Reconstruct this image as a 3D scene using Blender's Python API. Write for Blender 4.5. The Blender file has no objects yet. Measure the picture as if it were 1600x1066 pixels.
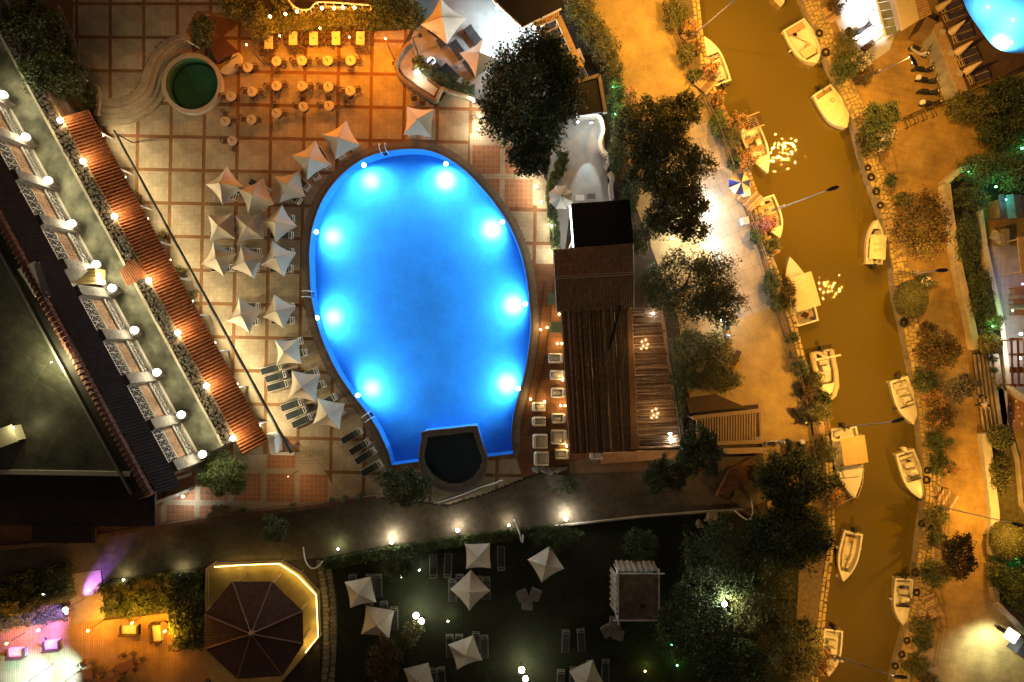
import bpy, math, random
import numpy as np
from mathutils import Vector, Matrix
from mathutils.geometry import tessellate_polygon

random.seed(7)
RNG = np.random.default_rng(7)
scene = bpy.context.scene
COL = scene.collection
PI = math.pi

# ---------------------------------------------------------------- camera, world, exposure
H = 60.0            # height of the drone above the terrace (m)
S = 18.0            # photograph pixels per metre on the ground
cam_d = bpy.data.cameras.new('drone_camera')
cam = bpy.data.objects.new('drone_camera', cam_d)
COL.objects.link(cam)
cam.location = (0, 0, H)
cam.rotation_euler = (0, 0, 0)
cam_d.sensor_width = 36.0
cam_d.lens = 36.0 * H / (1600.0 / S)
cam_d.clip_end = 1000
scene.camera = cam

world = bpy.data.worlds.new('World')
scene.world = world
world.use_nodes = True
wn = world.node_tree.nodes
sky = wn.new('ShaderNodeTexSky')
sky.sky_type = 'NISHITA'
sky.sun_disc = False
sky.sun_elevation = math.radians(-3)
sky.sun_rotation = math.radians(300)
world.node_tree.links.new(sky.outputs[0], wn['Background'].inputs[0])
wn['Background'].inputs[1].default_value = 0.10
glow = wn.new('ShaderNodeBackground')          # the even brownish glow of a lit town at night
glow.inputs[0].default_value = (1.0, .70, .44, 1)
glow.inputs[1].default_value = 0.08
addw = wn.new('ShaderNodeAddShader')
world.node_tree.links.new(wn['Background'].outputs[0], addw.inputs[0])
world.node_tree.links.new(glow.outputs[0], addw.inputs[1])
world.node_tree.links.new(addw.outputs[0], wn['World Output'].inputs['Surface'])

moon_d = bpy.data.lights.new('moon', 'SUN')
moon_d.energy = 0.02
moon_d.angle = math.radians(0.5)
moon_d.color = (0.8, 0.85, 1.0)
moon = bpy.data.objects.new('moon', moon_d)
moon.rotation_euler = (math.radians(62), 0, math.radians(40))
COL.objects.link(moon)

vs = scene.view_settings
vs.view_transform = 'Standard'
vs.look = 'None'
vs.exposure = 0.0
vs.gamma = 1.0
vs.use_curve_mapping = False
cy = scene.cycles
cy.use_denoising = True
cy.max_bounces = 5
cy.diffuse_bounces = 2
cy.glossy_bounces = 2
cy.transparent_max_bounces = 12
cy.sample_clamp_indirect = 3.0
cy.caustics_reflective = False
cy.caustics_refractive = False

# ---------------------------------------------------------------- helpers
def W(px, py, z=0.0):
    """A point of the place seen at photograph pixel (px, py), at height z."""
    k = (H - z) / H / S
    return Vector(((px - 800) * k, (533 - py) * k, z))

def m(v):           # photograph pixels on the ground -> metres
    return v / S

def ang(dx, dy):
    return math.atan2(-dy, dx)

MATS = {}
def mat(name, col, rough=0.75, var=0.18, scale=2.5, bump=0.0, metal=0.0, spec=0.3, fine=True, stain=0.0):
    if name in MATS:
        return MATS[name]
    M = bpy.data.materials.new(name)
    M.use_nodes = True
    nt = M.node_tree
    n, l = nt.nodes, nt.links
    b = n['Principled BSDF']
    b.inputs['Roughness'].default_value = rough
    b.inputs['Metallic'].default_value = metal
    b.inputs['Specular IOR Level'].default_value = spec
    tc = n.new('ShaderNodeTexCoord')
    no = n.new('ShaderNodeTexNoise')
    no.inputs['Scale'].default_value = scale
    no.inputs['Detail'].default_value = 8
    no.inputs['Roughness'].default_value = 0.65
    l.new(tc.outputs['Object'], no.inputs['Vector'])
    mr = n.new('ShaderNodeMapRange')
    mr.inputs[1].default_value = 0.3
    mr.inputs[2].default_value = 0.7
    mr.inputs[3].default_value = 1 - var
    mr.inputs[4].default_value = 1 + var
    l.new(no.outputs['Fac'], mr.inputs[0])
    val = mr.outputs[0]
    oi = n.new('ShaderNodeObjectInfo')
    mo = n.new('ShaderNodeMapRange')
    mo.inputs[3].default_value = 1 - var * 0.5
    mo.inputs[4].default_value = 1 + var * 0.5
    l.new(oi.outputs['Random'], mo.inputs[0])
    mul = n.new('ShaderNodeMath'); mul.operation = 'MULTIPLY'
    l.new(val, mul.inputs[0]); l.new(mo.outputs[0], mul.inputs[1])
    val = mul.outputs[0]
    if stain:
        n2 = n.new('ShaderNodeTexNoise')
        n2.inputs['Scale'].default_value = 0.35
        n2.inputs['Detail'].default_value = 5
        l.new(tc.outputs['Object'], n2.inputs['Vector'])
        m2 = n.new('ShaderNodeMapRange')
        m2.inputs[1].default_value = 0.35; m2.inputs[2].default_value = 0.65
        m2.inputs[3].default_value = 1 - stain; m2.inputs[4].default_value = 1 + stain * 0.4
        l.new(n2.outputs['Fac'], m2.inputs[0])
        mu2 = n.new('ShaderNodeMath'); mu2.operation = 'MULTIPLY'
        l.new(val, mu2.inputs[0]); l.new(m2.outputs[0], mu2.inputs[1])
        val = mu2.outputs[0]
    vm = n.new('ShaderNodeVectorMath'); vm.operation = 'SCALE'
    vm.inputs[0].default_value = col
    l.new(val, vm.inputs['Scale'])
    l.new(vm.outputs[0], b.inputs['Base Color'])
    if bump:
        bu = n.new('ShaderNodeBump')
        bu.inputs['Strength'].default_value = bump
        bu.inputs['Distance'].default_value = 0.05
        nb = n.new('ShaderNodeTexNoise')
        nb.inputs['Scale'].default_value = scale * 5
        nb.inputs['Detail'].default_value = 6
        l.new(tc.outputs['Object'], nb.inputs['Vector'])
        l.new(nb.outputs['Fac'], bu.inputs['Height'])
        l.new(bu.outputs['Normal'], b.inputs['Normal'])
    MATS[name] = M
    return M

def brick_mat(name, c1, c2, joint, bw, bh, rot=0.0, rough=0.8, offset=0.0, mortar=0.012, stain=0.2, spec=0.3):
    """Small tiles or pavers: colour of each tile and of its joints."""
    if name in MATS:
        return MATS[name]
    M = bpy.data.materials.new(name)
    M.use_nodes = True
    nt = M.node_tree; n, l = nt.nodes, nt.links
    b = n['Principled BSDF']
    b.inputs['Roughness'].default_value = rough
    b.inputs['Specular IOR Level'].default_value = spec
    tc = n.new('ShaderNodeTexCoord')
    mp = n.new('ShaderNodeMapping'); mp.inputs['Rotation'].default_value = (0, 0, rot)
    l.new(tc.outputs['Object'], mp.inputs['Vector'])
    br = n.new('ShaderNodeTexBrick')
    br.offset = offset
    br.inputs['Color1'].default_value = (*c1, 1)
    br.inputs['Color2'].default_value = (*c2, 1)
    br.inputs['Mortar'].default_value = (*joint, 1)
    br.inputs['Scale'].default_value = 1
    br.inputs['Mortar Size'].default_value = mortar
    br.inputs['Brick Width'].default_value = bw
    br.inputs['Row Height'].default_value = bh
    l.new(mp.outputs[0], br.inputs['Vector'])
    no = n.new('ShaderNodeTexNoise'); no.inputs['Scale'].default_value = 0.5; no.inputs['Detail'].default_value = 9
    no.inputs['Roughness'].default_value = 0.7
    l.new(tc.outputs['Object'], no.inputs['Vector'])
    mr = n.new('ShaderNodeMapRange')
    mr.inputs[1].default_value = 0.3; mr.inputs[2].default_value = 0.7
    mr.inputs[3].default_value = 1 - stain; mr.inputs[4].default_value = 1 + stain
    l.new(no.outputs['Fac'], mr.inputs[0])
    oi = n.new('ShaderNodeObjectInfo')
    mo = n.new('ShaderNodeMapRange'); mo.inputs[3].default_value = 0.9; mo.inputs[4].default_value = 1.1
    l.new(oi.outputs['Random'], mo.inputs[0])
    mul = n.new('ShaderNodeMath'); mul.operation = 'MULTIPLY'
    l.new(mr.outputs[0], mul.inputs[0]); l.new(mo.outputs[0], mul.inputs[1])
    vm = n.new('ShaderNodeVectorMath'); vm.operation = 'SCALE'
    l.new(br.outputs['Color'], vm.inputs[0]); l.new(mul.outputs[0], vm.inputs['Scale'])
    l.new(vm.outputs[0], b.inputs['Base Color'])
    bu = n.new('ShaderNodeBump'); bu.inputs['Strength'].default_value = 0.4; bu.inputs['Distance'].default_value = 0.01
    bu.invert = True
    l.new(br.outputs['Fac'], bu.inputs['Height'])
    l.new(bu.outputs['Normal'], b.inputs['Normal'])
    MATS[name] = M
    return M

def emit(name, col, strength):
    if name in MATS:
        return MATS[name]
    M = bpy.data.materials.new(name)
    M.use_nodes = True
    b = M.node_tree.nodes['Principled BSDF']
    b.inputs['Base Color'].default_value = (0.8, 0.8, 0.8, 1)
    b.inputs['Emission Color'].default_value = (*col, 1)
    b.inputs['Emission Strength'].default_value = strength
    M.cycles.emission_sampling = 'NONE'
    MATS[name] = M
    return M

def wloc(o):
    v = Vector((0, 0, 0))
    while o is not None:
        v += o.location
        o = o.parent
    return v

class MB:
    """Collects shapes; build() links them as one mesh object."""
    def __init__(s):
        s.v = []; s.f = []; s.mi = []
    def add(s, vs_, fs, mi=0):
        o = len(s.v)
        s.v.extend([tuple(p) for p in vs_])
        for f in fs:
            s.f.append(tuple(i + o for i in f)); s.mi.append(mi)
        return s
    def box(s, c, size, rz=0.0, mi=0, taper=1.0, tilt=None):
        x, y, z = size[0] / 2, size[1] / 2, size[2] / 2
        cs, sn = math.cos(rz), math.sin(rz)
        out = []
        for dz in (-1, 1):
            t = taper if dz > 0 else 1.0
            for a, b in ((-1, -1), (1, -1), (1, 1), (-1, 1)):
                p = Vector((a * x * t, b * y * t, dz * z))
                if tilt is not None:
                    p = Matrix.Rotation(tilt, 3, 'Y') @ p
                out.append((c[0] + p.x * cs - p.y * sn, c[1] + p.x * sn + p.y * cs, c[2] + p.z))
        return s.add(out, [(3, 2, 1, 0), (4, 5, 6, 7), (0, 1, 5, 4), (1, 2, 6, 5), (2, 3, 7, 6), (3, 0, 4, 7)], mi)
    def rbox(s, c, size, r, rz=0.0, mi=0, top=0.06, n=4):
        """Box with rounded corners in plan and a softened top edge."""
        x, y = size[0] / 2, size[1] / 2
        r = min(r, x, y)
        z0, z1 = c[2] - size[2] / 2, c[2] + size[2] / 2
        def ring(ins, z):
            pts = []
            for k, (sx, sy) in enumerate(((1, 1), (-1, 1), (-1, -1), (1, -1))):
                for i in range(n + 1):
                    a = k * PI / 2 + i * PI / 2 / n
                    rr = max(r - ins, 0.005)
                    px_ = sx * (x - r) + math.cos(a) * rr
                    py_ = sy * (y - r) + math.sin(a) * rr
                    pts.append((c[0] + px_ * math.cos(rz) - py_ * math.sin(rz), c[1] + px_ * math.sin(rz) + py_ * math.cos(rz), z))
            return pts
        rings = [ring(0, z0), ring(0, z1 - top), ring(top * 0.3, z1 - top * 0.3), ring(min(top, r * .8), z1)]
        k = len(rings[0])
        vv = sum(rings, [])
        ff = []
        for a in range(3):
            for i in range(k):
                j = (i + 1) % k
                ff.append((a * k + i, a * k + j, (a + 1) * k + j, (a + 1) * k + i))
        ff.append(tuple(range(3 * k, 4 * k)))
        ff.append(tuple(reversed(range(k))))
        return s.add(vv, ff, mi)
    def tube(s, pts, r, n=6, mi=0, cap=True):
        pts = [Vector(p) for p in pts]
        rs = r if isinstance(r, (list, tuple)) else [r] * len(pts)
        vv, ff = [], []
        for i, p in enumerate(pts):
            d = (pts[min(i + 1, len(pts) - 1)] - pts[max(i - 1, 0)])
            if d.length < 1e-6:
                d = Vector((0, 0, 1))
            d.normalize()
            u = d.cross(Vector((0, 0, 1)))
            if u.length < 1e-3:
                u = d.cross(Vector((1, 0, 0)))
            u.normalize()
            w = d.cross(u)
            for k in range(n):
                a = 2 * PI * k / n
                vv.append(p + (u * math.cos(a) + w * math.sin(a)) * rs[i])
        for i in range(len(pts) - 1):
            for k in range(n):
                j = (k + 1) % n
                ff.append((i * n + k, i * n + j, (i + 1) * n + j, (i + 1) * n + k))
        if cap:
            ff.append(tuple(range(n - 1, -1, -1)))
            ff.append(tuple((len(pts) - 1) * n + k for k in range(n)))
        return s.add(vv, ff, mi)
    def lathe(s, prof, c=(0, 0, 0), n=20, mi=0, sx=1.0, sy=1.0):
        vv, ff = [], []
        for (r, z) in prof:
            for k in range(n):
                a = 2 * PI * k / n
                vv.append((c[0] + math.cos(a) * r * sx, c[1] + math.sin(a) * r * sy, c[2] + z))
        for i in range(len(prof) - 1):
            for k in range(n):
                j = (k + 1) % n
                ff.append((i * n + k, i * n + j, (i + 1) * n + j, (i + 1) * n + k))
        ff.append(tuple(range(n - 1, -1, -1)))
        ff.append(tuple((len(prof) - 1) * n + k for k in range(n)))
        return s.add(vv, ff, mi)
    def ball(s, c, r, n=10, mi=0, sz=1.0):
        prof = [(max(0.02 * r, r * math.sin(PI * i / 7)), -r * sz * math.cos(PI * i / 7)) for i in range(8)]
        return s.lathe(prof, c, n, mi)
    def torus(s, c, R, r, n=16, k=6, rz=0.0, upright=False, mi=0):
        vv, ff = [], []
        for i in range(n):
            a = 2 * PI * i / n
            for j in range(k):
                b = 2 * PI * j / k
                p = Vector(((R + r * math.cos(b)) * math.cos(a), (R + r * math.cos(b)) * math.sin(a), r * math.sin(b)))
                if upright:      # axis along local y
                    p = Vector((p.x, p.z, p.y))
                vv.append((c[0] + p.x * math.cos(rz) - p.y * math.sin(rz), c[1] + p.x * math.sin(rz) + p.y * math.cos(rz), c[2] + p.z))
        for i in range(n):
            for j in range(k):
                ff.append((i * k + j, ((i + 1) % n) * k + j, ((i + 1) % n) * k + (j + 1) % k, i * k + (j + 1) % k))
        return s.add(vv, ff, mi)
    def poly(s, pts, mi=0):
        pts = [Vector(p) for p in pts]
        tris = tessellate_polygon([pts])
        return s.add(pts, [tuple(t) for t in tris], mi)
    def prism(s, pts, z0, z1, mi=0):
        """Upright block over an outline (xy points); the top may carry its own heights."""
        n = len(pts)
        lo = [Vector((p[0], p[1], z0)) for p in pts]
        hi = [Vector((p[0], p[1], z1)) for p in pts]
        tris = tessellate_polygon([[Vector((p[0], p[1], 0)) for p in pts]])
        ff = [tuple(i + n for i in t) for t in tris] + [tuple(reversed(t)) for t in tris]
        ff += [(i, (i + 1) % n, n + (i + 1) % n, n + i) for i in range(n)]
        return s.add(lo + hi, ff, mi)
    def ribbon(s, pts, width, z0, z1, mi=0):
        """A wall along a line (xy points), width and heights in metres."""
        pts = [Vector((p[0], p[1], 0)) for p in pts]
        L, R = [], []
        for i, p in enumerate(pts):
            d = pts[min(i + 1, len(pts) - 1)] - pts[max(i - 1, 0)]
            d.normalize()
            nn = Vector((-d.y, d.x, 0)) * width / 2
            L.append(p + nn); R.append(p - nn)
        n = len(pts)
        vv = []
        for i in range(n):
            vv += [(L[i].x, L[i].y, z0), (R[i].x, R[i].y, z0), (R[i].x, R[i].y, z1), (L[i].x, L[i].y, z1)]
        ff = []
        for i in range(n - 1):
            a, b = i * 4, i * 4 + 4
            for k in range(4):
                j = (k + 1) % 4
                ff.append((a + k, a + j, b + j, b + k))
        ff += [(0, 1, 2, 3), ((n - 1) * 4 + 3, (n - 1) * 4 + 2, (n - 1) * 4 + 1, (n - 1) * 4)]
        return s.add(vv, ff, mi)
    def build(s, name, mats, parent=None, smooth=False, kind=None, local=False):
        me = bpy.data.meshes.new(name)
        off = Vector((0, 0, 0)) if (local or parent is None) else wloc(parent)
        v = s.v if off.length == 0 else [(p[0] - off.x, p[1] - off.y, p[2] - off.z) for p in s.v]
        me.from_pydata(v, [], s.f)
        if not isinstance(mats, (list, tuple)):
            mats = [mats]
        for mm in mats:
            me.materials.append(mm)
        if len(mats) > 1:
            me.polygons.foreach_set('material_index', s.mi)
        if smooth:
            me.polygons.foreach_set('use_smooth', [True] * len(me.polygons))
        me.update()
        o = bpy.data.objects.new(name, me)
        COL.objects.link(o)
        if parent is not None:
            o.parent = parent
        if kind:
            o['kind'] = kind
        return o

def tag(o, label, cat, group=None):
    o['label'] = label; o['category'] = cat
    if group:
        o['group'] = group
    return o

def thing(name, label, cat, loc=(0, 0, 0), rz=0.0, group=None):
    o = bpy.data.objects.new(name, None)
    o.empty_display_size = 0.3
    COL.objects.link(o)
    o.location = loc
    o.rotation_euler = (0, 0, rz)
    return tag(o, label, cat, group)

KIDS = {}
def kids(o):
    return list(o.children)

def copy_tree(o, parent=None):
    c = o.copy()
    COL.objects.link(c)
    if parent is not None:
        c.parent = parent
    for ch in list(o.children):
        copy_tree(ch, c)
    return c

def place(proto, used, loc, rz, label, group=None, sc=None):
    """First use moves the thing itself, later ones copy it with its parts."""
    o = proto if not used else copy_tree(proto)
    used.append(1)
    o.location = loc
    o.rotation_euler = (0, 0, rz)
    if sc is not None:
        o.scale = (sc, sc, sc)
    o['label'] = label
    if group:
        o['group'] = group
    return o

def sheet(name, outline, z, material, holes=(), px=True, kind='structure', parent=None):
    """A flat surface over an outline given in photograph pixels, with holes."""
    rings = [[W(x, y, 0) if px else Vector((x, y, 0)) for x, y in outline]]
    for h_ in holes:
        rings.append([W(x, y, 0) for x, y in h_])
    allp = sum(rings, [])
    tris = tessellate_polygon(rings)
    b = MB()
    out = []
    for t in tris:
        a, c, d = (allp[i] for i in t)
        if (c - a).cross(d - a).z < 0:
            t = (t[0], t[2], t[1])
        out.append(tuple(t))
    b.add([(p.x, p.y, z) for p in allp], out)
    return b.build(name, material, parent, kind=kind)

def inside(p, poly):
    x, y = p; c = False; n = len(poly); j = n - 1
    for i in range(n):
        xi, yi = poly[i]; xj, yj = poly[j]
        if (yi > y) != (yj > y) and x < (xj - xi) * (y - yi) / (yj - yi) + xi:
            c = not c
        j = i
    return c

def smooth_loop(pts, n=4, closed=True):
    """Catmull-Rom through the points."""
    P = [Vector((p[0], p[1])) for p in pts]
    out = []
    N = len(P)
    for i in range(N if closed else N - 1):
        p0 = P[(i - 1) % N] if closed or i > 0 else P[0]
        p1 = P[i]; p2 = P[(i + 1) % N]
        p3 = P[(i + 2) % N] if closed or i + 2 < N else P[-1]
        for k in range(n):
            t = k / n
            q = 0.5 * ((2 * p1) + (p2 - p0) * t + (2 * p0 - 5 * p1 + 4 * p2 - p3) * t * t + (3 * p1 - p0 - 3 * p2 + p3) * t ** 3)
            out.append((q.x, q.y))
    if not closed:
        out.append((P[-1].x, P[-1].y))
    return out

def offset_loop(pts, d):
    """Pushes a closed outline outwards by d (same units)."""
    n = len(pts)
    A = sum(pts[i][0] * pts[(i + 1) % n][1] - pts[(i + 1) % n][0] * pts[i][1] for i in range(n))
    sg = 1 if A > 0 else -1
    out = []
    for i in range(n):
        a, b, c = pts[i - 1], pts[i], pts[(i + 1) % n]
        dx, dy = c[0] - a[0], c[1] - a[1]
        q = math.hypot(dx, dy) or 1
        out.append((b[0] + sg * dy / q * d, b[1] - sg * dx / q * d))
    return out

def light(parent, kind, loc, power, col, radius=0.12, aim=None, cone=120, blend=0.5):
    d = bpy.data.lights.new('lamp_light', kind)
    d.energy = power
    d.color = col
    d.shadow_soft_size = radius
    if kind == 'SPOT':
        d.spot_size = math.radians(cone)
        d.spot_blend = blend
    o = bpy.data.objects.new('lamp_light', d)
    COL.objects.link(o)
    off = wloc(parent) if parent is not None else Vector((0, 0, 0))
    o.location = Vector(loc) - off
    if parent is not None:
        o.parent = parent
    if kind == 'SPOT' and aim is not None:
        o.rotation_euler = (Vector(aim) - Vector(loc)).to_track_quat('-Z', 'Y').to_euler()
    return o

def ordinal(i):
    return ['first', 'second', 'third', 'fourth', 'fifth', 'sixth', 'seventh', 'eighth', 'ninth', 'tenth', 'eleventh', 'twelfth', 'thirteenth', 'fourteenth'][i]

# ---------------------------------------------------------------- materials
CREAM = brick_mat('cream_tiles', (.36, .305, .22), (.325, .275, .195), (.27, .22, .155), .37, .37, stain=.42)
TERRA = brick_mat('terracotta_tiles', (.25, .125, .05), (.21, .10, .042), (.15, .08, .04), .14, .14, stain=.25)
TERRA2 = brick_mat('terracotta_panel_tiles', (.36, .17, .09), (.30, .14, .075), (.40, .27, .17), .41, .41, stain=.2, mortar=.02)
PAVE = brick_mat('promenade_pavers', (.38, .275, .11), (.345, .25, .10), (.29, .21, .085), .45, .22, rot=.55, stain=.28, offset=.5, mortar=.016)
PAVE_R = brick_mat('far_bank_paving', (.36, .235, .075), (.32, .21, .066), (.24, .15, .045), .9, .6, rot=.2, stain=.38, offset=.5, mortar=.012)
STONEPAVE = brick_mat('stone_paving', (.36, .31, .235), (.31, .265, .20), (.22, .18, .13), 1.6, 1.1, rot=-.4, stain=.3, offset=.4, mortar=.02)
SOIL = mat('soil', (.045, .035, .025), .95, .4, 1.5, bump=.6)
ASPHALT = mat('lane_surface', (.12, .095, .068), .9, .3, 2.0, bump=.3, stain=.3)
GRASSM = mat('lawn_grass', (.022, .027, .011), .95, .5, 4.0, bump=.8, stain=.3)
COPING = brick_mat('coping_stone', (.22, .185, .15), (.19, .16, .13), (.13, .105, .085), .5, .4, stain=.25, offset=.5)
DECKW = brick_mat('deck_boards', (.20, .095, .045), (.16, .075, .036), (.05, .025, .012), 3.0, .14, stain=.25, offset=.37, mortar=.008)
DECKO = brick_mat('stage_deck_boards', (.36, .22, .10), (.31, .185, .085), (.12, .06, .03), 2.6, .2, rot=PI / 2, stain=.25, offset=.37, mortar=.012)
CONC = mat('pale_concrete', (.40, .38, .34), .8, .16, 1.2, bump=.1, stain=.25)
WHITE = mat('white_plaster', (.72, .70, .66), .7, .08, 1.5, stain=.12)
WHITEM = mat('white_metal', (.75, .75, .73), .4, .05)
GREYM = mat('grey_metal', (.16, .17, .17), .45, .15, metal=.3)
DARKM = mat('dark_metal', (.03, .03, .032), .5, .2)
ROOFT = mat('roof_tile', (.22, .082, .036), .8, .35, 3.0)
ROOFD = mat('dark_roof_tile', (.035, .026, .024), .8, .35, 2.0)
ROOFB = mat('brown_roof_tile', (.22, .14, .09), .8, .4, 3.0)
RIDGE = mat('ridge_tile', (.16, .075, .06), .8, .3, 3.0)
STONE = mat('rough_stone', (.30, .26, .20), .9, .35, 2.5, bump=.7, stain=.3)
QSTONE = mat('quay_stone', (.42, .32, .14), .9, .4, 1.5, bump=.5)
WOOD = mat('weathered_wood', (.22, .145, .08), .8, .3, 4.0)
WOODD = mat('dark_wood', (.07, .042, .025), .8, .3, 4.0)
WOODP = mat('pale_wood', (.42, .29, .16), .7, .2, 4.0)
REED1 = mat('reed_brown', (.22, .135, .075), .9, .35, 3.0)
REED2 = mat('reed_dark', (.10, .06, .035), .9, .3, 3.0)
REED3 = mat('reed_straw', (.42, .30, .19), .9, .3, 3.0)
CANVAS = mat('cream_canvas', (.62, .56, .46), .85, .08, 1.5, stain=.1)
SLING = mat('dark_sling', (.018, .026, .030), .8, .15)
CLOTH = mat('table_top_cream', (.52, .47, .36), .6, .06)
CHAIRM = mat('chair_brown', (.10, .065, .04), .7, .2)
CUSH = mat('seat_cushion', (.55, .52, .45), .9, .15, 4.0)
GELC = mat('boat_gelcoat', (.72, .69, .60), .35, .06, 1.0, spec=.5)
GELI = mat('boat_interior', (.58, .53, .43), .55, .12, 2.0)
TARP = mat('boat_canvas', (.62, .54, .38), .85, .12, 2.0)
NAVY = mat('boat_stripe', (.04, .05, .12), .4, .1)
RUB = mat('black_rubber', (.018, .017, .016), .8, .2)
LEAF = [mat('leaf_deep', (.038, .055, .020), .7, .3, 8.0), mat('leaf_mid', (.062, .088, .030), .65, .3, 8.0), mat('leaf_pale', (.11, .13, .05), .6, .3, 8.0)]
LEAFO = [mat('leaf_olive', (.07, .072, .022), .7, .3, 8.0), mat('leaf_olive_mid', (.11, .11, .035), .65, .3, 8.0), mat('leaf_olive_pale', (.17, .165, .06), .6, .3, 8.0)]
LEAFR = [mat('leaf_bronze', (.085, .05, .02), .7, .3, 8.0), mat('leaf_bronze_green', (.075, .075, .025), .65, .3, 8.0), mat('leaf_rust', (.16, .085, .03), .6, .3, 8.0)]
FLOW = [mat('petal_orange', (.46, .22, .07), .6, .2, 8.0), mat('leaf_under_petals', (.08, .085, .03), .65, .3, 8.0), mat('petal_coral', (.55, .32, .14), .6, .2, 8.0)]
FLOWP = [mat('petal_pink', (.55, .22, .26), .6, .2, 8.0), mat('leaf_with_petals', (.08, .075, .03), .65, .3, 8.0), mat('petal_mauve', (.42, .16, .22), .6, .2, 8.0)]
FLOWW = [mat('leaf_oleander', (.05, .07, .025), .6, .2, 8.0), mat('leaf_oleander_mid', (.075, .095, .035), .65, .3, 8.0), mat('petal_white', (.70, .62, .48), .6, .2, 8.0)]
BARK = mat('bark', (.09, .062, .042), .9, .3, 5.0, bump=.5)

SODIUM = (1.0, .47, .07)
WARM = (1.0, .80, .50)
WARMO = (1.0, .60, .22)
COOL = (.78, .93, 1.0)
WHT = (1.0, .95, .84)
B_SOD = emit('sodium_bulb', (1.0, .6, .15), 25)
B_WARM = emit('warm_bulb', (1.0, .88, .62), 30)
B_ORG = emit('orange_bulb', (1.0, .62, .22), 25)
B_COOL = emit('cool_bulb', (.85, .95, 1.0), 30)
B_GREEN = emit('green_bulb', (.15, 1.0, .35), 12)
B_VIO = emit('violet_bulb', (.6, .3, 1.0), 12)
B_YEL = emit('yellow_led', (1.0, .72, .22), 10)
# ---------------------------------------------------------------- the ground and its openings
pool_curve = [(612, 727), (606, 705), (590, 670), (570, 640), (551, 616), (529, 584), (511, 548), (497, 510), (487, 465), (484, 420), (484, 388), (489, 354), (501, 319), (519, 290), (542, 266), (571, 247), (604, 237), (640, 233), (672, 236), (702, 249), (730, 270), (755, 296), (776, 322), (796, 353), (812, 390), (822, 430), (827, 470), (829, 507), (826, 545), (818, 590), (808, 625), (801, 655), (799, 685), (802, 709)]
POOL = smooth_loop(pool_curve, 3, closed=False) + [(760, 714), (757, 706), (745, 665), (663, 674), (657, 721)]
KID = smooth_loop([(668, 690), (670, 683), (704, 679), (736, 675), (741, 681), (746, 697), (753, 720), (742, 743), (715, 757), (690, 751), (671, 735), (663, 714)], 3)
TUB = [(304 + 40.5 * math.cos(a * PI / 20), 134 + 40.5 * math.sin(a * PI / 20)) for a in range(40)]
POOL2 = smooth_loop([(1502, -10), (1512, 18), (1530, 45), (1548, 68), (1566, 80), (1590, 83), (1625, 76), (1660, 40), (1660, -60), (1560, -90), (1505, -60)], 3)
CL = [(1010, -700), (1060, -200), (1088, -40), (1097, 40), (1108, 110), (1128, 165), (1150, 205), (1170, 260), (1184, 300), (1194, 350), (1208, 400), (1226, 450), (1243, 500), (1258, 560), (1275, 610), (1293, 660), (1300, 720), (1304, 780), (1304, 830), (1300, 880), (1292, 940), (1286, 1000), (1278, 1066), (1265, 1300), (1240, 1900)]
CR = [(1130, -700), (1200, -200), (1240, -40), (1253, 0), (1275, 50), (1292, 95), (1307, 130), (1331, 183), (1349, 253), (1359, 284), (1380, 343), (1394, 416), (1400, 467), (1411, 512), (1422, 565), (1434, 638), (1440, 689), (1446, 773), (1440, 822), (1433, 879), (1428, 935), (1414, 991), (1402, 1036), (1396, 1066), (1370, 1300), (1330, 1900)]
CANAL = CL + CR[::-1]
sheet('ground', [(-4000, -4000), (5600, -4000), (5600, 5000), (-4000, 5000)], 0.0, SOIL, [POOL, KID, TUB, POOL2, CANAL])

def water_mat(name, tint, gloss, rough, wave, bumpd, deep=None, mix=0.05, detail=3):
    M = bpy.data.materials.new(name); M.use_nodes = True
    nt = M.node_tree; n, l = nt.nodes, nt.links
    n.remove(n['Principled BSDF'])
    out = n['Material Output']
    g = n.new('ShaderNodeBsdfGlossy'); g.inputs['Roughness'].default_value = rough
    g.inputs['Color'].default_value = (*gloss, 1)
    if deep is None:
        t = n.new('ShaderNodeBsdfTransparent'); t.inputs['Color'].default_value = (*tint, 1)
    else:
        t = n.new('ShaderNodeBsdfDiffuse'); t.inputs['Color'].default_value = (*deep, 1)
    mx = n.new('ShaderNodeMixShader'); mx.inputs[0].default_value = mix
    l.new(t.outputs[0], mx.inputs[1]); l.new(g.outputs[0], mx.inputs[2])
    tc = n.new('ShaderNodeTexCoord')
    no = n.new('ShaderNodeTexNoise'); no.inputs['Scale'].default_value = wave; no.inputs['Detail'].default_value = detail
    l.new(tc.outputs['Object'], no.inputs['Vector'])
    bu = n.new('ShaderNodeBump'); bu.inputs['Strength'].default_value = 1.0; bu.inputs['Distance'].default_value = bumpd
    l.new(no.outputs['Fac'], bu.inputs['Height']); l.new(bu.outputs['Normal'], g.inputs['Normal'])
    l.new(mx.outputs[0], out.inputs['Surface'])
    return M

def shell(name, outline, depth, material, z0=0.0):
    """Side walls and bottom of an opening in the ground."""
    b = MB()
    pts = [W(x, y, 0) for x, y in outline]
    n = len(pts)
    b.add([(p.x, p.y, z0) for p in pts] + [(p.x, p.y, -depth) for p in pts], [(i, (i + 1) % n, n + (i + 1) % n, n + i) for i in range(n)])
    tris = tessellate_polygon([pts])
    b.add([(p.x, p.y, -depth) for p in pts], [tuple(t) for t in tris])
    return b.build(name, material, kind='structure')

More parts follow.
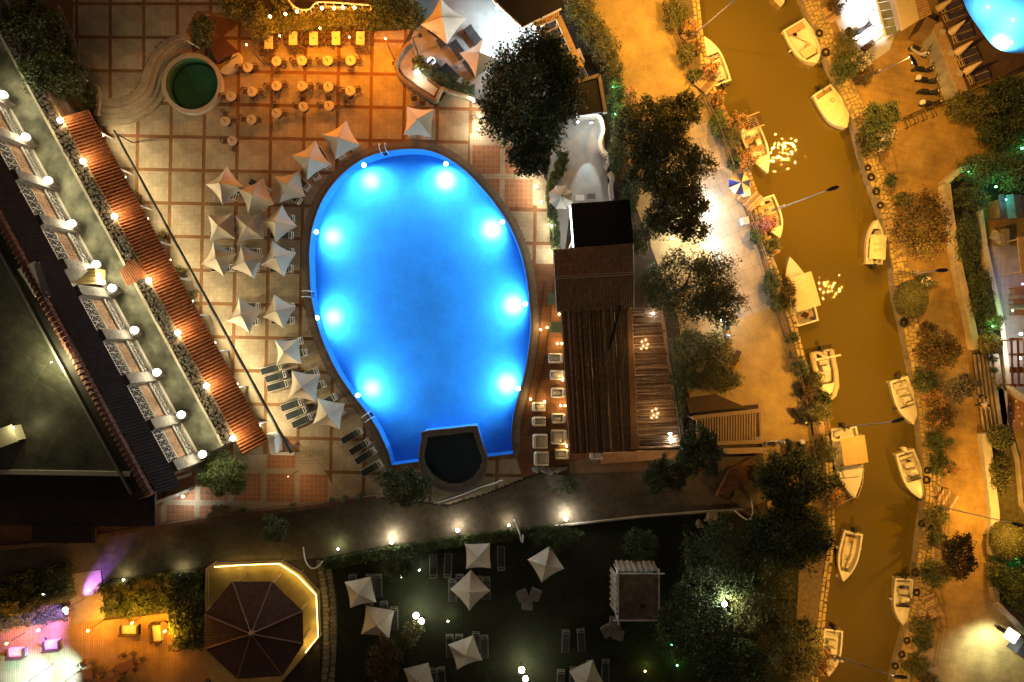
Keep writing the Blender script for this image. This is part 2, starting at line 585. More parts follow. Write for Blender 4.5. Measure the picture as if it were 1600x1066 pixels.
POOLT = brick_mat('pool_mosaic', (.012, .22, .72), (.013, .24, .75), (.012, .20, .66), .3, .3, stain=.14)
shell('pool_basin', POOL, 1.75, POOLT, 0.03)
sheet('pool_water', POOL, -0.07, water_mat('pool_water', (.97, .99, 1), (1, 1, 1), .04, 3.0, .02, mix=.02))
KIDT = brick_mat('small_pool_mosaic', (.02, .07, .10), (.025, .08, .12), (.02, .05, .08), .25, .25)
shell('small_pool_basin', KID, 0.55, KIDT, 0.03)
sheet('small_pool_water', KID, -0.06, water_mat('small_pool_water', (.7, .8, .85), (1, 1, 1), .05, 3.0, .02, mix=.03))
TUBT = brick_mat('tub_mosaic', (.03, .16, .085), (.035, .18, .10), (.025, .10, .06), .3, .3, stain=.15)
shell('round_pool_basin', TUB, 0.7, TUBT, 0.5)
b = MB(); b.lathe([(1.7, -.45), (2.0, -.45), (2.0, -.7), (1.7, -.7)], W(304, 134), 40)
b.build('round_pool_ledge', TUBT, kind='structure')
sheet('round_pool_water', TUB, 0.32, water_mat('round_pool_water', (.8, .92, .85), (1, 1, 1), .05, 3.0, .02, mix=.03))
shell('neighbour_pool_basin', POOL2, 1.4, brick_mat('neighbour_pool_mosaic', (.06, .36, .72), (.07, .38, .74), (.06, .30, .65), .3, .3, stain=.06), 0.03)
sheet('neighbour_pool_water', POOL2, -0.07, water_mat('neighbour_pool_water', (.97, .99, 1), (1, 1, 1), .04, 3.0, .02, mix=.02))

# canal
CANALW = water_mat('canal_water', (1, 1, 1), (1, .98, .92), .0, 3.0, .032, deep=(.118, .087, .012), mix=.05, detail=0)
sheet('canal_water', offset_loop(CANAL, 40), -0.9, CANALW)
for nm, edge in (('near_canal_bank', CL), ('far_canal_bank', CR)):
    bb = MB()
    P_ = [W(x, y, 0) for x, y in edge]
    bb.add([(p.x, p.y, 0.0) for p in P_] + [(p.x, p.y, -1.6) for p in P_], [(i, i + 1, len(P_) + i + 1, len(P_) + i) for i in range(len(P_) - 1)])
    bb.build(nm, STONE, kind='structure')

# ---------------------------------------------------------------- pool terrace: base, coping, panels
COPE = offset_loop(POOL[:-6], 13)
TERR = [(60, -40), (652, -40), (652, 30), (612, 100), (640, 140), (680, 168), (700, 143), (742, 158), (800, 220), (852, 280), (868, 330), (884, 420), (900, 500), (915, 715), (830, 742), (760, 770), (700, 788), (590, 776), (240, 822), (40, 850), (-60, 850), (-60, -40)]
sheet('terrace_base', TERR, 0.008, TERRA, [POOL, KID, TUB])
INV1 = [(150, 900), (190, 760), (300, 715), (430, 709), (456, 706), (478, 708), (497, 722), (513, 745), (523, 765), (531, 785), (240, 830)]
INV2 = [(734, 209), (790, 209), (840, 245), (838, 321), (734, 321)]
TERRB = brick_mat('cream_band_tiles', (.42, .36, .27), (.38, .32, .24), (.24, .19, .14), .28, .28, stain=.2)
sheet('terrace_cream_base', [(238, 823), (262, 770), (300, 715), (430, 709), (456, 706), (478, 708), (497, 722), (513, 745), (523, 765), (529, 783)], 0.014, TERRB)
sheet('terrace_cream_base', [(734, 209), (790, 209), (850, 270), (846, 321), (790, 321), (775, 300), (748, 268), (734, 255)], 0.014, TERRB)
BARDECK = [(838, 412), (884, 415), (902, 500), (916, 716), (832, 742), (815, 742), (804, 700), (806, 655), (813, 625), (823, 590), (831, 545), (834, 505), (832, 468)]
sheet('bar_deck', BARDECK, 0.036, DECKW)
for k_, line in enumerate(([(868, 418), (862, 470), (857, 520), (848, 580), (838, 620), (826, 680)], [(851, 440), (846, 480), (843, 520), (836, 570), (828, 610), (815, 670)])):
    b = MB(); b.ribbon([W(x, y) for x, y in smooth_loop(line, 3, False)], .1, .05, .16 - .04 * k_)
    b.build('deck_step', WOODD, kind='structure')

C1, S1 = math.cos(.0192), math.sin(.0192)
def grid_px(u, v):
    return (425 + 51.9 * (u * C1 - v * S1), 113 + 51.9 * (u * S1 + v * C1))
STEP4 = smooth_loop([(150, 196), (191, 194), (220, 184), (242, 166), (255, 144), (256, 124), (263, 107), (280, 94), (300, 84)], 4, False)
UPPER = smooth_loop([(150, 156), (183, 158), (208, 149), (222, 132), (228, 113), (239, 90), (253, 72), (270, 60.5), (293, 55)], 4, False) + [(310, 20), (400, 30), (400, -40), (60, -40), (60, 60), (140, 110), (146, 156)]
LOWER_X = STEP4 + [(330, 70), (400, 20), (400, -60), (20, -60), (20, 196)]
PLANTER = [(640, 66), (622, 85), (617, 105), (626, 122), (655, 142), (681, 158), (690, 141), (742, 158), (760, 120), (700, 60)]
RING = [(304 + 47 * math.cos(a * PI / 20), 134 + 47 * math.sin(a * PI / 20)) for a in range(40)]
BAN = [COPE, KID, RING, LOWER_X, PLANTER, [(x, y) for x, y in BARDECK]]
terrace = bpy.data.objects.new('terrace_paving', None); COL.objects.link(terrace); terrace['kind'] = 'structure'

PANEL = {}
def panel_ok(p, ban):
    return inside(p, TERR) and not any(inside(p, q) for q in ban)

def make_panel(corner, ex, ey, ban, material, z, parent, gap=.052, N=16, ok=panel_ok):
    """One tile panel; corner + u*ex + v*ey in photograph pixels; cut where something else lies."""
    keep = {}
    lo, hi = gap, 1 - gap
    def at(i, j):
        u = lo + (hi - lo) * i / N; v = lo + (hi - lo) * j / N
        return (corner[0] + ex[0] * u + ey[0] * v, corner[1] + ex[1] * u + ey[1] * v)
    cells = [(i, j) for i in range(N) for j in range(N) if ok(at(i + .5, j + .5), ban)]
    if len(cells) < 4:
        return None
    cen = W(*at(N / 2, N / 2))
    name = 'paving_panel'
    if len(cells) == N * N:
        key = (material.name, round(z, 3), round(ex[0], 2))
        me = PANEL.get(key)
        if me is None:
            q = [W(*at(0, 0)) - cen, W(*at(N, 0)) - cen, W(*at(N, N)) - cen, W(*at(0, N)) - cen]
            bb = MB().prism([(p.x, p.y) for p in q][::-1], 0.0, 0.018)
            o = bb.build(name, material)
            PANEL[key] = o.data
        else:
            o = bpy.data.objects.new(name, me); COL.objects.link(o)
    else:
        idx = {}
        bb = MB()
        for (i, j) in cells:
            q = []
            for (a, c) in ((i, j), (i, j + 1), (i + 1, j + 1), (i + 1, j)):
                if (a, c) not in idx:
                    idx[(a, c)] = len(bb.v)
                    p = W(*at(a, c)) - cen
                    bb.v.append((p.x, p.y, .018))
                q.append(idx[(a, c)])
            bb.f.append(tuple(q)); bb.mi.append(0)
        o = bb.build(name, material)
    o.location = (cen.x, cen.y, z)
    o.parent = parent
    return o

for gv in range(-3, 15):
    for gu in range(-7, 10):
        c0 = grid_px(gu, gv)
        mid = grid_px(gu + .5, gv + .5)
        if mid[1] < -10 or mid[1] > 850 or mid[0] < 90:
            continue
        inv = inside(mid, INV1) or inside(mid, INV2)
        ex = (51.9 * C1, 51.9 * S1); ey = (-51.9 * S1, 51.9 * C1)
        if not inv:
            n_in = sum(inside(grid_px(gu + a, gv + c), INV1) for a in (.1, .9) for c in (.1, .9))
            ban = BAN + [INV1, INV2]
            make_panel(c0, ex, ey, ban, CREAM, .012, terrace)
        else:
            make_panel(c0, ex, ey, BAN, TERRA2, .016, terrace, gap=.08)
# upper terrace by the building, .45 m higher
up = MB().prism([W(x, y, .45).xy for x, y in UPPER], 0.02, .45)
uo = up.build('upper_terrace', TERRA, kind='structure')
UP_BAN = []
for gv in range(-2, 4):
    for gu in range(-3, 5):
        c0 = (177 + 52 * gu, 10 + 52 * gv)
        o = make_panel(c0, (52, 0), (0, 52), UP_BAN, CREAM, .452, uo, ok=lambda p, q: inside(p, UPPER) and p[0] > 118)
# S-shaped steps
lines = [smooth_loop(l_, 4, False) for l_ in (
    [(146, 156), (183, 158), (208, 149), (222, 132), (228, 113), (239, 90), (253, 72), (270, 60.5), (293, 55)],
    [(148, 166), (186, 168), (212, 158), (229, 140), (236, 118), (246, 97), (260, 80), (277, 68), (296, 62)],
    [(150, 176), (188, 178), (216, 168), (236, 149), (244, 124), (252, 103), (266, 88), (282, 76), (298, 69)],
    [(152, 186), (190, 186), (219, 176), (240, 157), (250, 134), (254, 114), (263, 98), (282, 84), (299, 76)],
    [(154, 197), (192, 195), (223, 185), (246, 166), (258, 144), (259, 124), (268, 106), (284, 92), (300, 84)])]
steps = bpy.data.objects.new('curved_steps', None); COL.objects.link(steps)
tag(steps, 'S-shaped cream steps winding from the building towards the round green pool', 'steps')
for k_ in range(4):
    z_ = .44 - .10 * k_
    poly_ = [W(x, y, z_).xy for x, y in lines[k_]] + [W(x, y, z_).xy for x, y in reversed(lines[k_ + 1])]
    MB().prism(poly_, .01, z_).build('step', CREAM, steps)
    if k_ == 0:
        MB().ribbon([W(x, y, z_) for x, y in lines[0]], .42, .2, .485).build('top_edge', CREAM, steps)
    MB().tube([W(x, y, z_) for x, y in lines[k_ + 1]], .035, 5).build('step_edge', mat('step_nosing', (.26, .19, .12)), steps)
# copings
b = MB()
def ring_strip(b, inner, outer, z0, z1, closed=True):
    n = len(inner)
    vv = []
    for i in range(n):
        a, c = W(*inner[i]), W(*outer[i])
        vv += [(a.x, a.y, z0), (a.x, a.y, z1), (c.x, c.y, z1), (c.x, c.y, z0)]
    ff = []
    for i in range(n if closed else n - 1):
        j = (i + 1) % n
        for k in range(3):
            ff.append((i * 4 + k, i * 4 + k + 1, j * 4 + k + 1, j * 4 + k))
    b.add(vv, ff)
arc = POOL[:-5]
ring_strip(b, offset_loop(POOL, 0)[:len(arc)], offset_loop(POOL, 13)[:len(arc)], -.05, .05, closed=False)
b.build('pool_coping', COPING, kind='structure')
b = MB()
ring_strip(b, offset_loop(POOL, 0)[:len(arc)], offset_loop(POOL, 4.5)[:len(arc)], .05, .075, closed=False)
b.build('pool_rim', mat('pool_rim_stone', (.12, .105, .09), .7, .25), kind='structure')
# small pool: wide kerb
kid_o = smooth_loop([(659, 684), (661, 674), (704, 669), (743, 665), (748, 672), (754, 692), (763, 720), (752, 753), (718, 770), (682, 764), (660, 744), (654, 714)], 3)
b = MB(); ring_strip(b, KID, kid_o, -.1, .12); b.build('small_pool_kerb', mat('kerb_grey', (.13, .125, .125), .7, .3, 3.0), kind='structure')
b = MB(); ring_strip(b, [(708 + (x - 708) * .97, 715 + (y - 715) * .97) for x, y in kid_o], kid_o, .12, .15); b.build('small_pool_edge', mat('kerb_pale', (.26, .25, .25), .7), kind='structure')
# round pool rim
b = MB(); ring_strip(b, TUB, [(304 + 47 * math.cos(a * PI / 20), 134 + 47 * math.sin(a * PI / 20)) for a in range(40)], 0, .55)
b.build('round_pool_rim', mat('round_rim_stone', (.36, .32, .26), .7, .15, 2.0), kind='structure')

# pool lamps in the wall
POOLCOL = (.55, .86, 1.0)
pl = [(568, 256, .25, 1.0, 'at the top edge of the pool'), (697, 254, -.2, 1.0, 'at the top right curve of the pool'), (787, 346, -.9, .35, 'high on the bar side of the pool'), (823, 475, -1, 0, 'halfway along the bar side of the pool'), (812, 608, -1, -.3, 'low on the bar side of the pool'), (557, 619, .9, -.5, 'near the pool ladder by the loungers'), (493, 497, 1, -.1, 'below the ladder on the parasol side of the pool'), (492, 362, 1, .15, 'above the ladder on the parasol side of the pool')]
for k_, (px, py, dx, dy, where) in enumerate(pl):
    q = math.hypot(dx, dy); dx /= q; dy /= q
    p = W(px, py, 0)
    inw = Vector((dx, -dy, 0))
    p = p + inw * .12
    t = thing('pool_lamp', f'small round underwater lamp set {where}', 'pool lamp', (p.x, p.y, -.3), group='underwater lamps round the pool')
    bb = MB(); bb.lathe([(.19, -.03), (.19, .01), (.07, .03)], (p.x, p.y, -.02)); bb.build('lens', emit('pool_bulb', (.75, .95, 1), 12), t)
    bb = MB(); bb.torus((p.x, p.y, -.03), .13, .025, 12, 5); bb.build('lamp_ring', GREYM, t)
    hot = p + inw * .9
    light(t, 'SPOT', (p.x + inw.x * .02, p.y + inw.y * .02, -.13), 3200, POOLCOL, .03, aim=(p.x + inw.x * 4.2, p.y + inw.y * 4.2, -1.75), cone=174, blend=.9)
    big = 1.0 if dx < 0 or k_ == 1 else .55
    light(t, 'SPOT', (hot.x, hot.y, -.3), (6500 if big == 1 else 3800), (.95, .97, 1.0), .45, aim=(hot.x + inw.x * .15, hot.y + inw.y * .15, -1.75), cone=76 if big == 1 else 66, blend=1.0)
p = W(1582, 66, 0)
t = thing('pool_lamp', 'bright underwater lamp in the rounded corner of the other pool', 'pool lamp', (p.x, p.y, -.3), group='underwater lamps of the other pool')
bb = MB(); bb.lathe([(.12, -.03), (.12, .02), (.07, .03)], (p.x, p.y, -.1)); bb.build('lens', emit('pool_bulb', (.75, .95, 1), 12), t)
bb = MB(); bb.torus((p.x, p.y, -.1), .14, .025, 12, 5); bb.build('lamp_ring', GREYM, t)
light(t, 'SPOT', (p.x, p.y, -.2), 900, (.8, .95, 1), .1, aim=(p.x + .3, p.y + 2, -1.2), cone=150, blend=.4)
light(t, 'SPOT', (p.x, p.y + .3, -.15), 3600, (.8, .95, 1), .3, aim=(p.x, p.y + .5, -1.4), cone=70, blend=1)
for (px, py) in ((1560, 0), (1600, 20)):
    p = W(px, py)
    t2 = thing('pool_lamp', 'underwater lamp in the floor of the other pool, ' + ('by its lounger side' if px < 1570 else 'out towards its middle'), 'pool lamp', (p.x, p.y, -1.3), group='underwater lamps of the other pool')
    bb = MB(); bb.lathe([(.1, -.03), (.1, .02), (.06, .03)], (p.x, p.y, -1.34)); bb.build('lens', emit('pool_bulb', (.75, .95, 1), 12), t2)
    bb = MB(); bb.torus((p.x, p.y, -1.33), .13, .02, 12, 5); bb.build('lamp_ring', GREYM, t2)
    light(t2, 'SPOT', (p.x, p.y, -.12), 400, (.8, .95, 1), .2, aim=(p.x + .2, p.y + .1, -1.4), cone=160, blend=.5)

# ---------------------------------------------------------------- lanes, promenades, lawn
sheet('lane', [(-100, 880), (-100, 850), (40, 850), (240, 822), (590, 776), (700, 792), (770, 770), (840, 742), (920, 716), (1080, 706), (1190, 700), (1200, 780), (1160, 800), (1000, 808), (840, 822), (612, 850), (500, 872), (330, 884), (-100, 940)], .012, ASPHALT, [])
sheet('lawn', [(500, 874), (612, 852), (840, 824), (1000, 811), (1160, 803), (1240, 830), (1288, 900), (1282, 1000), (1268, 1120), (500, 1120)], .006, GRASSM)
PROM = [(880, -60), (1040, -60), (1052, 60), (1094, 150), (1138, 250), (1160, 320), (1188, 400), (1212, 490), (1236, 560), (1258, 640), (1268, 720), (1268, 790), (1200, 800), (1190, 690), (1080, 640), (1060, 500), (985, 300), (975, 150), (935, 60)]
sheet('promenade', PROM, .010, PAVE)
sheet('promenade_stone_paving', [(1078, 190), (1112, 190), (1138, 250), (1160, 320), (1188, 400), (1208, 480), (1150, 500), (1085, 330)], .016, STONEPAVE)
sheet('bank_garden', [(1040, -60), (1086, -40), (1095, 40), (1106, 110), (1126, 165), (1148, 205), (1168, 260), (1182, 300), (1192, 350), (1206, 400), (1224, 450), (1241, 500), (1256, 560), (1273, 610), (1291, 660), (1298, 720), (1302, 780), (1302, 830), (1298, 880), (1290, 940), (1284, 1000), (1276, 1066), (1240, 1066), (1250, 860), (1268, 790), (1268, 720), (1258, 640), (1236, 560), (1212, 490), (1188, 400), (1160, 320), (1138, 250), (1094, 150), (1052, 60)], .014, mat('garden_bed_earth', (.16, .12, .07), .95, .35, 3.0, bump=.5))
sheet('far_promenade', [(1262, -60), (1283, 0), (1300, 50), (1322, 95), (1345, 150), (1370, 230), (1385, 290), (1405, 350), (1420, 416), (1426, 467), (1440, 520), (1452, 580), (1462, 640), (1468, 700), (1474, 780), (1468, 850), (1458, 930), (1442, 1000), (1425, 1066), (1425, 1200), (1900, 1200), (1900, -60)], .008, PAVE_R, [POOL2])
sheet('quay_top', [(1240, -40), (1253, 0), (1275, 50), (1292, 95), (1307, 130), (1331, 183), (1349, 253), (1359, 284), (1380, 343), (1394, 416), (1400, 467), (1411, 512), (1422, 565), (1434, 638), (1440, 689), (1446, 773), (1440, 822), (1433, 879), (1428, 935), (1414, 991), (1402, 1036), (1396, 1066), (1380, 1200), (1425, 1200), (1425, 1066), (1442, 1000), (1458, 930), (1468, 850), (1474, 780), (1468, 700), (1462, 640), (1452, 580), (1440, 520), (1426, 467), (1420, 416), (1405, 350), (1385, 290), (1370, 230), (1345, 150), (1322, 95), (1300, 50), (1283, 0), (1262, -60)], .016, mat('quay_mortar', (.20, .16, .11), .95, .3))
# quay stones, real stones in rows along the water
quay = bpy.data.objects.new('quay', None); COL.objects.link(quay); quay['kind'] = 'structure'
edge = [p for p in CR if -60 <= p[1] <= 1120]
bs = MB()
acc = 0.0
for i in range(len(edge) - 1):
    a, c = W(*edge[i]), W(*edge[i + 1])
    d = (c - a); L = d.length; d.normalize()
    nn = Vector((-d.y, d.x, 0))
    if nn.x < 0:
        nn = -nn
    for row in range(4):
        s_ = random.uniform(0, .3)
        while s_ < L:
            w_ = random.uniform(.25, .6)
            if random.random() < .93:
                cc = a + d * (s_ + w_ / 2) + nn * (.16 + .34 * row + random.uniform(-.03, .03))
                bs.box((cc.x, cc.y, .04 + random.uniform(-.02, .03)), (w_ - .05, .31 + random.uniform(-.05, .02), .13), math.atan2(d.y, d.x) + random.uniform(-.12, .12), taper=.86)
            s_ += w_
bs.build('quay_stone', QSTONE, quay, kind='stuff')
edge = [p for p in CL if -60 <= p[1] <= 1120]
bs = MB()
for i in range(len(edge) - 1):
    a, c = W(*edge[i]), W(*edge[i + 1])
    d = (c - a); L = d.length; d.normalize()
    nn = Vector((-d.y, d.x, 0))
    if nn.x > 0:
        nn = -nn
    for row in range(2):
        s_ = random.uniform(0, .3)
        while s_ < L:
            w_ = random.uniform(.3, .8)
            cc = a + d * (s_ + w_ / 2) + nn * (.16 + .34 * row)
            bs.box((cc.x, cc.y, .03 + random.uniform(-.02, .03)), (w_ - .05, .3, .13), math.atan2(d.y, d.x) + random.uniform(-.1, .1), taper=.86)
            s_ += w_
q2 = bpy.data.objects.new('near_quay', None); COL.objects.link(q2); q2['kind'] = 'structure'
bs.build('quay_stone', QSTONE, q2, kind='stuff')

# flagstone path beside the pavilion: each stone laid singly
fp = bpy.data.objects.new('garden_path', None); COL.objects.link(fp); fp['kind'] = 'structure'
sheet('path_bed', [(500, 874), (512, 870), (522, 900), (528, 940), (527, 1000), (522, 1080), (500, 1080), (505, 1000), (503, 930), (497, 900)], .012, mat('path_joint', (.05, .04, .028)), parent=fp)
cl_ = smooth_loop([(504, 872), (510, 900), (515, 940), (516, 980), (515, 1020), (511, 1075)], 6, False)
FST = mat('flagstone', (.20, .17, .13), .9, .35, 3.0, bump=.4)
for i in range(0, len(cl_) - 1):
    for row in (-1, 0):
        a = cl_[i]; jx = random.uniform(-1.5, 1.5)
        x0, x1 = (a[0] + row * 11.5 + 1 + (jx if row == 0 else 0), a[0] + row * 11.5 + 10.5 + (jx if row == -1 else 0))
        hgt = (cl_[i + 1][1] - a[1]) * .88
        y0 = a[1] + (3 if row else 0)
        pts = [(x0 + random.uniform(0, 1.5), y0 + random.uniform(0, .8)), ((x0 + x1) / 2, y0 - random.uniform(0, .6)), (x1 - random.uniform(0, 1.5), y0 + random.uniform(0, .8)), (x1, y0 + hgt * .5), (x1 - random.uniform(0, 1.5), y0 + hgt), (x0 + random.uniform(0, 1.5), y0 + hgt - random.uniform(0, .8)), (x0, y0 + hgt * .5)]
        bb = MB().prism([W(*p).xy for p in pts][::-1], .012, .05 + random.uniform(0, .02))
        bb.build('flagstone', FST, fp)
# ---------------------------------------------------------------- foliage, lamps, roofs: builders
def leaf_mesh(name, blobs, n, size, mats_, parent, shape='ball', flat=.55):
    """Leaf-sized faces spread through clumps. blobs: (centre, rx, ry, rz)."""
    tot = sum(bl[1] * bl[2] for bl in blobs)
    P_, U_, V_, MI = [], [], [], []
    for (c, rx, ry, rz) in blobs:
        k = max(12, int(n * 2.3 * rx * ry / tot)); 
        nc = max(4, int(k / 38))
        if shape == 'box':
            cen = RNG.uniform(-1, 1, (nc, 3))
        else:
            v = RNG.normal(size=(nc, 3)); v /= np.linalg.norm(v, axis=1)[:, None]
            cen = v * (RNG.uniform(0.25, 1.0, (nc, 1)) ** 0.5)
            cen *= RNG.uniform(.82, 1.1, (nc, 1))
        tone = RNG.random(nc)
        idx = RNG.integers(0, nc, k)
        spread = .20 if nc > 12 else .3
        pos = cen[idx] + RNG.normal(scale=spread, size=(k, 3))
        if shape == 'box':
            pos = np.clip(pos, -1.03, 1.03)
        pos = pos * np.array([rx, ry, rz]) + np.array(c)
        pos[:, 2] = np.maximum(pos[:, 2], .05)
        u = RNG.normal(size=(k, 3)); u[:, 2] *= flat; u /= np.linalg.norm(u, axis=1)[:, None]
        w = RNG.normal(size=(k, 3)); w[:, 2] *= flat
        v2 = np.cross(u, w); v2 /= np.linalg.norm(v2, axis=1)[:, None] + 1e-9
        v2 = np.cross(v2, u)
        sc = size * .64 * RNG.uniform(.6, 1.35, (k, 1))
        P_.append(pos); U_.append(u * sc); V_.append(v2 * sc * .55)
        tt = tone[idx] + RNG.normal(scale=.16, size=k)
        MI.append(np.where(tt < .42, 0, np.where(tt < .8, 1, 2)))
    P_, U_, V_, MI = np.concatenate(P_), np.concatenate(U_), np.concatenate(V_), np.concatenate(MI)
    k = len(P_)
    verts = np.stack([P_ - U_, P_ - V_, P_ + U_, P_ + V_], 1).reshape(-1, 3)
    if parent is not None:
        verts = verts - np.array(wloc(parent))
    me = bpy.data.meshes.new(name)
    me.vertices.add(4 * k); me.loops.add(4 * k); me.polygons.add(k)
    me.vertices.foreach_set('co', verts.astype(np.float32).ravel())
    me.loops.foreach_set('vertex_index', np.arange(4 * k, dtype=np.int32))
    me.polygons.foreach_set('loop_start', np.arange(0, 4 * k, 4, dtype=np.int32))
    for mm in mats_:
        me.materials.append(mm)
    me.polygons.foreach_set('material_index', MI.astype(np.int32))
    me.update()
    o = bpy.data.objects.new(name, me); COL.objects.link(o)
    if parent is not None:
        o.parent = parent
    return o

def tree(px, py, rx, ry, z, label, mats_=LEAF, n=3200, size=.17, lobes=7, name='tree', cat='tree', group=None, rz=None, conic=False):
    """px,py,rx,ry as seen in the photograph for a crown at height z."""
    c = W(px, py, z)
    k = (H - z) / H / S
    rx *= k; ry *= k
    rzz = rz or min(rx, ry) * .8
    t = thing(name, label, cat, (c.x, c.y, 0), group=group)
    blobs = [((c.x, c.y, z), rx * .66, ry * .66, rzz * .8)]
    a0 = random.random() * 6
    for i in range(lobes):
        a = a0 + 2 * PI * i / lobes + random.uniform(-.25, .25)
        r = random.uniform(.58, .74)
        q = random.uniform(.32, .46)
        blobs.append(((c.x + math.cos(a) * rx * r, c.y + math.sin(a) * ry * r, z + random.uniform(-.45, .35) * rzz), rx * q, ry * q, rzz * q))
    if conic:
        blobs.append(((c.x, c.y, z + rzz * .9), rx * .3, ry * .3, rzz * .6))
    leaf_mesh('crown', blobs, n, size, mats_, t)
    tb = MB()
    zb = max(.6, z - rzz * .5)
    tb.tube([(c.x, c.y, 0), (c.x + random.uniform(-.15, .15), c.y + random.uniform(-.15, .15), zb * .6), (c.x, c.y, z)], [.08 + .05 * rx, .05 + .035 * rx, .04], 7)
    tb.build('trunk', BARK, t)
    for i in range(4):
        a = a0 + i * PI / 2 + random.uniform(-.4, .4)
        MB().tube([(c.x, c.y, zb * .75), (c.x + math.cos(a) * rx * .35, c.y + math.sin(a) * ry * .35, z * .95), (c.x + math.cos(a) * rx * .75, c.y + math.sin(a) * ry * .75, z + .1 * rzz)], [.05 + .025 * rx, .04, .015], 5).build('limb', BARK, t)
    return t

def bush(px, py, rx, ry, label, mats_=LEAF, z=.7, n=700, size=.13, name='bush', cat='bush', group=None, lobes=5):
    c = W(px, py, z); k = (H - z) / H / S
    rx *= k; ry *= k
    t = thing(name, label, cat, (c.x, c.y, 0), group=group)
    blobs = [((c.x, c.y, z), rx * .75, ry * .75, z * .9)]
    a0 = random.random() * 6
    for i in range(lobes):
        a = a0 + 2 * PI * i / lobes
        blobs.append(((c.x + math.cos(a) * rx * .6, c.y + math.sin(a) * ry * .6, z * random.uniform(.7, 1.1)), rx * .4, ry * .4, z * .6))
    leaf_mesh('foliage', blobs, n, size, mats_, t)
    sb = MB()
    for i in range(5):
        a = a0 + i * 1.26
        sb.tube([(c.x, c.y, .0), (c.x + math.cos(a) * rx * .5, c.y + math.sin(a) * ry * .5, z * 1.1)], [.035, .012], 5)
    sb.build('stem', BARK, t)
    return t

def topiary(px, py, rx, ry, label, mats_=LEAFO, z=.8, n=1600, size=.07, group=None):
    """Clipped ball: a solid dense body under a skin of small leaves."""
    c = W(px, py, z); k = (H - z) / H / S
    rx *= k; ry *= k
    t = thing('clipped_bush', label, 'bush', (c.x, c.y, 0), group=group)
    bb = MB(); bb.ball((0, 0, 0), 1.0, 20)
    bb.v = [(c.x + v[0] * rx * .94, c.y + v[1] * ry * .94, max(.02, z + v[2] * z * .95)) for v in bb.v]
    bb.build('inner_foliage', mats_[0], t, smooth=True)
    v = RNG.normal(size=(n, 3)); v /= np.linalg.norm(v, axis=1)[:, None]
    v[:, 2] = np.abs(v[:, 2]) * np.where(RNG.random(n) < .8, 1, -1)
    pos = v * np.array([rx, ry, z]) + np.array(c)
    u = RNG.normal(size=(n, 3)); u /= np.linalg.norm(u, axis=1)[:, None]
    w = np.cross(u, RNG.normal(size=(n, 3))); w /= np.linalg.norm(w, axis=1)[:, None]
    verts = np.stack([pos - u * size, pos - w * size * .7, pos + u * size, pos + w * size * .7], 1).reshape(-1, 3) - np.array(t.location)
    me = bpy.data.meshes.new('foliage')
    me.from_pydata([tuple(q) for q in verts], [], [(4 * i, 4 * i + 1, 4 * i + 2, 4 * i + 3) for i in range(n)])
    for mm in mats_:
        me.materials.append(mm)
    me.polygons.foreach_set('material_index', RNG.integers(0, 3, n).astype(np.int32))
    o = bpy.data.objects.new('foliage', me); COL.objects.link(o); o.parent = t
    return t

def hedge(line, width, height, label, mats_=LEAF, dens=260, size=.10, group=None, name='hedge', z0=0.0):
    """Hedge along a line in photograph pixels."""
    pts = [W(x, y, height * .7) for x, y in line]
    c = sum(pts, Vector()) / len(pts)
    t = thing(name, label, 'hedge', (c.x, c.y, z0), group=group)
    core = MB(); core.ribbon(pts, width * .82, z0 + .02, z0 + height * .66); core.build('inner_foliage', mats_[0], t)
    blobs = []
    L = sum((pts[i + 1] - pts[i]).length for i in range(len(pts) - 1))
    for i in range(len(pts) - 1):
        d = pts[i + 1] - pts[i]; k = max(1, int(d.length / (width * .6)))
        for j in range(k):
            q = pts[i] + d * ((j + .5) / k)
            blobs.append(((q.x, q.y, z0 + height * .6), width * .55, width * .55, height * .42))
    leaf_mesh('foliage', blobs, int(dens * 1.5 * L * width), size * 1.25, mats_, t, shape='box')
    return t

def tile_roof(b, q, ncol, nrow, amp=.035, step=.03, sub=4, mi=0):
    """Barrel tiles over a four-cornered slope q (eave a, eave b, top b, top a): columns run up the slope."""
    A, B, C, D = [Vector(p) for p in q]
    nrm = (B - A).cross(D - A); nrm.normalize()
    if nrm.z < 0:
        nrm = -nrm
    vv, ff = [], []
    nu = ncol * sub + 1
    rows = []
    for r in range(nrow):
        for e in (0, 1):
            v = (r + e) / nrow
            row = []
            for i in range(nu):
                u = i / (nu - 1)
                p = (A * (1 - u) + B * u) * (1 - v) + (D * (1 - u) + C * u) * v
                h_ = amp * abs(math.sin(PI * i / sub)) + (step if e == 0 else 0)
                row.append(len(vv)); vv.append(p + nrm * h_)
            rows.append(row)
    for k in range(len(rows) - 1):
        for i in range(nu - 1):
            ff.append((rows[k][i], rows[k][i + 1], rows[k + 1][i + 1], rows[k + 1][i]))
    b.add(vv, ff, mi)
    return b

def solid_quad(b, q, th=.12, mi=0):
    """A slab under the quad q."""
    q = [Vector(p) for p in q]
    n = (q[1] - q[0]).cross(q[3] - q[0]); n.normalize()
    if n.z < 0:
        n = -n
    lo = [p - n * th for p in q]
    b.add(q + lo, [(0, 1, 2, 3), (7, 6, 5, 4), (0, 4, 5, 1), (1, 5, 6, 2), (2, 6, 7, 3), (3, 7, 4, 0)], mi)
    return b

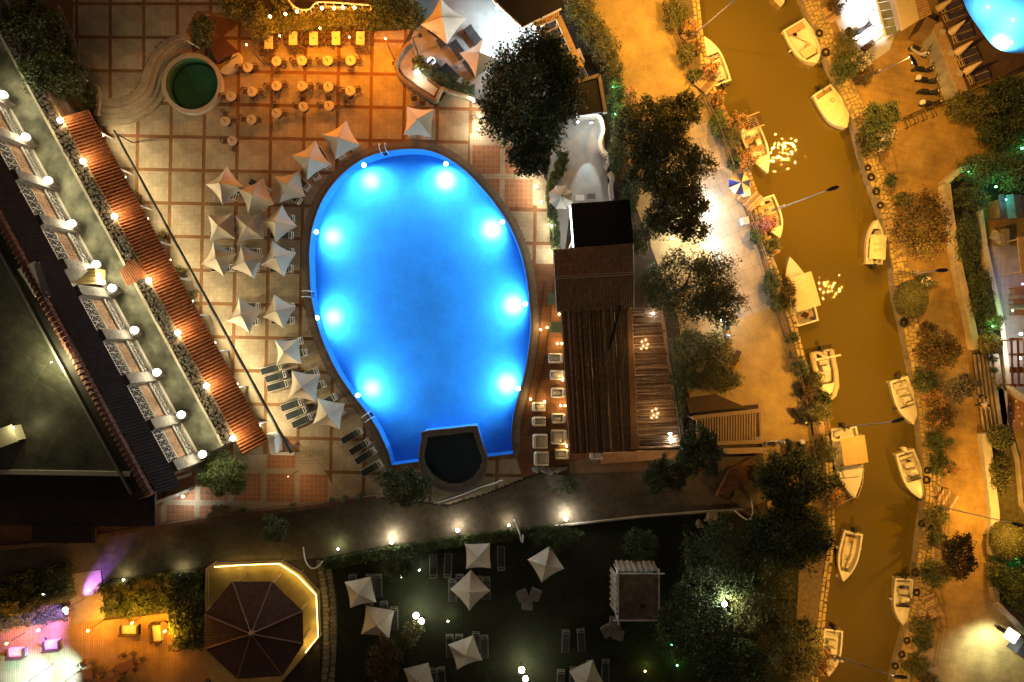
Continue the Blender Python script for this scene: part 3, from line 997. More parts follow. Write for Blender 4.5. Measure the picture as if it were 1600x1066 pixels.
def lamp(px, py, z, label, power, col, bulb, name='wall_lamp', cat='lamp', r=.13, group=None, dz=-.22, off=(0, 0), post=False, radius=.12, spot=None):
    """A lit lamp: shade or bracket, glowing bulb and its light."""
    p = W(px, py, z)
    t = thing(name, label, cat, (p.x, p.y, 0 if post else z), group=group)
    MB().ball(p, r, 12, sz=1.0).build('bulb', bulb, t, smooth=True)
    if post:
        MB().tube([(p.x, p.y, 0), (p.x, p.y, z - r)], .035, 6).build('pole', DARKM, t)
    else:
        MB().lathe([(r * .5, -.06), (r * .9, -.02), (r * .9, .0), (r * .4, .02)], (p.x, p.y, z - r - .02), 10).build('bracket', DARKM, t)
    loc = (p.x + off[0], p.y + off[1], z + dz)
    if spot:
        light(t, 'SPOT', loc, power, col, radius, aim=spot[0], cone=spot[1], blend=spot[2] if len(spot) > 2 else .6)
    else:
        light(t, 'POINT', loc, power, col, radius)
    return t
# ---------------------------------------------------------------- the hotel at the far side of the terrace
DW = Vector((.477, -.879, 0)); NW = Vector((.879, .477, 0))
def o_of(x600, z):
    p = W(x600, 600, z); return p.x * NW.x + p.y * NW.y
def s_of(px, py, z):
    p = W(px, py, z); return p.x * DW.x + p.y * DW.y
def zsolve(pa, za, pb):
    return H - (H - za) * o_of(pa, 0) / o_of(pb, 0)
def HP(o, s, z):
    return NW * o + DW * s + Vector((0, 0, z))
def hbox(b, o0, o1, s0, s1, z0, z1, mi=0):
    c = HP((o0 + o1) / 2, (s0 + s1) / 2, (z0 + z1) / 2)
    return b.box(c, (abs(o1 - o0), abs(s1 - s0), z1 - z0), math.atan2(NW.y, NW.x), mi)

hotel = thing('hotel', 'long hotel wing with stepped balconies, tiled roofs and lit partition walls', 'building', tuple(W(150, 500)))
ZF = 3.5
Z2 = zsolve(252, ZF, 236)
Z1b = Z2 + 1.3
Z1 = zsolve(214, Z1b, 195)
ZR = Z1 + 1.6
s_end = s_of(316, 712, 5)
s_beg = -46
oF0, oF1 = o_of(300, ZF), o_of(252, ZF)
b = MB(); hbox(b, oF0, oF1 - .2, s_beg, s_end, 0.0, ZF); b.build('terrace_floor', mat('balcony_floor', (.15, .147, .10), .7, .45, .7, stain=.6), hotel)
b = MB(); hbox(b, oF1, oF1 - .25, s_beg, s_end, ZF - .2, ZF + .25); b.build('plinth', WHITE, hotel)
b = MB(); hbox(b, oF0 + .1, oF0 - .1, s_beg, s_end, 3.2, ZF + .45); b.build('kerb', mat('hotel_kerb', (.36, .33, .25), .8, .2), hotel)
# rough planting strip along the parapet
oP0, oP1 = o_of(321, 3.9), o_of(303, 3.9)
b = MB(); hbox(b, oP0, oF0 + .12, s_beg, s_end, 0.0, 3.75); b.build('parapet', STONE, hotel)
bs = MB()
s_ = s_beg
while s_ < s_end:
    for k_ in range(3):
        w_ = random.uniform(.2, .5)
        bs.box(HP(oF0 + .25 + k_ * .3 + random.uniform(-.1, .1), s_ + random.uniform(-.1, .1), 3.8), (random.uniform(.2, .4), w_, random.uniform(.15, .4)), math.atan2(NW.y, NW.x) + random.uniform(-.5, .5), taper=.7)
    s_ += .42
bs.build('parapet_stone', mat('dark_rubble', (.11, .095, .075), .95, .45, 3.0), hotel, kind='stuff')

def lattice(o_, s0, s1, z0, z1, name):
    """Pierced rail: top and bottom bars, uprights and crossed bars, one panel."""
    bb = MB()
    hbox(bb, o_ - .06, o_ + .06, s0, s1, z1 - .12, z1)
    hbox(bb, o_ - .06, o_ + .06, s0, s1, z0, z0 + .1)
    n = max(2, int((s1 - s0) / .5))
    st = (s1 - s0) / n
    for i in range(n):
        a = s0 + i * st
        bb.tube([HP(o_, a, z0), HP(o_, a, z1)], .03, 4)
        zm = (z0 + z1) / 2
        for (za, zb) in ((z0, zm), (zm, z1)):
            bb.tube([HP(o_, a, za), HP(o_, a + st, zb)], .028, 4)
            bb.tube([HP(o_, a, zb), HP(o_, a + st, za)], .028, 4)
        bb.tube([HP(o_, a, zm), HP(o_, a + st, zm)], .03, 4)
    return bb.build(name, mat('pierced_rail_white', (.30, .29, .275), .7, .12), hotel)

lamps_w = [(5, 148), (40, 214), (75, 282), (112, 349), (150, 413), (175, 450), (210, 516), (245, 582), (283, 648), (316, 710)]
ZL = 5.0
sl = [s_of(x, y, ZL) for x, y in lamps_w]
oL = [o_of(x + (600 - y) * .5427, ZL) for x, y in lamps_w]
o2 = oF1 - .12
o1 = o_of(214, Z1b)
segs = [s_beg] + sl
BACKW = mat('hotel_wall', (.20, .18, .15), .85, .25, 1.5, stain=.3)
b = MB(); hbox(b, o1 - 1.2, o1 - 1.5, s_beg, s_end, 0, Z1 + .4); b.build('wall', BACKW, hotel)
for i in range(len(segs) - 1):
    if i == 5:      # the stair bay
        continue
    a, c = segs[i] + .2, segs[i + 1] - .2
    if c - a < 1:
        continue
    lattice(o2, a, c, ZF + .25, Z2, 'balcony_rail')
    lattice(o1, a, c, Z1b, Z1, 'upper_balcony_rail')
    bb = MB()
    q = [HP(o2 - .12, a, Z2 - .1), HP(o2 - .12, c, Z2 - .1), HP(o1 + .1, c, Z1b - .05), HP(o1 + .1, a, Z1b - .05)]
    tile_roof(bb, q, max(3, int((c - a) / .3)), 6, .05, .03, 3)
    bb.build('tiled_slope', ROOFB, hotel)
    bb = MB(); hbox(bb, o1 - .1, o1 - 1.3, a, c, Z1b - .3, Z1b); bb.build('upper_balcony_floor', mat('upper_floor', (.14, .125, .11), .8, .2), hotel)
PW = mat('partition_stone', (.125, .115, .105), .9, .5, 4.0, bump=.9, stain=.3)
for i, (x, y) in enumerate(lamps_w):
    bb = MB()
    hbox(bb, o1 - 1.3, o1 + .5, sl[i] - .42, sl[i] + .42, 3, Z1 + .15)
    bb.build('upper_partition', PW, hotel)
    bb = MB()
    hbox(bb, o1 + .5, o2 - .3, sl[i] - .3, sl[i] + .3, 3, Z2 + .7)
    hbox(bb, o2 - .3, oL[i] - .15, sl[i] - .26, sl[i] + .26, 3, ZL - .45)
    bb.build('partition', PW, hotel)
for i, (x, y) in enumerate(lamps_w):
    lamp(x, y, ZL, f'white glowing globe lamp on the {ordinal(i)} balcony partition of the hotel from the shrubbery corner', 210, (1.0, .90, .56), B_WARM, r=.29, dz=.45, off=(.25, .1), group='globe lamps on the balcony partitions')
# main roof: dark tiles, ridge, gutter, flat roof
b = MB()
oE, oR = o_of(196, Z1 + .3), o_of(152, ZR)
tile_roof(b, [HP(oE, s_beg, Z1 + .3), HP(oE, s_end + 1.5, Z1 + .3), HP(oR, s_end + 1.2, ZR), HP(oR, s_beg, ZR)], 170, 9, .05, .03, 3)
b.build('dark_tiled_roof', ROOFD, hotel)
b = MB()
ob = o_of(141, ZR)
s_ = s_beg
while s_ < s_end + .8:
    b.tube([HP(ob, s_, ZR + .05), HP(ob, s_ + .46, ZR + .11)], [.30, .36], 8)
    s_ += .42
b.build('ridge_tiles', RIDGE, hotel, kind='stuff')
b = MB(); hbox(b, o_of(131, ZR), o_of(113, ZR - .1), s_beg, s_end + .9, ZR - .7, ZR - .25); b.build('gutter', mat('gutter_dark', (.02, .018, .017), .6), hotel)
b = MB(); hbox(b, o_of(114, ZR), o_of(110, ZR), s_beg, s_end + .3, ZR - .7, ZR + .1); b.build('parapet_flashing', GREYM, hotel)
zfl = ZR - .4
pts = [(0, 393), (186, 738), (-80, 736), (-80, 250)]
b = MB().prism([W(x, y, zfl).xy for x, y in pts][::-1], zfl - .3, zfl)
b.build('flat_roof', brick_mat('flat_roof_felt', (.055, .058, .045), (.05, .05, .04), (.085, .085, .062), 3.4, 1.15, rot=.55, stain=.6, mortar=.02, rough=.45, spec=.35), hotel)
b = MB()
p0, p1 = W(-60, 737, zfl + .3), W(203, 741, zfl + .3)
b.ribbon([p0, p1], .32, zfl - .6, zfl + .3); b.build('roof_kerb', mat('roof_kerb_grey', (.30, .29, .26), .8), hotel)
b = MB(); c = W(12, 682, zfl + .5); b.box(c, (1.7, 1.1, 1.0), .35); b.box((c.x, c.y, c.z + .53), (1.9, 1.3, .06), .35)
tag(b.build('roof_cabinet', mat('cabinet_pale', (.62, .58, .44), .6, .1)), 'pale square service cabinet standing on the dark flat roof of the hotel', 'cabinet')
for (px, py, pw, w_) in ((80, 566, 1100, 'beside the gutter'), (22, 668, 60, 'beside the pale cabinet')):  # unseen roof lamps, assumed for the glow on roof and cabinet
    lamp(px, py, zfl + 1.3, f'assumed small yellowish bulkhead lamp on the flat hotel roof {w_}', pw, (1.0, .88, .42), emit('assumed_roof_bulb', (1, .85, .45), 2), r=.06, dz=.15)
# white gable and the stair bay
b = MB().prism([W(x, y, ZR + .3).xy for x, y in [(27, 421), (53, 409), (58, 436), (66, 446), (73, 458), (54, 464), (40, 440)]], ZR - 1.2, ZR + .3)
b.build('gable', WHITE, hotel)
b = MB()
tile_roof(b, [W(79, 462, ZR), W(60, 408, ZR), W(52, 412, ZR + .6), W(68, 468, ZR + .6)], 14, 3, .05, .03, 3); b.build('gable_tiles', ROOFD, hotel)
for k_ in range(5):
    y = 420 + k_ * 5
    bb = MB(); p0, p1 = W(86 + k_ * 2, y, 6.0 - k_ * .15), W(158, y + 3, 4.8 - k_ * .15)
    bb.ribbon([p0, p1], .2, 4.2 - k_ * .15, 5.6 - k_ * .2)
    bb.build('stair_plank', mat('stair_board', (.55, .42, .2), .6, .15), hotel)
lamp(160, 441, 4.6, 'second white lamp squeezed beside the stair bay of the hotel', 220, (1.0, .86, .5), B_WARM, r=.2, dz=.4, off=(.1, .15))
b = MB()
tile_roof(b, [W(226, 418, 3.95), W(213, 446 - 20, 3.95), W(190, 422, 4.5), W(203, 403, 4.5)], 9, 7, .05, .03, 4)
tile_roof(b, [W(232, 432, 3.9), W(198, 447, 3.9), W(187, 424, 4.5), W(210, 405, 4.5)], 9, 7, .05, .03, 4)
b.build('porch_tiles', ROOFT, hotel)
# tiled canopy over the ground floor
can = thing('tiled_canopy', 'long sloping terracotta tiled canopy along the hotel front lit by lamps', 'canopy', tuple(W(260, 480)))
oc0, oc1 = o_of(371, 2.8), o_of(320, 3.65)
sc0, sc1 = s_of(112, 180, 3.2), s_of(398, 702, 3.0)
b = MB()
tile_roof(b, [HP(oc0, sc0, 2.8), HP(oc0, sc1, 2.8), HP(oc1, sc1, 3.65), HP(oc1, sc0, 3.65)], 112, 9, .13, .05, 4)
b.build('roof_tiles', ROOFT, can, kind='stuff')
b = MB(); solid_quad(b, [HP(oc0 - .05, sc0, 2.76), HP(oc0 - .05, sc1, 2.76), HP(oc1, sc1, 3.6), HP(oc1, sc0, 3.6)], .1); b.build('soffit', WOODD, can)
for i in range(9):
    s_ = sc0 + (sc1 - sc0) * (i + .5) / 9
    MB().tube([HP(oc0 - .35, s_, 0), HP(oc0 - .35, s_, 2.72)], .08, 6).build('post', WHITEM, can)
for i, (x, y) in enumerate([(94, 188), (130, 252), (179, 338), (232, 438), (278, 520), (323, 603), (364, 685)]):
    lamp(x, y, 4.0, f'warm white lamp at the top of the tiled canopy, {ordinal(i)} from the shrubbery corner', 190, WARMO, B_WARM, r=.22, dz=.3, off=(.34, .12), group='lamps along the tiled canopy')
for i in range(8):  # unseen eave lamps, assumed from the light on the terrace
    s_ = sc0 + (sc1 - sc0) * (i + .6) / 8
    p = HP(oc0 - .15, s_, 2.55)
    t = thing('assumed_soffit_lamp', f'assumed warm lamp under the eave of the tiled canopy, {ordinal(i)} from the curved steps', 'lamp', tuple(p), group='assumed lamps under the tiled canopy')
    MB().lathe([(.1, .1), (.12, .0), (.05, -.03)], p, 10).build('bulb', B_WARM, t)
    MB().lathe([(.14, .1), (.14, .13)], p, 10).build('housing', DARKM, t)
    light(t, 'SPOT', (p.x, p.y, 2.42), 500 if i < 5 else 800, (1.0, .78, .42), .1, aim=(p.x + 2.6 * NW.x, p.y + 2.6 * NW.y, 0), cone=150, blend=.6)
# lower black roof
low = thing('annexe', 'low annexe with wide black tiled roof beside the lane', 'building', tuple(W(120, 790)))
ro = [(-40, 741), (205, 741), (242, 762), (242, 823), (148, 823), (148, 849), (50, 849), (50, 822), (-40, 818)]
b = MB().prism([W(x, y, 3.4).xy for x, y in ro][::-1], 3.15, 3.4); b.build('roof_slab', ROOFD, low)
b = MB()
tile_roof(b, [W(241, 822, 3.42), W(-40, 820, 3.42), W(-40, 782, 4.0), W(214, 782, 4.0)], 58, 6, .06, .035, 3)
tile_roof(b, [W(-40, 743, 3.42), W(206, 743, 3.42), W(214, 782, 4.0), W(-40, 782, 4.0)], 58, 6, .06, .035, 3)
tile_roof(b, [W(242, 763, 3.42), W(242, 822, 3.42), W(214, 784, 4.0), W(206, 744, 3.5)], 12, 5, .06, .035, 3)
tile_roof(b, [W(147, 848, 3.42), W(51, 848, 3.42), W(51, 822, 3.6), W(147, 822, 3.6)], 20, 4, .06, .035, 3)
b.build('roof_tiles', ROOFD, low, kind='stuff')
b = MB().prism([W(x, y, 0).xy for x, y in [(40, 760), (215, 765), (228, 800), (60, 800), (-40, 800), (-40, 760)]][::-1], 0, 3.2); b.build('wall', BACKW, low)
# pierced walls of the annexe by the corner tree
for (q0, q1) in (((243, 786), (262, 778)), ((264, 777), (284, 770)), ((286, 769), (304, 762))):
    bb = MB(); p0, p1 = W(*q0), W(*q1); bb.ribbon([p0, p1], .25, 0, 1.0)
    bb.build('pierced_wall', mat('white_wall_dim', (.5, .49, .46), .8, .12), low)
lamp(286, 776, 1.0, 'white lamp behind the pierced wall of the annexe', 110, WHT, B_WARM, r=.1, dz=.2, off=(.2, -.5), post=True)
lamp(450, 745, 2.6, 'added warm lamp on a post at the curved end of the terracotta panels', 170, WARMO, emit('added_warm_bulb', (1, .7, .35), 3), r=.05, dz=-.1, post=True)  # post lamp added to brighten the terracotta panels
bb = MB(); bb.ribbon([W(246, 757), W(300, 740)], .22, 0, 1.1); bb.build('terrace_wall', mat('white_wall_dim', (.5, .49, .46)), low)

# long grey awning rail lying across the terrace and its stand
rail = thing('awning_rail', 'very long dark grey metal rail running parallel to the tiled canopy over the terrace', 'rail', tuple(W(320, 450)))
a_, c_ = W(178, 204, 2.6), W(455, 708, 2.6)
MB().tube([a_, (a_ + c_) / 2, c_], [.105, .13, .15], 8).build('rail_tube', mat('rail_grey', (.075, .085, .08), .4, .15, metal=.4), rail)
for q in (0.01, .985):
    p = a_ * (1 - q) + c_ * q
    MB().tube([(p.x, p.y, 0), (p.x, p.y, 2.6)], .06, 6).build('post', GREYM, rail)
st = thing('rail_stand', 'white metal stand with boxy motor at the lower end of the long rail', 'stand', tuple(W(437, 690)))
p = W(436, 690, 0)
MB().box((p.x, p.y, .9), (.5, 1.5, 1.8), .1).build('cabinet', WHITEM, st)
MB().box((p.x + .05, p.y + .75, 1.95), (.7, .5, .35), .1).build('motor', WHITE, st)
MB().ribbon([W(425, 708), W(461, 709)], .25, 0, .25).build('foot_plate', WHITEM, st)

# ---------------------------------------------------------------- buildings at the top: white lit terrace house
sheet('raised_terrace', [(640, 66), (655, 30), (640, -40), (800, -40), (850, 40), (880, 130), (870, 230), (800, 170), (752, 156), (722, 148), (690, 134), (664, 110), (650, 92)], .02, mat('terrace_concrete', (.30, .30, .29), .8, .2, .8, stain=.25))
sheet('side_terrace', [(865, 190), (940, 180), (948, 260), (952, 320), (890, 330), (880, 420), (868, 420), (855, 290)], .024, mat('side_concrete', (.38, .38, .36), .8, .15, .8, stain=.25))
th = thing('terrace_house', 'flat black roofed house corner over a white floodlit terrace', 'building', tuple(W(830, 10)))
rt = [(764, -40), (772, 0), (816, 43), (836, 34), (876, 14), (884, -40)]
b = MB().prism([W(x, y, 3.3).xy for x, y in rt], 3.1, 3.3); b.build('roof_slab', mat('black_roof_felt', (.02, .018, .022), .9, .3), th)
b = MB(); b.ribbon([W(x, y, 3.35) for x, y in [(762, -40), (771, 1), (816, 43.5), (877, 14)]], .12, 3.28, 3.42); b.build('roof_edge', WHITEM, th)
b = MB().prism([W(x, y, 3).xy for x, y in [(790, -40), (800, 5), (818, 28), (866, 4), (870, -40)]], 0, 3.1); b.build('wall', WHITE, th)
lamp(806, 41, 2.75, 'cold white floodlight under the black roof corner above the raised terrace', 900, COOL, B_COOL, r=.14, dz=-.25, off=(-.3, -.2))
lamp(778, 12, 2.75, 'cold white floodlight under the long edge of the black roof', 800, COOL, B_COOL, r=.14, dz=-.25, off=(-.35, -.1))
lamp(838, 44, 2.6, 'cold white lamp lighting the white wall behind the conifer', 420, COOL, B_COOL, r=.12, dz=-.25, off=(.1, -.3))
b = MB(); b.ribbon([W(x, y, 1.4) for x, y in [(834, 38), (846, 66)]], .25, 0, 1.8); tag(b.build('white_wall', WHITE), 'short white wall brightly lit below the corner of the black roof', 'wall')
# pergola of pale beams beside the conifer
pg = thing('beam_pergola', 'open wooden pergola frame of orange lit beams between conifer and hedge', 'pergola', tuple(W(880, 75)))
pf = [W(x, y, 2.8) for x, y in [(838, 42), (872, 26), (908, 106), (876, 128)]]
for i in range(4):
    a, c = pf[i], pf[(i + 1) % 4]
    bb = MB(); bb.ribbon([a, c], .22 if i != 1 else .5, 2.65, 2.85); bb.build('beam', WOODP if i in (0, 1) else WOOD, pg)
for k_ in range(1, 6):
    q = k_ / 6
    a = pf[0] * (1 - q) + pf[3] * q; c = pf[1] * (1 - q) + pf[2] * q
    bb = MB(); bb.ribbon([a, c], .09, 2.86, 2.94); bb.build('rafter', WOODP, pg)
for k_, p in enumerate(pf):
    MB().tube([(p.x, p.y, 0), (p.x, p.y, 2.64)], .09, 6).build('post', WOOD, pg)
b = MB()
tile_roof(b, [W(836, 42, 2.9), W(874, 24, 2.9), W(873, 17, 3.05), W(834, 34, 3.05)], 12, 2, .04, .02, 4); tag(b.build('tiled_eave', mat('eave_orange', (.42, .24, .08), .8, .25, 3.0)), 'narrow orange tiled eave below the black roof by the pergola', 'eave')
fn = thing('garden_fence', 'slim metal fence with a gate panel between pergola and hedge', 'fence', tuple(W(900, 80)))
fl = [W(x, y, .9) for x, y in [(872, 24), (884, 50), (897, 76), (911, 104), (922, 126)]]
for z_ in (.35, .95):
    MB().tube([(p.x, p.y, z_) for p in fl], .03, 5).build('fence_rail', GREYM, fn)
for p in fl:
    MB().tube([(p.x, p.y, 0), (p.x, p.y, 1.1)], .035, 5).build('post', GREYM, fn)
MB().ribbon([W(903, 80, .6), W(911, 100, .6)], .25, .1, 1.1).build('gate_panel', WOODP, fn)
# black flat roof block
bk = thing('flat_roof_block', 'square black flat roof with a pale raised rim beside the conifer', 'building', tuple(W(920, 150)))
ro = [(896, 130), (935, 119), (944, 175), (903, 180)]
MB().prism([W(x, y, 3.0).xy for x, y in ro], 2.8, 3.0).build('roof_slab', mat('black_roof_felt', (.02, .018, .022)), bk)
for (q0, q1) in (((896, 130), (936, 118)), ((936, 118), (946, 176))):
    MB().ribbon([W(*q0, 3.05), W(*q1, 3.05)], .28, 2.7, 3.15).build('roof_rim', mat('rim_taupe', (.20, .16, .12), .8), bk)
MB().prism([W(x, y, 2.8).xy for x, y in [(902, 134), (931, 126), (938, 170), (906, 174)]], 0, 2.8).build('wall', WHITE, bk)
lamp(936, 183, 2.5, 'bright white wall lamp below the black flat roof shining down the side terrace', 130, (.9, 1.0, .97), B_COOL, r=.14, dz=-.2, off=(-.05, -.35))
lamp(903, 191, 2.4, 'small white lamp where the conifer meets the side terrace', 60, WHT, B_COOL, r=.08, dz=-.2, off=(.1, -.3))
p = W(924, 190, 1.9)
sp = thing('spot_lamp', 'cold narrow floodlight throwing a pale cone along the side terrace', 'lamp', tuple(p))
MB().box(p, (.3, .15, .2)).build('housing', DARKM, sp)
MB().box((p.x, p.y - .1, p.z - .03), (.22, .06, .12)).build('lens', B_COOL, sp)
light(sp, 'SPOT', (p.x, p.y - .25, 1.9), 1100, (.72, .92, 1.0), .06, aim=W(916, 300, 0), cone=30, blend=.3)
# curved white wall beside the side terrace
ww = MB(); ww.ribbon([W(x, y, .6) for x, y in smooth_loop([(938, 186), (942, 205), (937, 222), (941, 236), (951, 246), (950, 256), (946, 262)], 4, False)], .32, 0, .9)
tag(ww.build('curved_wall', WHITE), 'wavy white garden wall along the edge of the side terrace', 'wall')
ww = MB(); ww.ribbon([W(x, y, .6) for x, y in smooth_loop([(952, 270), (957, 280), (954, 292), (956, 312)], 4, False)], .32, 0, .9)
tag(ww.build('curved_wall', WHITE), 'short white wavy wall between the side terrace and the black bar roof', 'wall')

# ---------------------------------------------------------------- pool bar
bar = thing('bar_pavilion', 'pool bar with black square roof joined to a brown two slope tiled roof', 'building', tuple(W(930, 400)))
ro = [(893, 318), (984, 312), (990, 384), (897, 390)]
MB().prism([W(x, y, 3.1).xy for x, y in ro], 2.9, 3.1).build('black_roof', mat('black_bar_roof', (.012, .011, .012), .8, .3), bar)
MB().prism([W(x, y, 2.8).xy for x, y in [(912, 324), (976, 320), (982, 400), (982, 470), (890, 476), (886, 400)]], 0, 2.85).build('wall', WHITE, bar)
b = MB()
tile_roof(b, [W(990, 381, 3.3), W(864, 391, 3.3), W(866, 434, 4.0), W(991, 427, 4.0)], 34, 9, .09, .04, 4)
tile_roof(b, [W(869, 487, 3.25), W(991, 481, 3.25), W(991, 427, 4.0), W(866, 434, 4.0)], 34, 9, .09, .04, 4)
b.build('brown_tiles', ROOFB, bar, kind='stuff')
b = MB(); solid_quad(b, [W(990, 381, 3.26), W(864, 391, 3.26), W(866, 434, 3.95), W(991, 427, 3.95)], .08); solid_quad(b, [W(869, 487, 3.21), W(991, 481, 3.21), W(991, 427, 3.95), W(866, 434, 3.95)], .08); b.build('roof_boards', WOODD, bar)
for dy in (-1.2, 1.6):
    MB().tube([W(866, 434 + dy, 4.12), W(928, 430.5 + dy, 4.12), W(991, 427 + dy, 4.12)], .05, 6).build('ridge_batten', mat('ridge_batten', (.42, .29, .20), .8), bar)
for (x, y) in ((872, 396), (874, 480), (984, 388), (985, 474)):
    p = W(x, y, 3.1); MB().tube([(p.x, p.y, 0), (p.x, p.y, 3.1)], .08, 6).build('post', WOODD, bar)
led = thing('light_strip', 'bright white light strip along the poolside edge of the black bar roof', 'lamp', tuple(W(893, 355, 2.9)))
MB().tube([W(890.5, 322, 2.85), W(895.5, 386, 2.85)], .05, 6).build('tube', emit('strip_white', (.9, .97, 1), 14), led)
MB().ribbon([W(892.2, 322, 2.8), W(897, 386, 2.8)], .05, 2.74, 2.96).build('channel', GREYM, led)
for y in (335, 355, 375):
    light(led, 'POINT', W(889.2 + (y - 322) * .075, y, 2.75), 18, COOL, .08)
# white lamps along the pool hedge
for i, (x, y, pw) in enumerate([(740, 158, 80), (750, 182, 90), (747, 203, 170), (838, 292, 110), (846, 316, 110), (862, 353, 120), (866, 395, 150), (826, 268, 80)]):
    where = ['at the end of the curved planter wall', 'between planter wall and conifer', 'under the conifer edge by the bright paving', 'at the pointed foot of the conifer', 'beside the round white parasol hedge', 'halfway down the poolside hedge', 'at the lower end of the poolside hedge', 'under the dark conifer tip'][i]
    lamp(x, y, .75, f'low warm white garden lamp {where}', pw, (1.0, .84, .58), B_WARM, name='garden_lamp', r=.09, dz=.22, off=(-.25, 0), post=True, group='low lamps along the poolside hedge')

# ---------------------------------------------------------------- reed pergola
rp = thing('reed_pergola', 'large reed covered pergola beside the pool bar with a board down its middle', 'pergola', tuple(W(970, 600)))
ZP = 2.9
def reeds(quad, n, along_v, mats_, name, jitter=.04, cover=.9):
    A, B, C, D = [Vector(p) for p in quad]       # u: A->B , v: A->D
    bb = MB()
    for i in range(n):
        u = (i + random.uniform(.1, .9)) / n
        parts_ = random.choice((1, 1, 2))
        cuts = sorted([0.0, 1.0] + [random.uniform(.3, .7) for _ in range(parts_ - 1)])
        for k in range(len(cuts) - 1):
            if random.random() > cover:
                continue
            v0, v1 = cuts[k] - .01, cuts[k + 1] + .01
            def at(u_, v_):
                return (A * (1 - u_) + B * u_) * (1 - v_) + (D * (1 - u_) + C * u_) * v_
            p0, p1 = at(u + random.uniform(-.3, .3) / n, v0), at(u + random.uniform(-.3, .3) / n, v1)
            d = (p1 - p0).normalized(); nn = Vector((-d.y, d.x, 0)) * random.uniform(.018, .036)
            z_ = random.uniform(0, .05)
            up_ = Vector((0, 0, z_))
            bb.add([p0 - nn + up_, p0 + nn + up_, p1 + nn + up_, p1 - nn + up_, p0 + up_ + Vector((0, 0, .03)), p1 + up_ + Vector((0, 0, .03))], [(0, 4, 5, 3), (4, 1, 2, 5), (0, 3, 2, 1)], random.choices((0, 1, 2), (5, 4, 1.3))[0])
    return bb.build(name, mats_, rp, kind='stuff')
nrow = 6
rows_y = [487, 520, 556, 592, 628, 664, 704]
def lx(y): return 880 + (y - 487) * .062
def mx_(y): return 983 + (y - 482) * .05
def rx_(y): return 1029 + (y - 480) * .15
reeds([W(lx(487), 487, ZP), W(mx_(487), 483, ZP), W(mx_(704), 703, ZP), W(lx(704), 707, ZP)], 250, True, [REED1, REED2, REED3], 'reed_mat', cover=.84)
reeds([W(mx_(482) + 5, 482, ZP), W(mx_(702) + 5, 702, ZP), W(rx_(699), 699, ZP), W(rx_(480), 480, ZP)], 330, False, [REED1, REED2, REED3], 'reed_mat', cover=.8)
for y in rows_y:
    MB().ribbon([W(lx(y), y, ZP - .1), W(rx_(y) + 4, y - 3, ZP - .1)], .16, ZP - .28, ZP - .06).build('beam', WOODD, rp)
b = MB(); q = [W(mx_(484) - 3, 484, ZP + .08), W(mx_(484) + 4, 484, ZP + .08), W(mx_(702) + 4, 702, ZP + .08), W(mx_(702) - 8, 702, ZP + .08)]
solid_quad(b, q[::-1], .06); b.build('board', mat('orange_board', (.34, .17, .06), .7, .25, 4.0), rp)
MB().ribbon([W(lx(487) - 2, 487, ZP), W(lx(704) - 2, 707, ZP)], .14, ZP - .1, ZP + .1).build('edge_beam', WOOD, rp)
MB().ribbon([W(1044, 530, ZP), W(1066, 700, ZP)], .1, ZP - .1, ZP + .1).build('edge_beam', WOODD, rp)
for x, y in ((lx(490), 492), (lx(590), 590), (lx(700), 700), (rx_(490), 490), (rx_(590), 590), (rx_(698), 696)):
    p = W(x, y, ZP); MB().tube([(p.x, p.y, 0), (p.x, p.y, ZP - .28)], .09, 6).build('post', WOODD, rp)
pole = MB(); pole.tube([W(970, 478, 3.6), W(952, 545, 3.2)], .13, 7)
tag(pole.build('leaning_pole', mat('dark_pole', (.02, .015, .012), .8)), 'dark thick pole leaning across the reed roof from the tiled ridge', 'pole')
sheet('pergola_floor', [(880, 485), (1035, 480), (1070, 705), (1070, 735), (890, 740)], .03, mat('pergola_floor_tile', (.24, .15, .09), .7, .25, 1.0, stain=.2))
b = MB(); b.ribbon([W(938, 716), W(1070, 706)], .9, 0, .45); tag(b.build('planter_box', mat('orange_plaster', (.40, .22, .10), .85, .2)), 'long low orange planter wall along the front of the reed pergola', 'planter')
b = MB(); b.ribbon([W(1046, 528, .3), W(1066, 690, .3)], .5, .03, .35)
tag(b.build('glazed_edge', mat('wet_paving', (.10, .10, .095), .25, .4, 4.0)), 'dark shiny paved strip along the outer side of the reed pergola', 'paving')
for cx_, cy_, w_ in ((1007, 537, 'upper'), (1023, 645, 'lower')):
    p = W(cx_, cy_, ZP + .1)
    t = thing('bulb_cluster', f'cluster of round basket lamps glowing through the {w_} part of the reed roof', 'lamp', tuple(p))
    for (dx, dy) in ((-4, -3), (2, -6), (5, 1), (-2, 4), (3, 7), (-5, 8)):
        q = W(cx_ + dx, cy_ + dy, ZP + .12)
        MB().torus(q, .13, .03, 12, 5).build('basket_ring', REED3, t)
        MB().ball(q, .07, 8).build('bulb', emit('basket_bulb', (1, .72, .38), 2.2), t)
    light(t, 'POINT', (p.x, p.y, ZP + .7), 55, (1, .66, .3), .2)
    light(t, 'POINT', (p.x, p.y, ZP - .8), 260, (1, .66, .3), .2)
for i, y in enumerate((510, 574, 646)):  # hanging lamps added to light the dark reed roof from below
    lamp(935 + i * 4, y, ZP - .5, f'added warm lamp hanging below the wide reed mat, {ordinal(i)} from the tiled bar roof', 85, (1, .7, .4), emit('added_under_bulb', (1, .72, .4), 3), r=.09, dz=-.2, group='added lamps below the reed mat')
lamp(1047, 680, 2.75, 'brilliant white lamp at the outer lower corner of the reed pergola', 230, (.95, .97, .92), B_COOL, r=.22, dz=.25, off=(.1, -.35))
lamp(1020, 490, 3.1, 'small white lamp on the upper outer corner of the reed pergola', 28, WHT, B_COOL, r=.1, dz=.3)
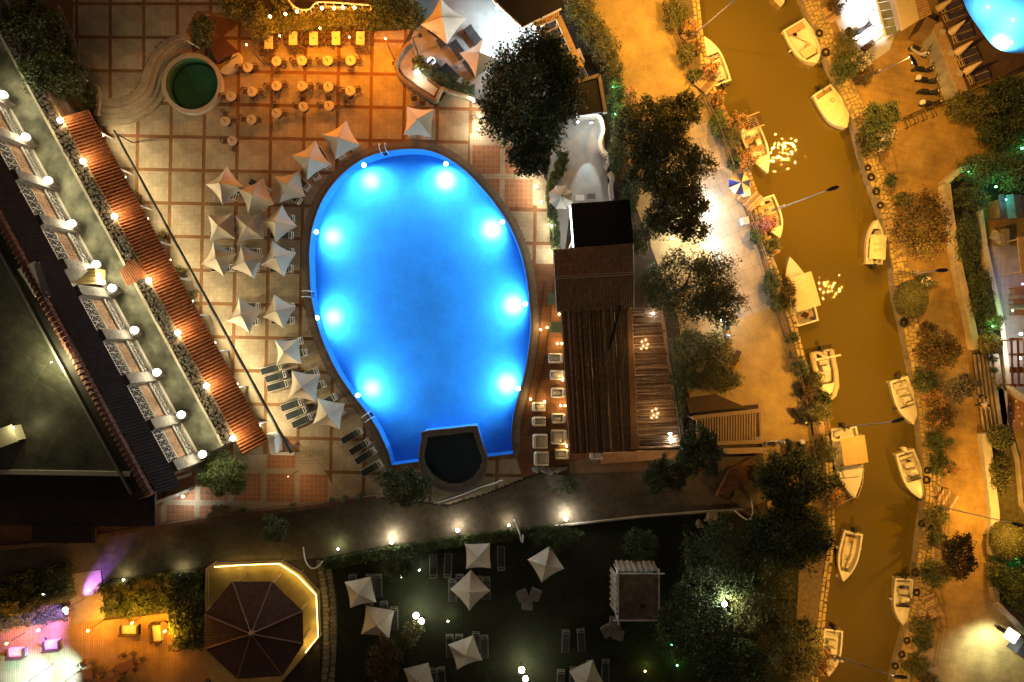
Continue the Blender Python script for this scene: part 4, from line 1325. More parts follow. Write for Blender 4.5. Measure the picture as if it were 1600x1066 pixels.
for i, (x, y) in enumerate([(874, 491), (845, 515), (855, 512), (871, 537), (878, 537), (829, 624), (851, 628), (879, 594), (876, 634), (883, 634), (885, 697)]):
    where = ['just below the tiled bar roof', 'on the outer deck step nearest the pool', 'beside the green table', 'left one of the upper close pair', 'right one of the upper close pair', 'at the pool edge by an armchair', 'behind the upper left armchair', 'between the second and third deck armchairs', 'left one of the lower close pair', 'right one of the lower close pair', 'at the foot of the lowest deck armchairs'][i]
    p = W(x, y, .5)
    t = thing('candle_lamp', f'slim amber candle lamp on the bar deck, {where}', 'lamp', (p.x, p.y, 0), group='candle lamps on the bar deck')
    MB().lathe([(.06, .1), (.10, .3), (.08, .75), (.03, .95)], (p.x, p.y, 0), 8).build('bulb', emit('amber_bulb', (1, .6, .18), 14), t)
    MB().lathe([(.09, 0), (.09, .08), (.04, .1)], (p.x, p.y, 0), 8).build('base', DARKM, t)
    light(t, 'POINT', (p.x - .12, p.y + .03, .8), 30, (1, .58, .2), .08)

# slatted timber roof by the promenade
sr = thing('slatted_shelter', 'pale timber framed shelter with many narrow slats beside the promenade', 'shelter', tuple(W(1140, 668)))
fr = [W(x, y, 2.6) for x, y in [(1082, 653), (1191, 641), (1191, 690), (1128, 694), (1082, 694)]]
MB().ribbon([fr[0], fr[1]], .3, 2.5, 2.7).build('beam', WOODP, sr)
MB().ribbon([fr[1] + Vector((-.08, 0, 0)), fr[2] + Vector((-.08, 0, 0))], .2, 2.45, 2.66).build('beam', WOODP, sr)
MB().ribbon([fr[2], fr[4]], .3, 2.5, 2.7).build('beam', WOODP, sr)
for k_ in range(23):
    x = 1089 + k_ * 4.15
    a, c = W(x, 651.5 - (x - 1082) * .1, 2.6), W(x, 692, 2.6)
    MB().ribbon([a, c], .10, 2.52, 2.64).build('slat', WOODP, sr)
MB().prism([W(x, y).xy for x, y in [(1084, 640), (1184, 632), (1186, 682), (1086, 686)]][::-1], .02, .12).build('floor', mat('shelter_shade', (.035, .024, .016), .8, .3), sr)  # dark sheet put in for the shade between the slats
for x, y in ((1086, 655), (1188, 645), (1188, 688), (1090, 692)):
    p = W(x, y, 2.5); MB().tube([(p.x, p.y, 0), (p.x, p.y, 2.5)], .07, 6).build('post', WOODP, sr)
b = MB(); b.ribbon([W(1130, 704), W(1192, 702)], .35, 0, .9); tag(b.build('counter', WOODP), 'narrow pale counter below the slatted shelter', 'counter')
b = MB().prism([W(x, y, .5).xy for x, y in [(1140, 735), (1172, 716), (1165, 760), (1120, 775)]], 0, .5); tag(b.build('boarded_platform', DECKW), 'low boarded timber platform between the slatted shelter and the dark trees', 'platform')
b = MB(); solid_quad(b, [W(x, y, 2.2) for x, y in [(1072, 622), (1118, 616), (1165, 636), (1078, 646)]][::-1], .1)
for x, y in ((1078, 624), (1160, 636), (1080, 644)):
    p = W(x, y, 2.1); b.tube([(p.x, p.y, 0), (p.x, p.y, 2.15)], .05, 5)
tag(b.build('dark_awning', mat('awning_dark', (.10, .065, .035), .85, .2)), 'dark canvas awning above the slatted shelter', 'awning')
for k_ in range(1):
    b = MB(); b.box(tuple(W(1150, 560, .22)), (.45, 1.4, .08), -.42); b.box(tuple(W(1149, 557, .1)), (.3, .2, .2), -.42); b.box(tuple(W(1152, 563, .1)), (.3, .2, .2), -.42)
    tag(b.build('park_bench', WOODD), 'plain dark bench on the orange promenade below the big trees', 'bench')

# ---------------------------------------------------------------- octagonal pavilion and its yellow deck
pv = thing('octagonal_pavilion', 'eight sided pavilion with dark brown tiled roof on a yellow lit deck', 'pavilion', tuple(W(395, 990)))
deck_o = [(322, 888), (331, 882), (380, 880), (440, 878), (469, 896), (497, 927), (499, 996), (478, 1022), (440, 1066), (330, 1075), (318, 1020), (318, 950)]
MB().prism([W(x, y, .35).xy for x, y in deck_o][::-1], .02, .35).build('deck', mat('pavilion_deck', (.46, .34, .13), .7, .2, 1.5, stain=.2), pv)
oct_ = [(363, 909), (425, 909), (473, 955), (474, 1006), (441, 1056), (371, 1060), (321, 1014), (320, 960)]
apex = W(393, 990, 5.2)
b = MB()
for i in range(8):
    a, c = W(*oct_[i], 3.2), W(*oct_[(i + 1) % 8], 3.2)
    tile_roof(b, [a, c, apex * .96 + c * .04, apex * .96 + a * .04], 11, 11, .03, .03, 3)
b.build('roof_tiles', mat('maroon_roof_tile', (.085, .042, .032), .8, .35, 3.0), pv, kind='stuff')
for i in range(8):
    a = W(*oct_[i], 3.28)
    MB().tube([a, apex + Vector((0, 0, .1))], .06, 6).build('hip_ridge', mat('hip_tile', (.26, .14, .09), .8), pv)
    p = W(*oct_[i], 3.2) * .93 + W(393, 990, 3.2) * .07
    MB().tube([(p.x, p.y, .35), (p.x, p.y, 3.15)], .08, 6).build('post', WOOD, pv)
MB().lathe([(.28, -.1), (.2, .15), (.05, .4)], tuple(apex), 10).build('finial', mat('hip_tile', (.26, .14, .09)), pv)
rl = [W(x, y, 1.2) for x, y in [(322, 955), (322, 889), (332, 882), (440, 878), (469, 896), (497, 927), (499, 996), (478, 1022)]]
for z_ in (.8, 1.25):
    MB().tube([(p.x, p.y, z_) for p in rl], .04, 5).build('railing', WOODP, pv)
for p in rl:
    MB().tube([(p.x, p.y, .35), (p.x, p.y, 1.3)], .05, 5).build('railing_post', WOODP, pv)
ls = thing('light_strip', 'yellow light strip along the railing of the octagonal pavilion deck', 'lamp', tuple(W(480, 930, .5)))
lpts = [(335, 886), (380, 883), (436, 881), (464, 899), (494, 930), (497, 995), (477, 1020)]
MB().tube([W(x, y, .72) for x, y in lpts], .03, 5).build('tube', B_YEL, ls)
for i in range(len(lpts) - 1):
    for q in (.25, .75):
        x = lpts[i][0] * (1 - q) + lpts[i + 1][0] * q; y = lpts[i][1] * (1 - q) + lpts[i + 1][1] * q
        dx, dy = 405 - x, 970 - y; r_ = math.hypot(dx, dy)
        light(ls, 'POINT', W(x + dx / r_ * 6, y + dy / r_ * 6, .9), 16, (1.0, .66, .14), .15)
# ---------------------------------------------------------------- garden walls and other things on the far bank
def wall(line, width, h, name, label, material, zt=None):
    bb = MB(); bb.ribbon([W(x, y, h) for x, y in line], width, 0, h)
    return tag(bb.build(name, material), label, 'wall')
WALLO = mat('rendered_wall', (.44, .38, .29), .85, .18, 1.5, bump=.15, stain=.25)
wall([(1548, 250), (1500, 266), (1478, 286)], .42, .9, 'garden_wall', 'angled rendered wall corner beside the green lit shrubs', WALLO)
wall([(1480, 288), (1485, 332), (1500, 420), (1518, 500), (1527, 546)], .6, .8, 'garden_wall', 'long curving low rendered wall between far promenade and planting bed', WALLO)
wall([(1531, 318), (1540, 385), (1554, 450), (1566, 505), (1572, 560), (1577, 604), (1600, 622), (1640, 640)], .42, .7, 'garden_wall', 'pale narrow wall around the paved restaurant terrace', mat('pale_wall', (.5, .47, .41), .8, .15))
wall([(1540, 678), (1548, 740), (1555, 800), (1556, 868)], .75, .6, 'garden_wall', 'wide pale wall below the outdoor steps', mat('pale_wall', (.5, .47, .41)))
wall([(1553, 880), (1558, 940)], .5, .6, 'garden_wall', 'short wall below the big egg shaped clipped bush', WALLO)
wall([(1560, 944), (1600, 985), (1640, 1020)], .35, .9, 'garden_wall', 'slanting wall behind the floodlit sign', WALLO)
wall([(1580, 674), (1592, 720), (1598, 790), (1640, 850)], .2, .4, 'garden_wall', 'thin kerb wall beside the lower lawn strip', WALLO)
sheet('planting_bed', [(1484, 290), (1550, 250), (1600, 240), (1640, 260), (1640, 330), (1535, 322), (1556, 450), (1568, 510), (1576, 600), (1530, 560), (1519, 500), (1502, 420), (1488, 332)], .02, SOIL)
sheet('lower_lawn', [(1546, 672), (1578, 674), (1592, 730), (1598, 800), (1640, 850), (1640, 1000), (1590, 960), (1560, 935), (1558, 800)], .02, mat('dry_lawn', (.13, .115, .04), .95, .4, 3.0, bump=.6, stain=.3))
RESTF = brick_mat('restaurant_paving', (.34, .32, .34), (.29, .275, .30), (.2, .19, .2), .8, .8, stain=.25)
sheet('restaurant_terrace', [(1543, 385), (1640, 385), (1640, 640), (1600, 618), (1580, 600), (1570, 510), (1556, 450)], .03, RESTF)
sheet('spotted_terrace', [(1572, 612), (1640, 645), (1640, 672), (1572, 672)], .03, TERRA2)
for i, (x, y) in enumerate([(1577, 632), (1587, 627), (1590, 637), (1579, 646), (1592, 650), (1584, 658), (1596, 662), (1575, 664)]):
    bb = MB(); p = W(x, y); bb.box((p.x, p.y, .05), (.16, .16, .03), .3 * i)
    o = bb.build('inset_tile', WHITE); o.parent = bpy.data.objects['spotted_terrace']
fl = thing('garden_steps', 'four long outdoor steps climbing from the far promenade to the restaurant', 'steps', tuple(W(1535, 612)))
for k_ in range(5):
    x0 = 1518 + k_ * 6.2
    q = [W(x0, 553), W(x0 + 34 - k_ * 6.2, 553), W(x0 + 44 - k_ * 6.2 + 6, 672), W(x0 + 16, 672)]
    MB().prism([p.xy for p in q], 0, .14 * (k_ + 1)).build('step', WALLO, fl)
    MB().tube([W(x0 + .6, 553, .14 * (k_ + 1)), W(x0 + 16, 672, .14 * (k_ + 1))], .05, 5).build('step_edge', mat('riser_shade', (.09, .06, .03)), fl)  # dark stripe stands in for the shading along each riser
topp = MB().prism([W(x, y, .7).xy for x, y in [(1552, 600), (1574, 612), (1574, 668), (1562, 668)]][::-1], 0, .7)
topp.build('landing', CONC, fl)
# restaurant furniture and roofs on the right edge
sh = thing('tin_shed', 'low shed with dark and teal lit roof sheets behind the green shrubs', 'shed', tuple(W(1580, 330)))
for k_, (x0, w_) in enumerate(((1560, 9), (1572, 12), (1586, 10), (1598, 12))):
    bb = MB(); solid_quad(bb, [W(x, y, 2.2) for x, y in [(x0, 305), (x0 + w_, 303), (x0 + w_ + 4, 340), (x0 + 4, 342)]][::-1], .06)
    bb.build('roof_sheet', mat('teal_lit_sheet', (.10, .26, .26), .5, .3) if k_ == 1 else mat('shed_sheet', (.05, .05, .055), .6, .3), sh)  # one sheet coloured teal for the light falling on it
MB().prism([W(x, y, 2).xy for x, y in [(1566, 310), (1612, 310), (1616, 336), (1570, 338)]][::-1], 0, 2.1).build('wall', BACKW, sh)
lamp(1572, 312, 2.6, 'teal lamp over the tin shed behind the green shrubs', 60, (.1, .8, .75), emit('teal_bulb', (.1, .9, .8), 3), r=.07, dz=.3)
rk = MB()
p = W(1558, 370, .4)
rk.ball((p.x, p.y, .35), .55, 9, sz=.8); rk.v = [(v[0] + .12 * math.sin(9 * v[1]), v[1] + .15 * math.sin(7 * v[0]), max(0, v[2])) for v in rk.v]
tag(rk.build('garden_boulder', STONE), 'big pale boulder beside the tin shed', 'rock')
cb = MB(); p = W(1568, 372, .5); cb.box((p.x, p.y, .45), (.5, 1.5, .9), .05); tag(cb.build('service_box', mat('box_grey', (.2, .19, .17), .7)), 'grey upright service box next to the boulder', 'box')
tl = MB(); solid_quad(tl, [W(x, y, 2.3) for x, y in [(1590, 370), (1640, 368), (1640, 428), (1596, 428)]][::-1], .12)
for x, y in ((1592, 374), (1600, 424), (1636, 424)):
    p = W(x, y, 2.2); tl.tube([(p.x, p.y, 0), (p.x, p.y, 2.25)], .06, 5)
tag(tl.build('board_roof', WOODP), 'small orange board roof at the edge above the restaurant terrace', 'shelter')
DW2 = mat('dining_wood', (.16, .07, .035), .5, .3, 5.0)
def long_table(px, py, sx, sy, rz, label, material=DW2, group='restaurant tables'):
    p = W(px, py)
    t = thing('long_table', label, 'table', (p.x, p.y, 0), rz, group)
    MB().box((0, 0, .74), (sx, sy, .05)).build('tabletop', material, t, local=True)
    for a in (-1, 1):
        for c in (-1, 1):
            MB().box((a * (sx / 2 - .08), c * (sy / 2 - .08), .36), (.07, .07, .72)).build('leg', DW2, t, local=True)
    return t
long_table(1587, 455, 1.3, .7, .1, 'dark table nearest the violet light on the restaurant terrace')
long_table(1588, 472, 1.5, .55, .05, 'upper dark table by the green glow on the restaurant terrace')
long_table(1589, 489, 1.5, .5, 0, 'lower table by the green glow on the restaurant terrace')
gz = thing('restaurant_trellis', 'dark framed trellis of boards over the white lit restaurant counter', 'pergola', tuple(W(1592, 565)))
for k_ in range(4):
    MB().ribbon([W(1578 + k_ * .3, 530 + k_ * 24, 2.3), W(1640, 530 + k_ * 24, 2.3)], .2 if k_ != 2 else .5, 2.2, 2.36).build('beam', DW2, gz)
for k_ in range(3):
    MB().ribbon([W(1580 + k_ * 10, 528, 2.4), W(1582 + k_ * 10, 604, 2.4)], .14, 2.37, 2.47).build('rafter', DW2, gz)
for x, y in ((1580, 532), (1583, 602)):
    p = W(x, y, 2.2); MB().tube([(p.x, p.y, 0), (p.x, p.y, 2.2)], .06, 5).build('post', DW2, gz)
lamp(1595, 522, 2.5, 'white lamp over the restaurant counter at the right edge', 190, WHT, B_COOL, r=.13, dz=-.25)
lamp(1594, 560, 2.0, 'white lamp below the dark restaurant trellis', 120, WHT, B_COOL, r=.1, dz=-.25)
lamp(1598, 444, 2.3, 'violet lamp above the restaurant terrace paving', 50, (.4, .35, 1.0), B_VIO, r=.08, dz=-.2)
lamp(1582, 485, 2.0, 'green lamp between the dark restaurant tables', 55, (.2, 1, .4), B_GREEN, r=.08, dz=-.2)
lamp(1551, 510, 1.9, 'green lamp inside the leafy shrub by the restaurant wall', 40, (.2, 1, .3), B_GREEN, r=.06, dz=.25, post=True)
# floodlit sign at the lower right
sg = thing('lit_sign', 'boxy glowing white sign standing on the bright corner of the far promenade', 'sign', tuple(W(1575, 990)))
p = W(1575, 990, 1.6)
MB().box((p.x, p.y, 1.5), (1.2, .35, 1.0), -.6, tilt=None).build('casing', DARKM, sg)
MB().box((p.x + .0, p.y, 2.02), (1.1, .9, .06), -.6).build('screen', emit('sign_white', (.85, 1, .93), 9), sg)
MB().tube([(p.x, p.y, 0), (p.x, p.y, 1.0)], .08, 6).build('post', DARKM, sg)
light(sg, 'SPOT', (p.x - .8, p.y - .5, 2.1), 1500, (.82, 1.0, .93), .3, aim=W(1545, 1030, 0), cone=160, blend=.8)
b = MB(); b.box(tuple(W(1598, 1012, .6)), (1.4, 1.4, 1.2), -.6); tag(b.build('dark_kiosk', DARKM), 'dark kiosk block beside the glowing white sign', 'kiosk')

# ---------------------------------------------------------------- far bank, upper corner: white lit shop front
sheet('shop_terrace', [(1292, -40), (1300, 20), (1322, 70), (1345, 110), (1362, 98), (1390, 78), (1400, 50), (1366, -40)], .02, brick_mat('white_paving', (.55, .54, .53), (.50, .49, .48), (.38, .37, .36), .6, .6, rot=.5, stain=.12))
gr = thing('glass_canopy', 'glass panelled canopy along the brightly lit white terrace', 'canopy', tuple(W(1388, 20)))
GL = mat('canopy_glass', (.16, .19, .19), .15, .35, 1.0, spec=.6)
for k_ in range(6):
    y0, y1 = -22 + k_ * 13, -10.3 + k_ * 13
    bb = MB(); solid_quad(bb, [W(1366 + (y0 + 22) * .235, y0 + 1, 2.6), W(1384 + (y0 + 22) * .235, y0 - 2, 2.7), W(1384 + (y1 + 22) * .235, y1 - 2, 2.7), W(1366 + (y1 + 22) * .235, y1 + 1, 2.6)][::-1], .05)
    bb.build('glass_pane', GL, gr)
MB().ribbon([W(1365, -22, 2.6), W(1384, 56, 2.6)], .1, 2.5, 2.62).build('frame', WHITEM, gr)
for y in (-10, 20, 52):
    p = W(1367 + (y + 22) * .235, y, 2.5); MB().tube([(p.x, p.y, 0), (p.x, p.y, 2.5)], .05, 5).build('post', WHITEM, gr)
for i, (x, y) in enumerate([(1368, 12), (1376, 42), (1362, -15)]):
    lamp(x, y, 2.2, f'white floodlight below the glass canopy, {ordinal(i)} of three', 560, (.93, .95, 1.0), B_COOL, r=.12, dz=-.25, off=(-.6, -.1), group='white lamps below the glass canopy', spot=(W(x - 22, y - 4), 112, .5))
hs = thing('flat_house', 'beige flat roofed house beside the glass canopy', 'building', tuple(W(1415, 15)))
MB().prism([W(x, y, 3.2).xy for x, y in [(1390, -40), (1430, -40), (1438, 30), (1411, 47)]][::-1], 2.9, 3.2).build('roof_slab', mat('beige_roof', (.52, .44, .28), .8, .1), hs)
MB().prism([W(x, y, 2.9).xy for x, y in [(1394, -40), (1428, -40), (1434, 28), (1413, 40)]][::-1], 0, 2.88).build('wall', WALLO, hs)
b = MB()
tile_roof(b, [W(1436, 32, 3.3), W(1424, -30, 3.3), W(1440, -30, 3.8), W(1456, 22, 3.8)], 14, 5, .05, .03, 4); tag(b.build('tiled_lean_to', mat('ochre_tile', (.26, .16, .07), .8, .3)), 'ochre tiled lean-to roof between beige house and sunbathing deck', 'shed')
b = MB().prism([W(x, y).xy for x, y in [(1440, 62), (1452, 33), (1457, 35), (1503, 149), (1478, 161)]][::-1], .0, .12); b.build('concrete_ramp', CONC, kind='structure')
b = MB(); b.box(tuple(W(1441, 48, .8)), (1.0, 1.5, 1.5), -.5); tag(b.build('brown_locker', mat('locker_brown', (.22, .14, .06), .8, .2)), 'brown locker box at the head of the pale ramp', 'locker')
DECK2 = [(1457, 34), (1470, 20), (1488, -30), (1506, -40), (1520, 40), (1545, 72), (1565, 86), (1592, 90), (1640, 84), (1640, 100), (1530, 132), (1500, 150)]
DK = brick_mat('sun_deck_boards', (.17, .10, .06), (.14, .08, .05), (.04, .025, .015), 3.0, .16, rot=-1.1, stain=.25, offset=.4, mortar=.01)
sheet('sun_deck', [(1457, 34), (1478, 0), (1470, -40), (1490, -40), (1500, -10), (1511, 18), (1529, 46), (1547, 70), (1566, 82), (1590, 85), (1640, 78), (1640, 100), (1530, 132), (1500, 150)], .05, DK)
b = MB(); b.ribbon([W(1462, 38), (W(1503, 146))], .9, .05, .2); tag(b.build('deck_bench', WOODP), 'long orange timber bench step along the sunbathing deck', 'bench')
fn = thing('wire_fence', 'slim post and rail fence below the sunbathing deck', 'fence', tuple(W(1530, 135)))
fl2 = [W(x, y, .9) for x, y in [(1420, 180), (1456, 165), (1500, 150), (1545, 130), (1600, 103), (1640, 85)]]
for z_ in (.4, .95):
    MB().tube([(p.x, p.y, z_) for p in fl2], .04, 5).build('fence_rail', WOODD, fn)
for p in fl2:
    MB().tube([(p.x, p.y, 0), (p.x, p.y, 1.05)], .045, 5).build('post', WOODD, fn)

# ---------------------------------------------------------------- sodium street lamps on both banks
def street_lamp(hx, hy, h, bx_, by_, label, power):
    """Head seen at pixel (hx, hy) at height h; the slightly raked pole stands at pixel (bx_, by_)."""
    hd = W(hx, hy, h)
    b0 = W(bx_, by_)
    t = thing('street_lamp', label, 'street lamp', tuple(b0), group='street lamps along the canal')
    PM = mat('lamp_pole_grey', (.45, .43, .38), .5, .1)
    MB().tube([b0, b0 * .5 + hd * .5, b0 * .1 + hd * .9 + Vector((0, 0, .12)), hd + Vector((0, 0, .05))], [.075, .055, .04, .035], 8).build('pole', PM, t, smooth=True)
    MB().tube([b0, b0 + Vector((0, 0, .9))], .13, 8).build('pole_base', PM, t)
    d = Vector((hd.x, hd.y, 0)) * .12 + Vector((hd.x - b0.x, hd.y - b0.y, 0)); d.normalize()
    hb = MB(); n = 8
    hb.tube([hd - d * .15, hd + d * .1, hd + d * .45, hd + d * .75, hd + d * .85], [.05, .13, .16, .12, .03], 8)
    hb.v = [(v[0], v[1], hd.z + (v[2] - hd.z) * .55) for v in hb.v]
    hb.build('lamp_head', mat('lamp_head_grey', (.10, .095, .085), .5, .1), t, smooth=True)
    bl = MB(); bl.lathe([(.05, -.13), (.11, -.1), (.11, -.085)], hd + d * .42, 10); bl.build('bulb', emit('sodium_head', (1, .62, .18), 60), t)
    q = hd + d * .42 + Vector((0, 0, -.2))
    light(t, 'SPOT', q, power, SODIUM, .13, aim=(q.x, q.y, 0), cone=156, blend=.35)
    return t
SLP = 6200
street_lamp(1162, -12, 9, 1078, 60, 'tall sodium street lamp on the near bank at the top, its arm over the water', SLP * 1.3)
street_lamp(1294, 297, 9, 1219, 325, 'tall sodium street lamp beside the blue and white umbrella reaching over the canal', SLP)
street_lamp(1396, 659, 9, 1322, 667, 'tall sodium street lamp beside the long cabin boat reaching over the canal', SLP)
street_lamp(1400, 1057, 9, 1308, 1026, 'tall sodium street lamp near the bottom of the near bank over the canal', SLP * .7)
street_lamp(1583, 818, 5.5, 1474, 793, 'sodium street lamp above the big egg shaped clipped bush', SLP * .5)
street_lamp(1424, 88, 11.0, 1366, 117, 'sodium street lamp beside the parked row of scooters', SLP * 1.25)
street_lamp(1010, -42, 9, 985, -34, 'assumed sodium street lamp over the top of the brick promenade', SLP * .8)  # out-of-view lamp, assumed in order to light the upper promenade
street_lamp(1464, 423, 8.4, 1425, 428, 'sodium street lamp over the clipped round bush by the red shrubs', SLP * .6)

# white floodlights assumed under the riverside trees from the white light there
for (x, y, pw, w_, off) in ((1084, 318, 1000, 'under the tree row halfway along the promenade', (.9, 0)), (1098, 382, 700, 'below the tree row beside the feathery tree', (.8, 0)), (1128, 500, 260, 'under the feathery tree where the orange paving begins', (.6, .2)), (1050, 372, 240, 'in the gap between the tree row and the feathery tree', (.3, -.2))):
    lamp(x, y, 1.7, f'assumed white post floodlight {w_}', pw * 1.0, (.9, .95, 1.0), B_COOL, name='assumed_flood_lamp', r=.12, dz=-.2, off=off, post=True, group='assumed white floodlights under the promenade trees')

# wall lamps in the lane and garden
lane = [(612, 847, 230, 'casting a fan of rays across the lane', (1, .93, .7)), (715, 829, 150, 'right of the fan of rays', (1, .93, .72)), (795, 821, 50, 'small and dim below the small dark pool', (1, .92, .7)), (884, 811, 210, 'bright white below the white armchairs', (1, .96, .82)), (528, 858, 25, 'dim and greenish beside the flagstone path', (.8, 1, .45)), (193, 906, 40, 'dim yellow behind the square hedge', (1, .9, .4)), (283, 899, 40, 'dim yellow near the yellow pavilion deck', (1, .92, .45)), (68, 928, 20, 'dim white on the hedge at the far end', (.95, 1, .8))]
for i, (x, y, pw, w_, c_) in enumerate(lane):
    lamp(x, y, .5, f'ground lamp by the lane hedge, {w_}', pw, c_, B_WARM if pw > 15 else emit('dim_bulb', (1, .95, .6), 6), name='ground_lamp', r=.16 if pw > 50 else .09, dz=.12, off=(.0, .32), post=True, group='ground lamps along the lane')
gard = [(650, 962, 100, 'upper of the bright pair', (1, 1, .78), B_WARM, .26), (658, 971, 100, 'lower of the bright pair', (1, 1, .78), B_WARM, .26), (1132, 944, 420, 'inside the lit green tree', (1, 1, .72), B_COOL, .2), (815, 1047, 105, 'upper of the pair at the bottom edge', (1, .98, .7), B_WARM, .26), (821, 1061, 95, 'lower of the pair at the bottom edge', (1, .98, .7), B_WARM, .24), (655, 891, 10, 'tiny one below the lane hedge', (.9, 1, .6), B_COOL, .07), (627, 902, 12, 'yellow green one under the folded loungers', (.85, 1, .3), B_WARM, .06), (700, 971, 14, 'small one to the side of the bright pair', (.95, 1, .45), B_WARM, .07), (1008, 1049, 20, 'yellow one on the dark lower lawn', (.8, 1, .15), B_YEL, .09), (1049, 1007, 14, 'green one in the bush of the lower lawn', (.25, 1, .2), B_GREEN, .1), (1058, 1040, 22, 'green one by the glowing leaves at the bottom', (.4, 1, .15), B_GREEN, .08)]
for i, (x, y, pw, w_, c_, bb_, r_) in enumerate(gard):
    lamp(x, y, 5.6 if x == 1132 else 1.3 if pw > 50 else .5, f'garden lamp on the dark lawn, {w_}', pw, c_, bb_, name='garden_lamp', r=r_, dz=.1, off=(.15, .3), post=True, group='garden lamps on the lawn')
for (x, y, z, pw, w_) in ((957, 137, 1.2, 45, 'in the hedge beside the square black roof'), (962, 178, 1.2, 30, 'in the hedge below the square black roof'), (1514, 268, 1.1, 55, 'behind the angled rendered wall'), (1556, 292, 2.0, 50, 'in the shrubs above the tin shed'), (1597, 232, 1.6, 40, 'in the dark shrubs at the right edge'), (1582, 872, 1.2, 18, 'below the big egg shaped clipped bush')):
    lamp(x, y, z, f'green garden lamp {w_}', pw * 2, (.10, 1.0, .36), B_GREEN, name='garden_lamp', r=.09, dz=.25, off=(.15, 0), post=True, group='green lamps in the shrubs')
# dining terrace lamps along the hedge
for i, (x, y) in enumerate([(422, 26), (446, 22), (464, 18), (503, 13), (522, 13), (536, 12), (554, 12)]):
    lamp(x, y, 2.6, f'amber lamp on the white balustrade behind the dining hedge, {ordinal(i)} from the round pool', 170, (1, .34, .012), B_ORG, name='balustrade_lamp', r=.12, dz=.5, off=(0, -.5), group='amber lamps on the dining balustrade')
for i, (x, y, pw) in enumerate([(437, 56, 500), (546, 58, 650), (500, 44, 850), (385, 70, 300), (602, 60, 1000)]):  # the lamp before the middle of the hedge is added for stronger amber light
    w_ = ['beside the first rectangular table', 'beside the last rectangular table', 'added in front of the middle of the hedge', 'by the curved seat of the round pool', 'near the end of the dining hedge'][i]
    lamp(x, y, 4.2, f'small amber post lamp {w_}', pw * 1.3, (1, .27, .008), B_ORG, name='post_lamp', r=.07, dz=.15, off=(0, -.3), post=True, group='amber post lamps on the dining terrace')
lamp(652, 113, .6, 'bright warm white floodlight inside the curved planter wall', 190, (1, .93, .74), B_COOL, r=.22, dz=.25, off=(.1, -.1), post=True)
# bottom corner: amber lamps, violet and white stage lights
for i, (x, y, pw, w_) in enumerate([(137, 986, 1300, 'at the head of the boarded deck'), (206, 974, 900, 'over the sofa below the square hedge'), (257, 987, 1000, 'over the sofa beside the big leafy hedge'), (10, 1006, 700, 'at the far end of the boarded deck')]):
    lamp(x, y, 2.3, f'amber lantern {w_}', pw, (1, .40, .02), B_ORG, name='lantern', r=.09, dz=-.2, post=True, group='amber lanterns on the boarded deck')
for (x, y, z, pw, col, aim, cone, bulb, lab) in ((102, 953, 2.6, 6000, (.42, .16, 1.0), (66, 978), 46, B_COOL, 'white globe stage light throwing violet beams over hedge and deck'), (104, 958, 1.1, 6500, (.42, .16, 1.0), (146, 912), 28, B_VIO, 'violet stage light aimed up the paved passage'), (60, 985, 3.0, 2400, (.4, .2, 1.0), (50, 1014), 80, B_VIO, 'violet stage light over the boarded deck'), (95, 1070, 3.5, 6500, (.36, .8, 1.0), (90, 1056), 66, B_COOL, 'cold white stage light above the dance floor at the bottom edge'), (40, 1068, 3.5, 5200, (.36, .8, 1.0), (45, 1058), 60, B_COOL, 'second cold white stage light above the dance floor')):
    p = W(x, y, z)
    t = thing('stage_light', lab, 'stage light', tuple((p.x, p.y, 0)), group='stage lights at the boarded deck')
    MB().ball(p, .2 if bulb is B_COOL else .12, 10).build('lens', bulb, t)
    MB().tube([(p.x, p.y, 0), (p.x, p.y, z - .15)], .03, 5).build('pole', DARKM, t)
    a = W(aim[0], aim[1], 0); dd = (a - p).normalized()
    light(t, 'SPOT', p + dd * .3, pw, col, .06, aim=a, cone=cone * 1.3, blend=1.0)
sheet('boarded_deck', [(-60, 985), (0, 972), (112, 945), (112, 898), (150, 893), (162, 970), (262, 958), (275, 1010), (325, 1012), (345, 1075), (345, 1110), (-60, 1110)], .03, DECKO)
sheet('paved_passage', [(106, 898), (158, 890), (164, 966), (114, 976)], .036, mat('passage_paving', (.30, .24, .17), .8, .2, 1.5, stain=.2))
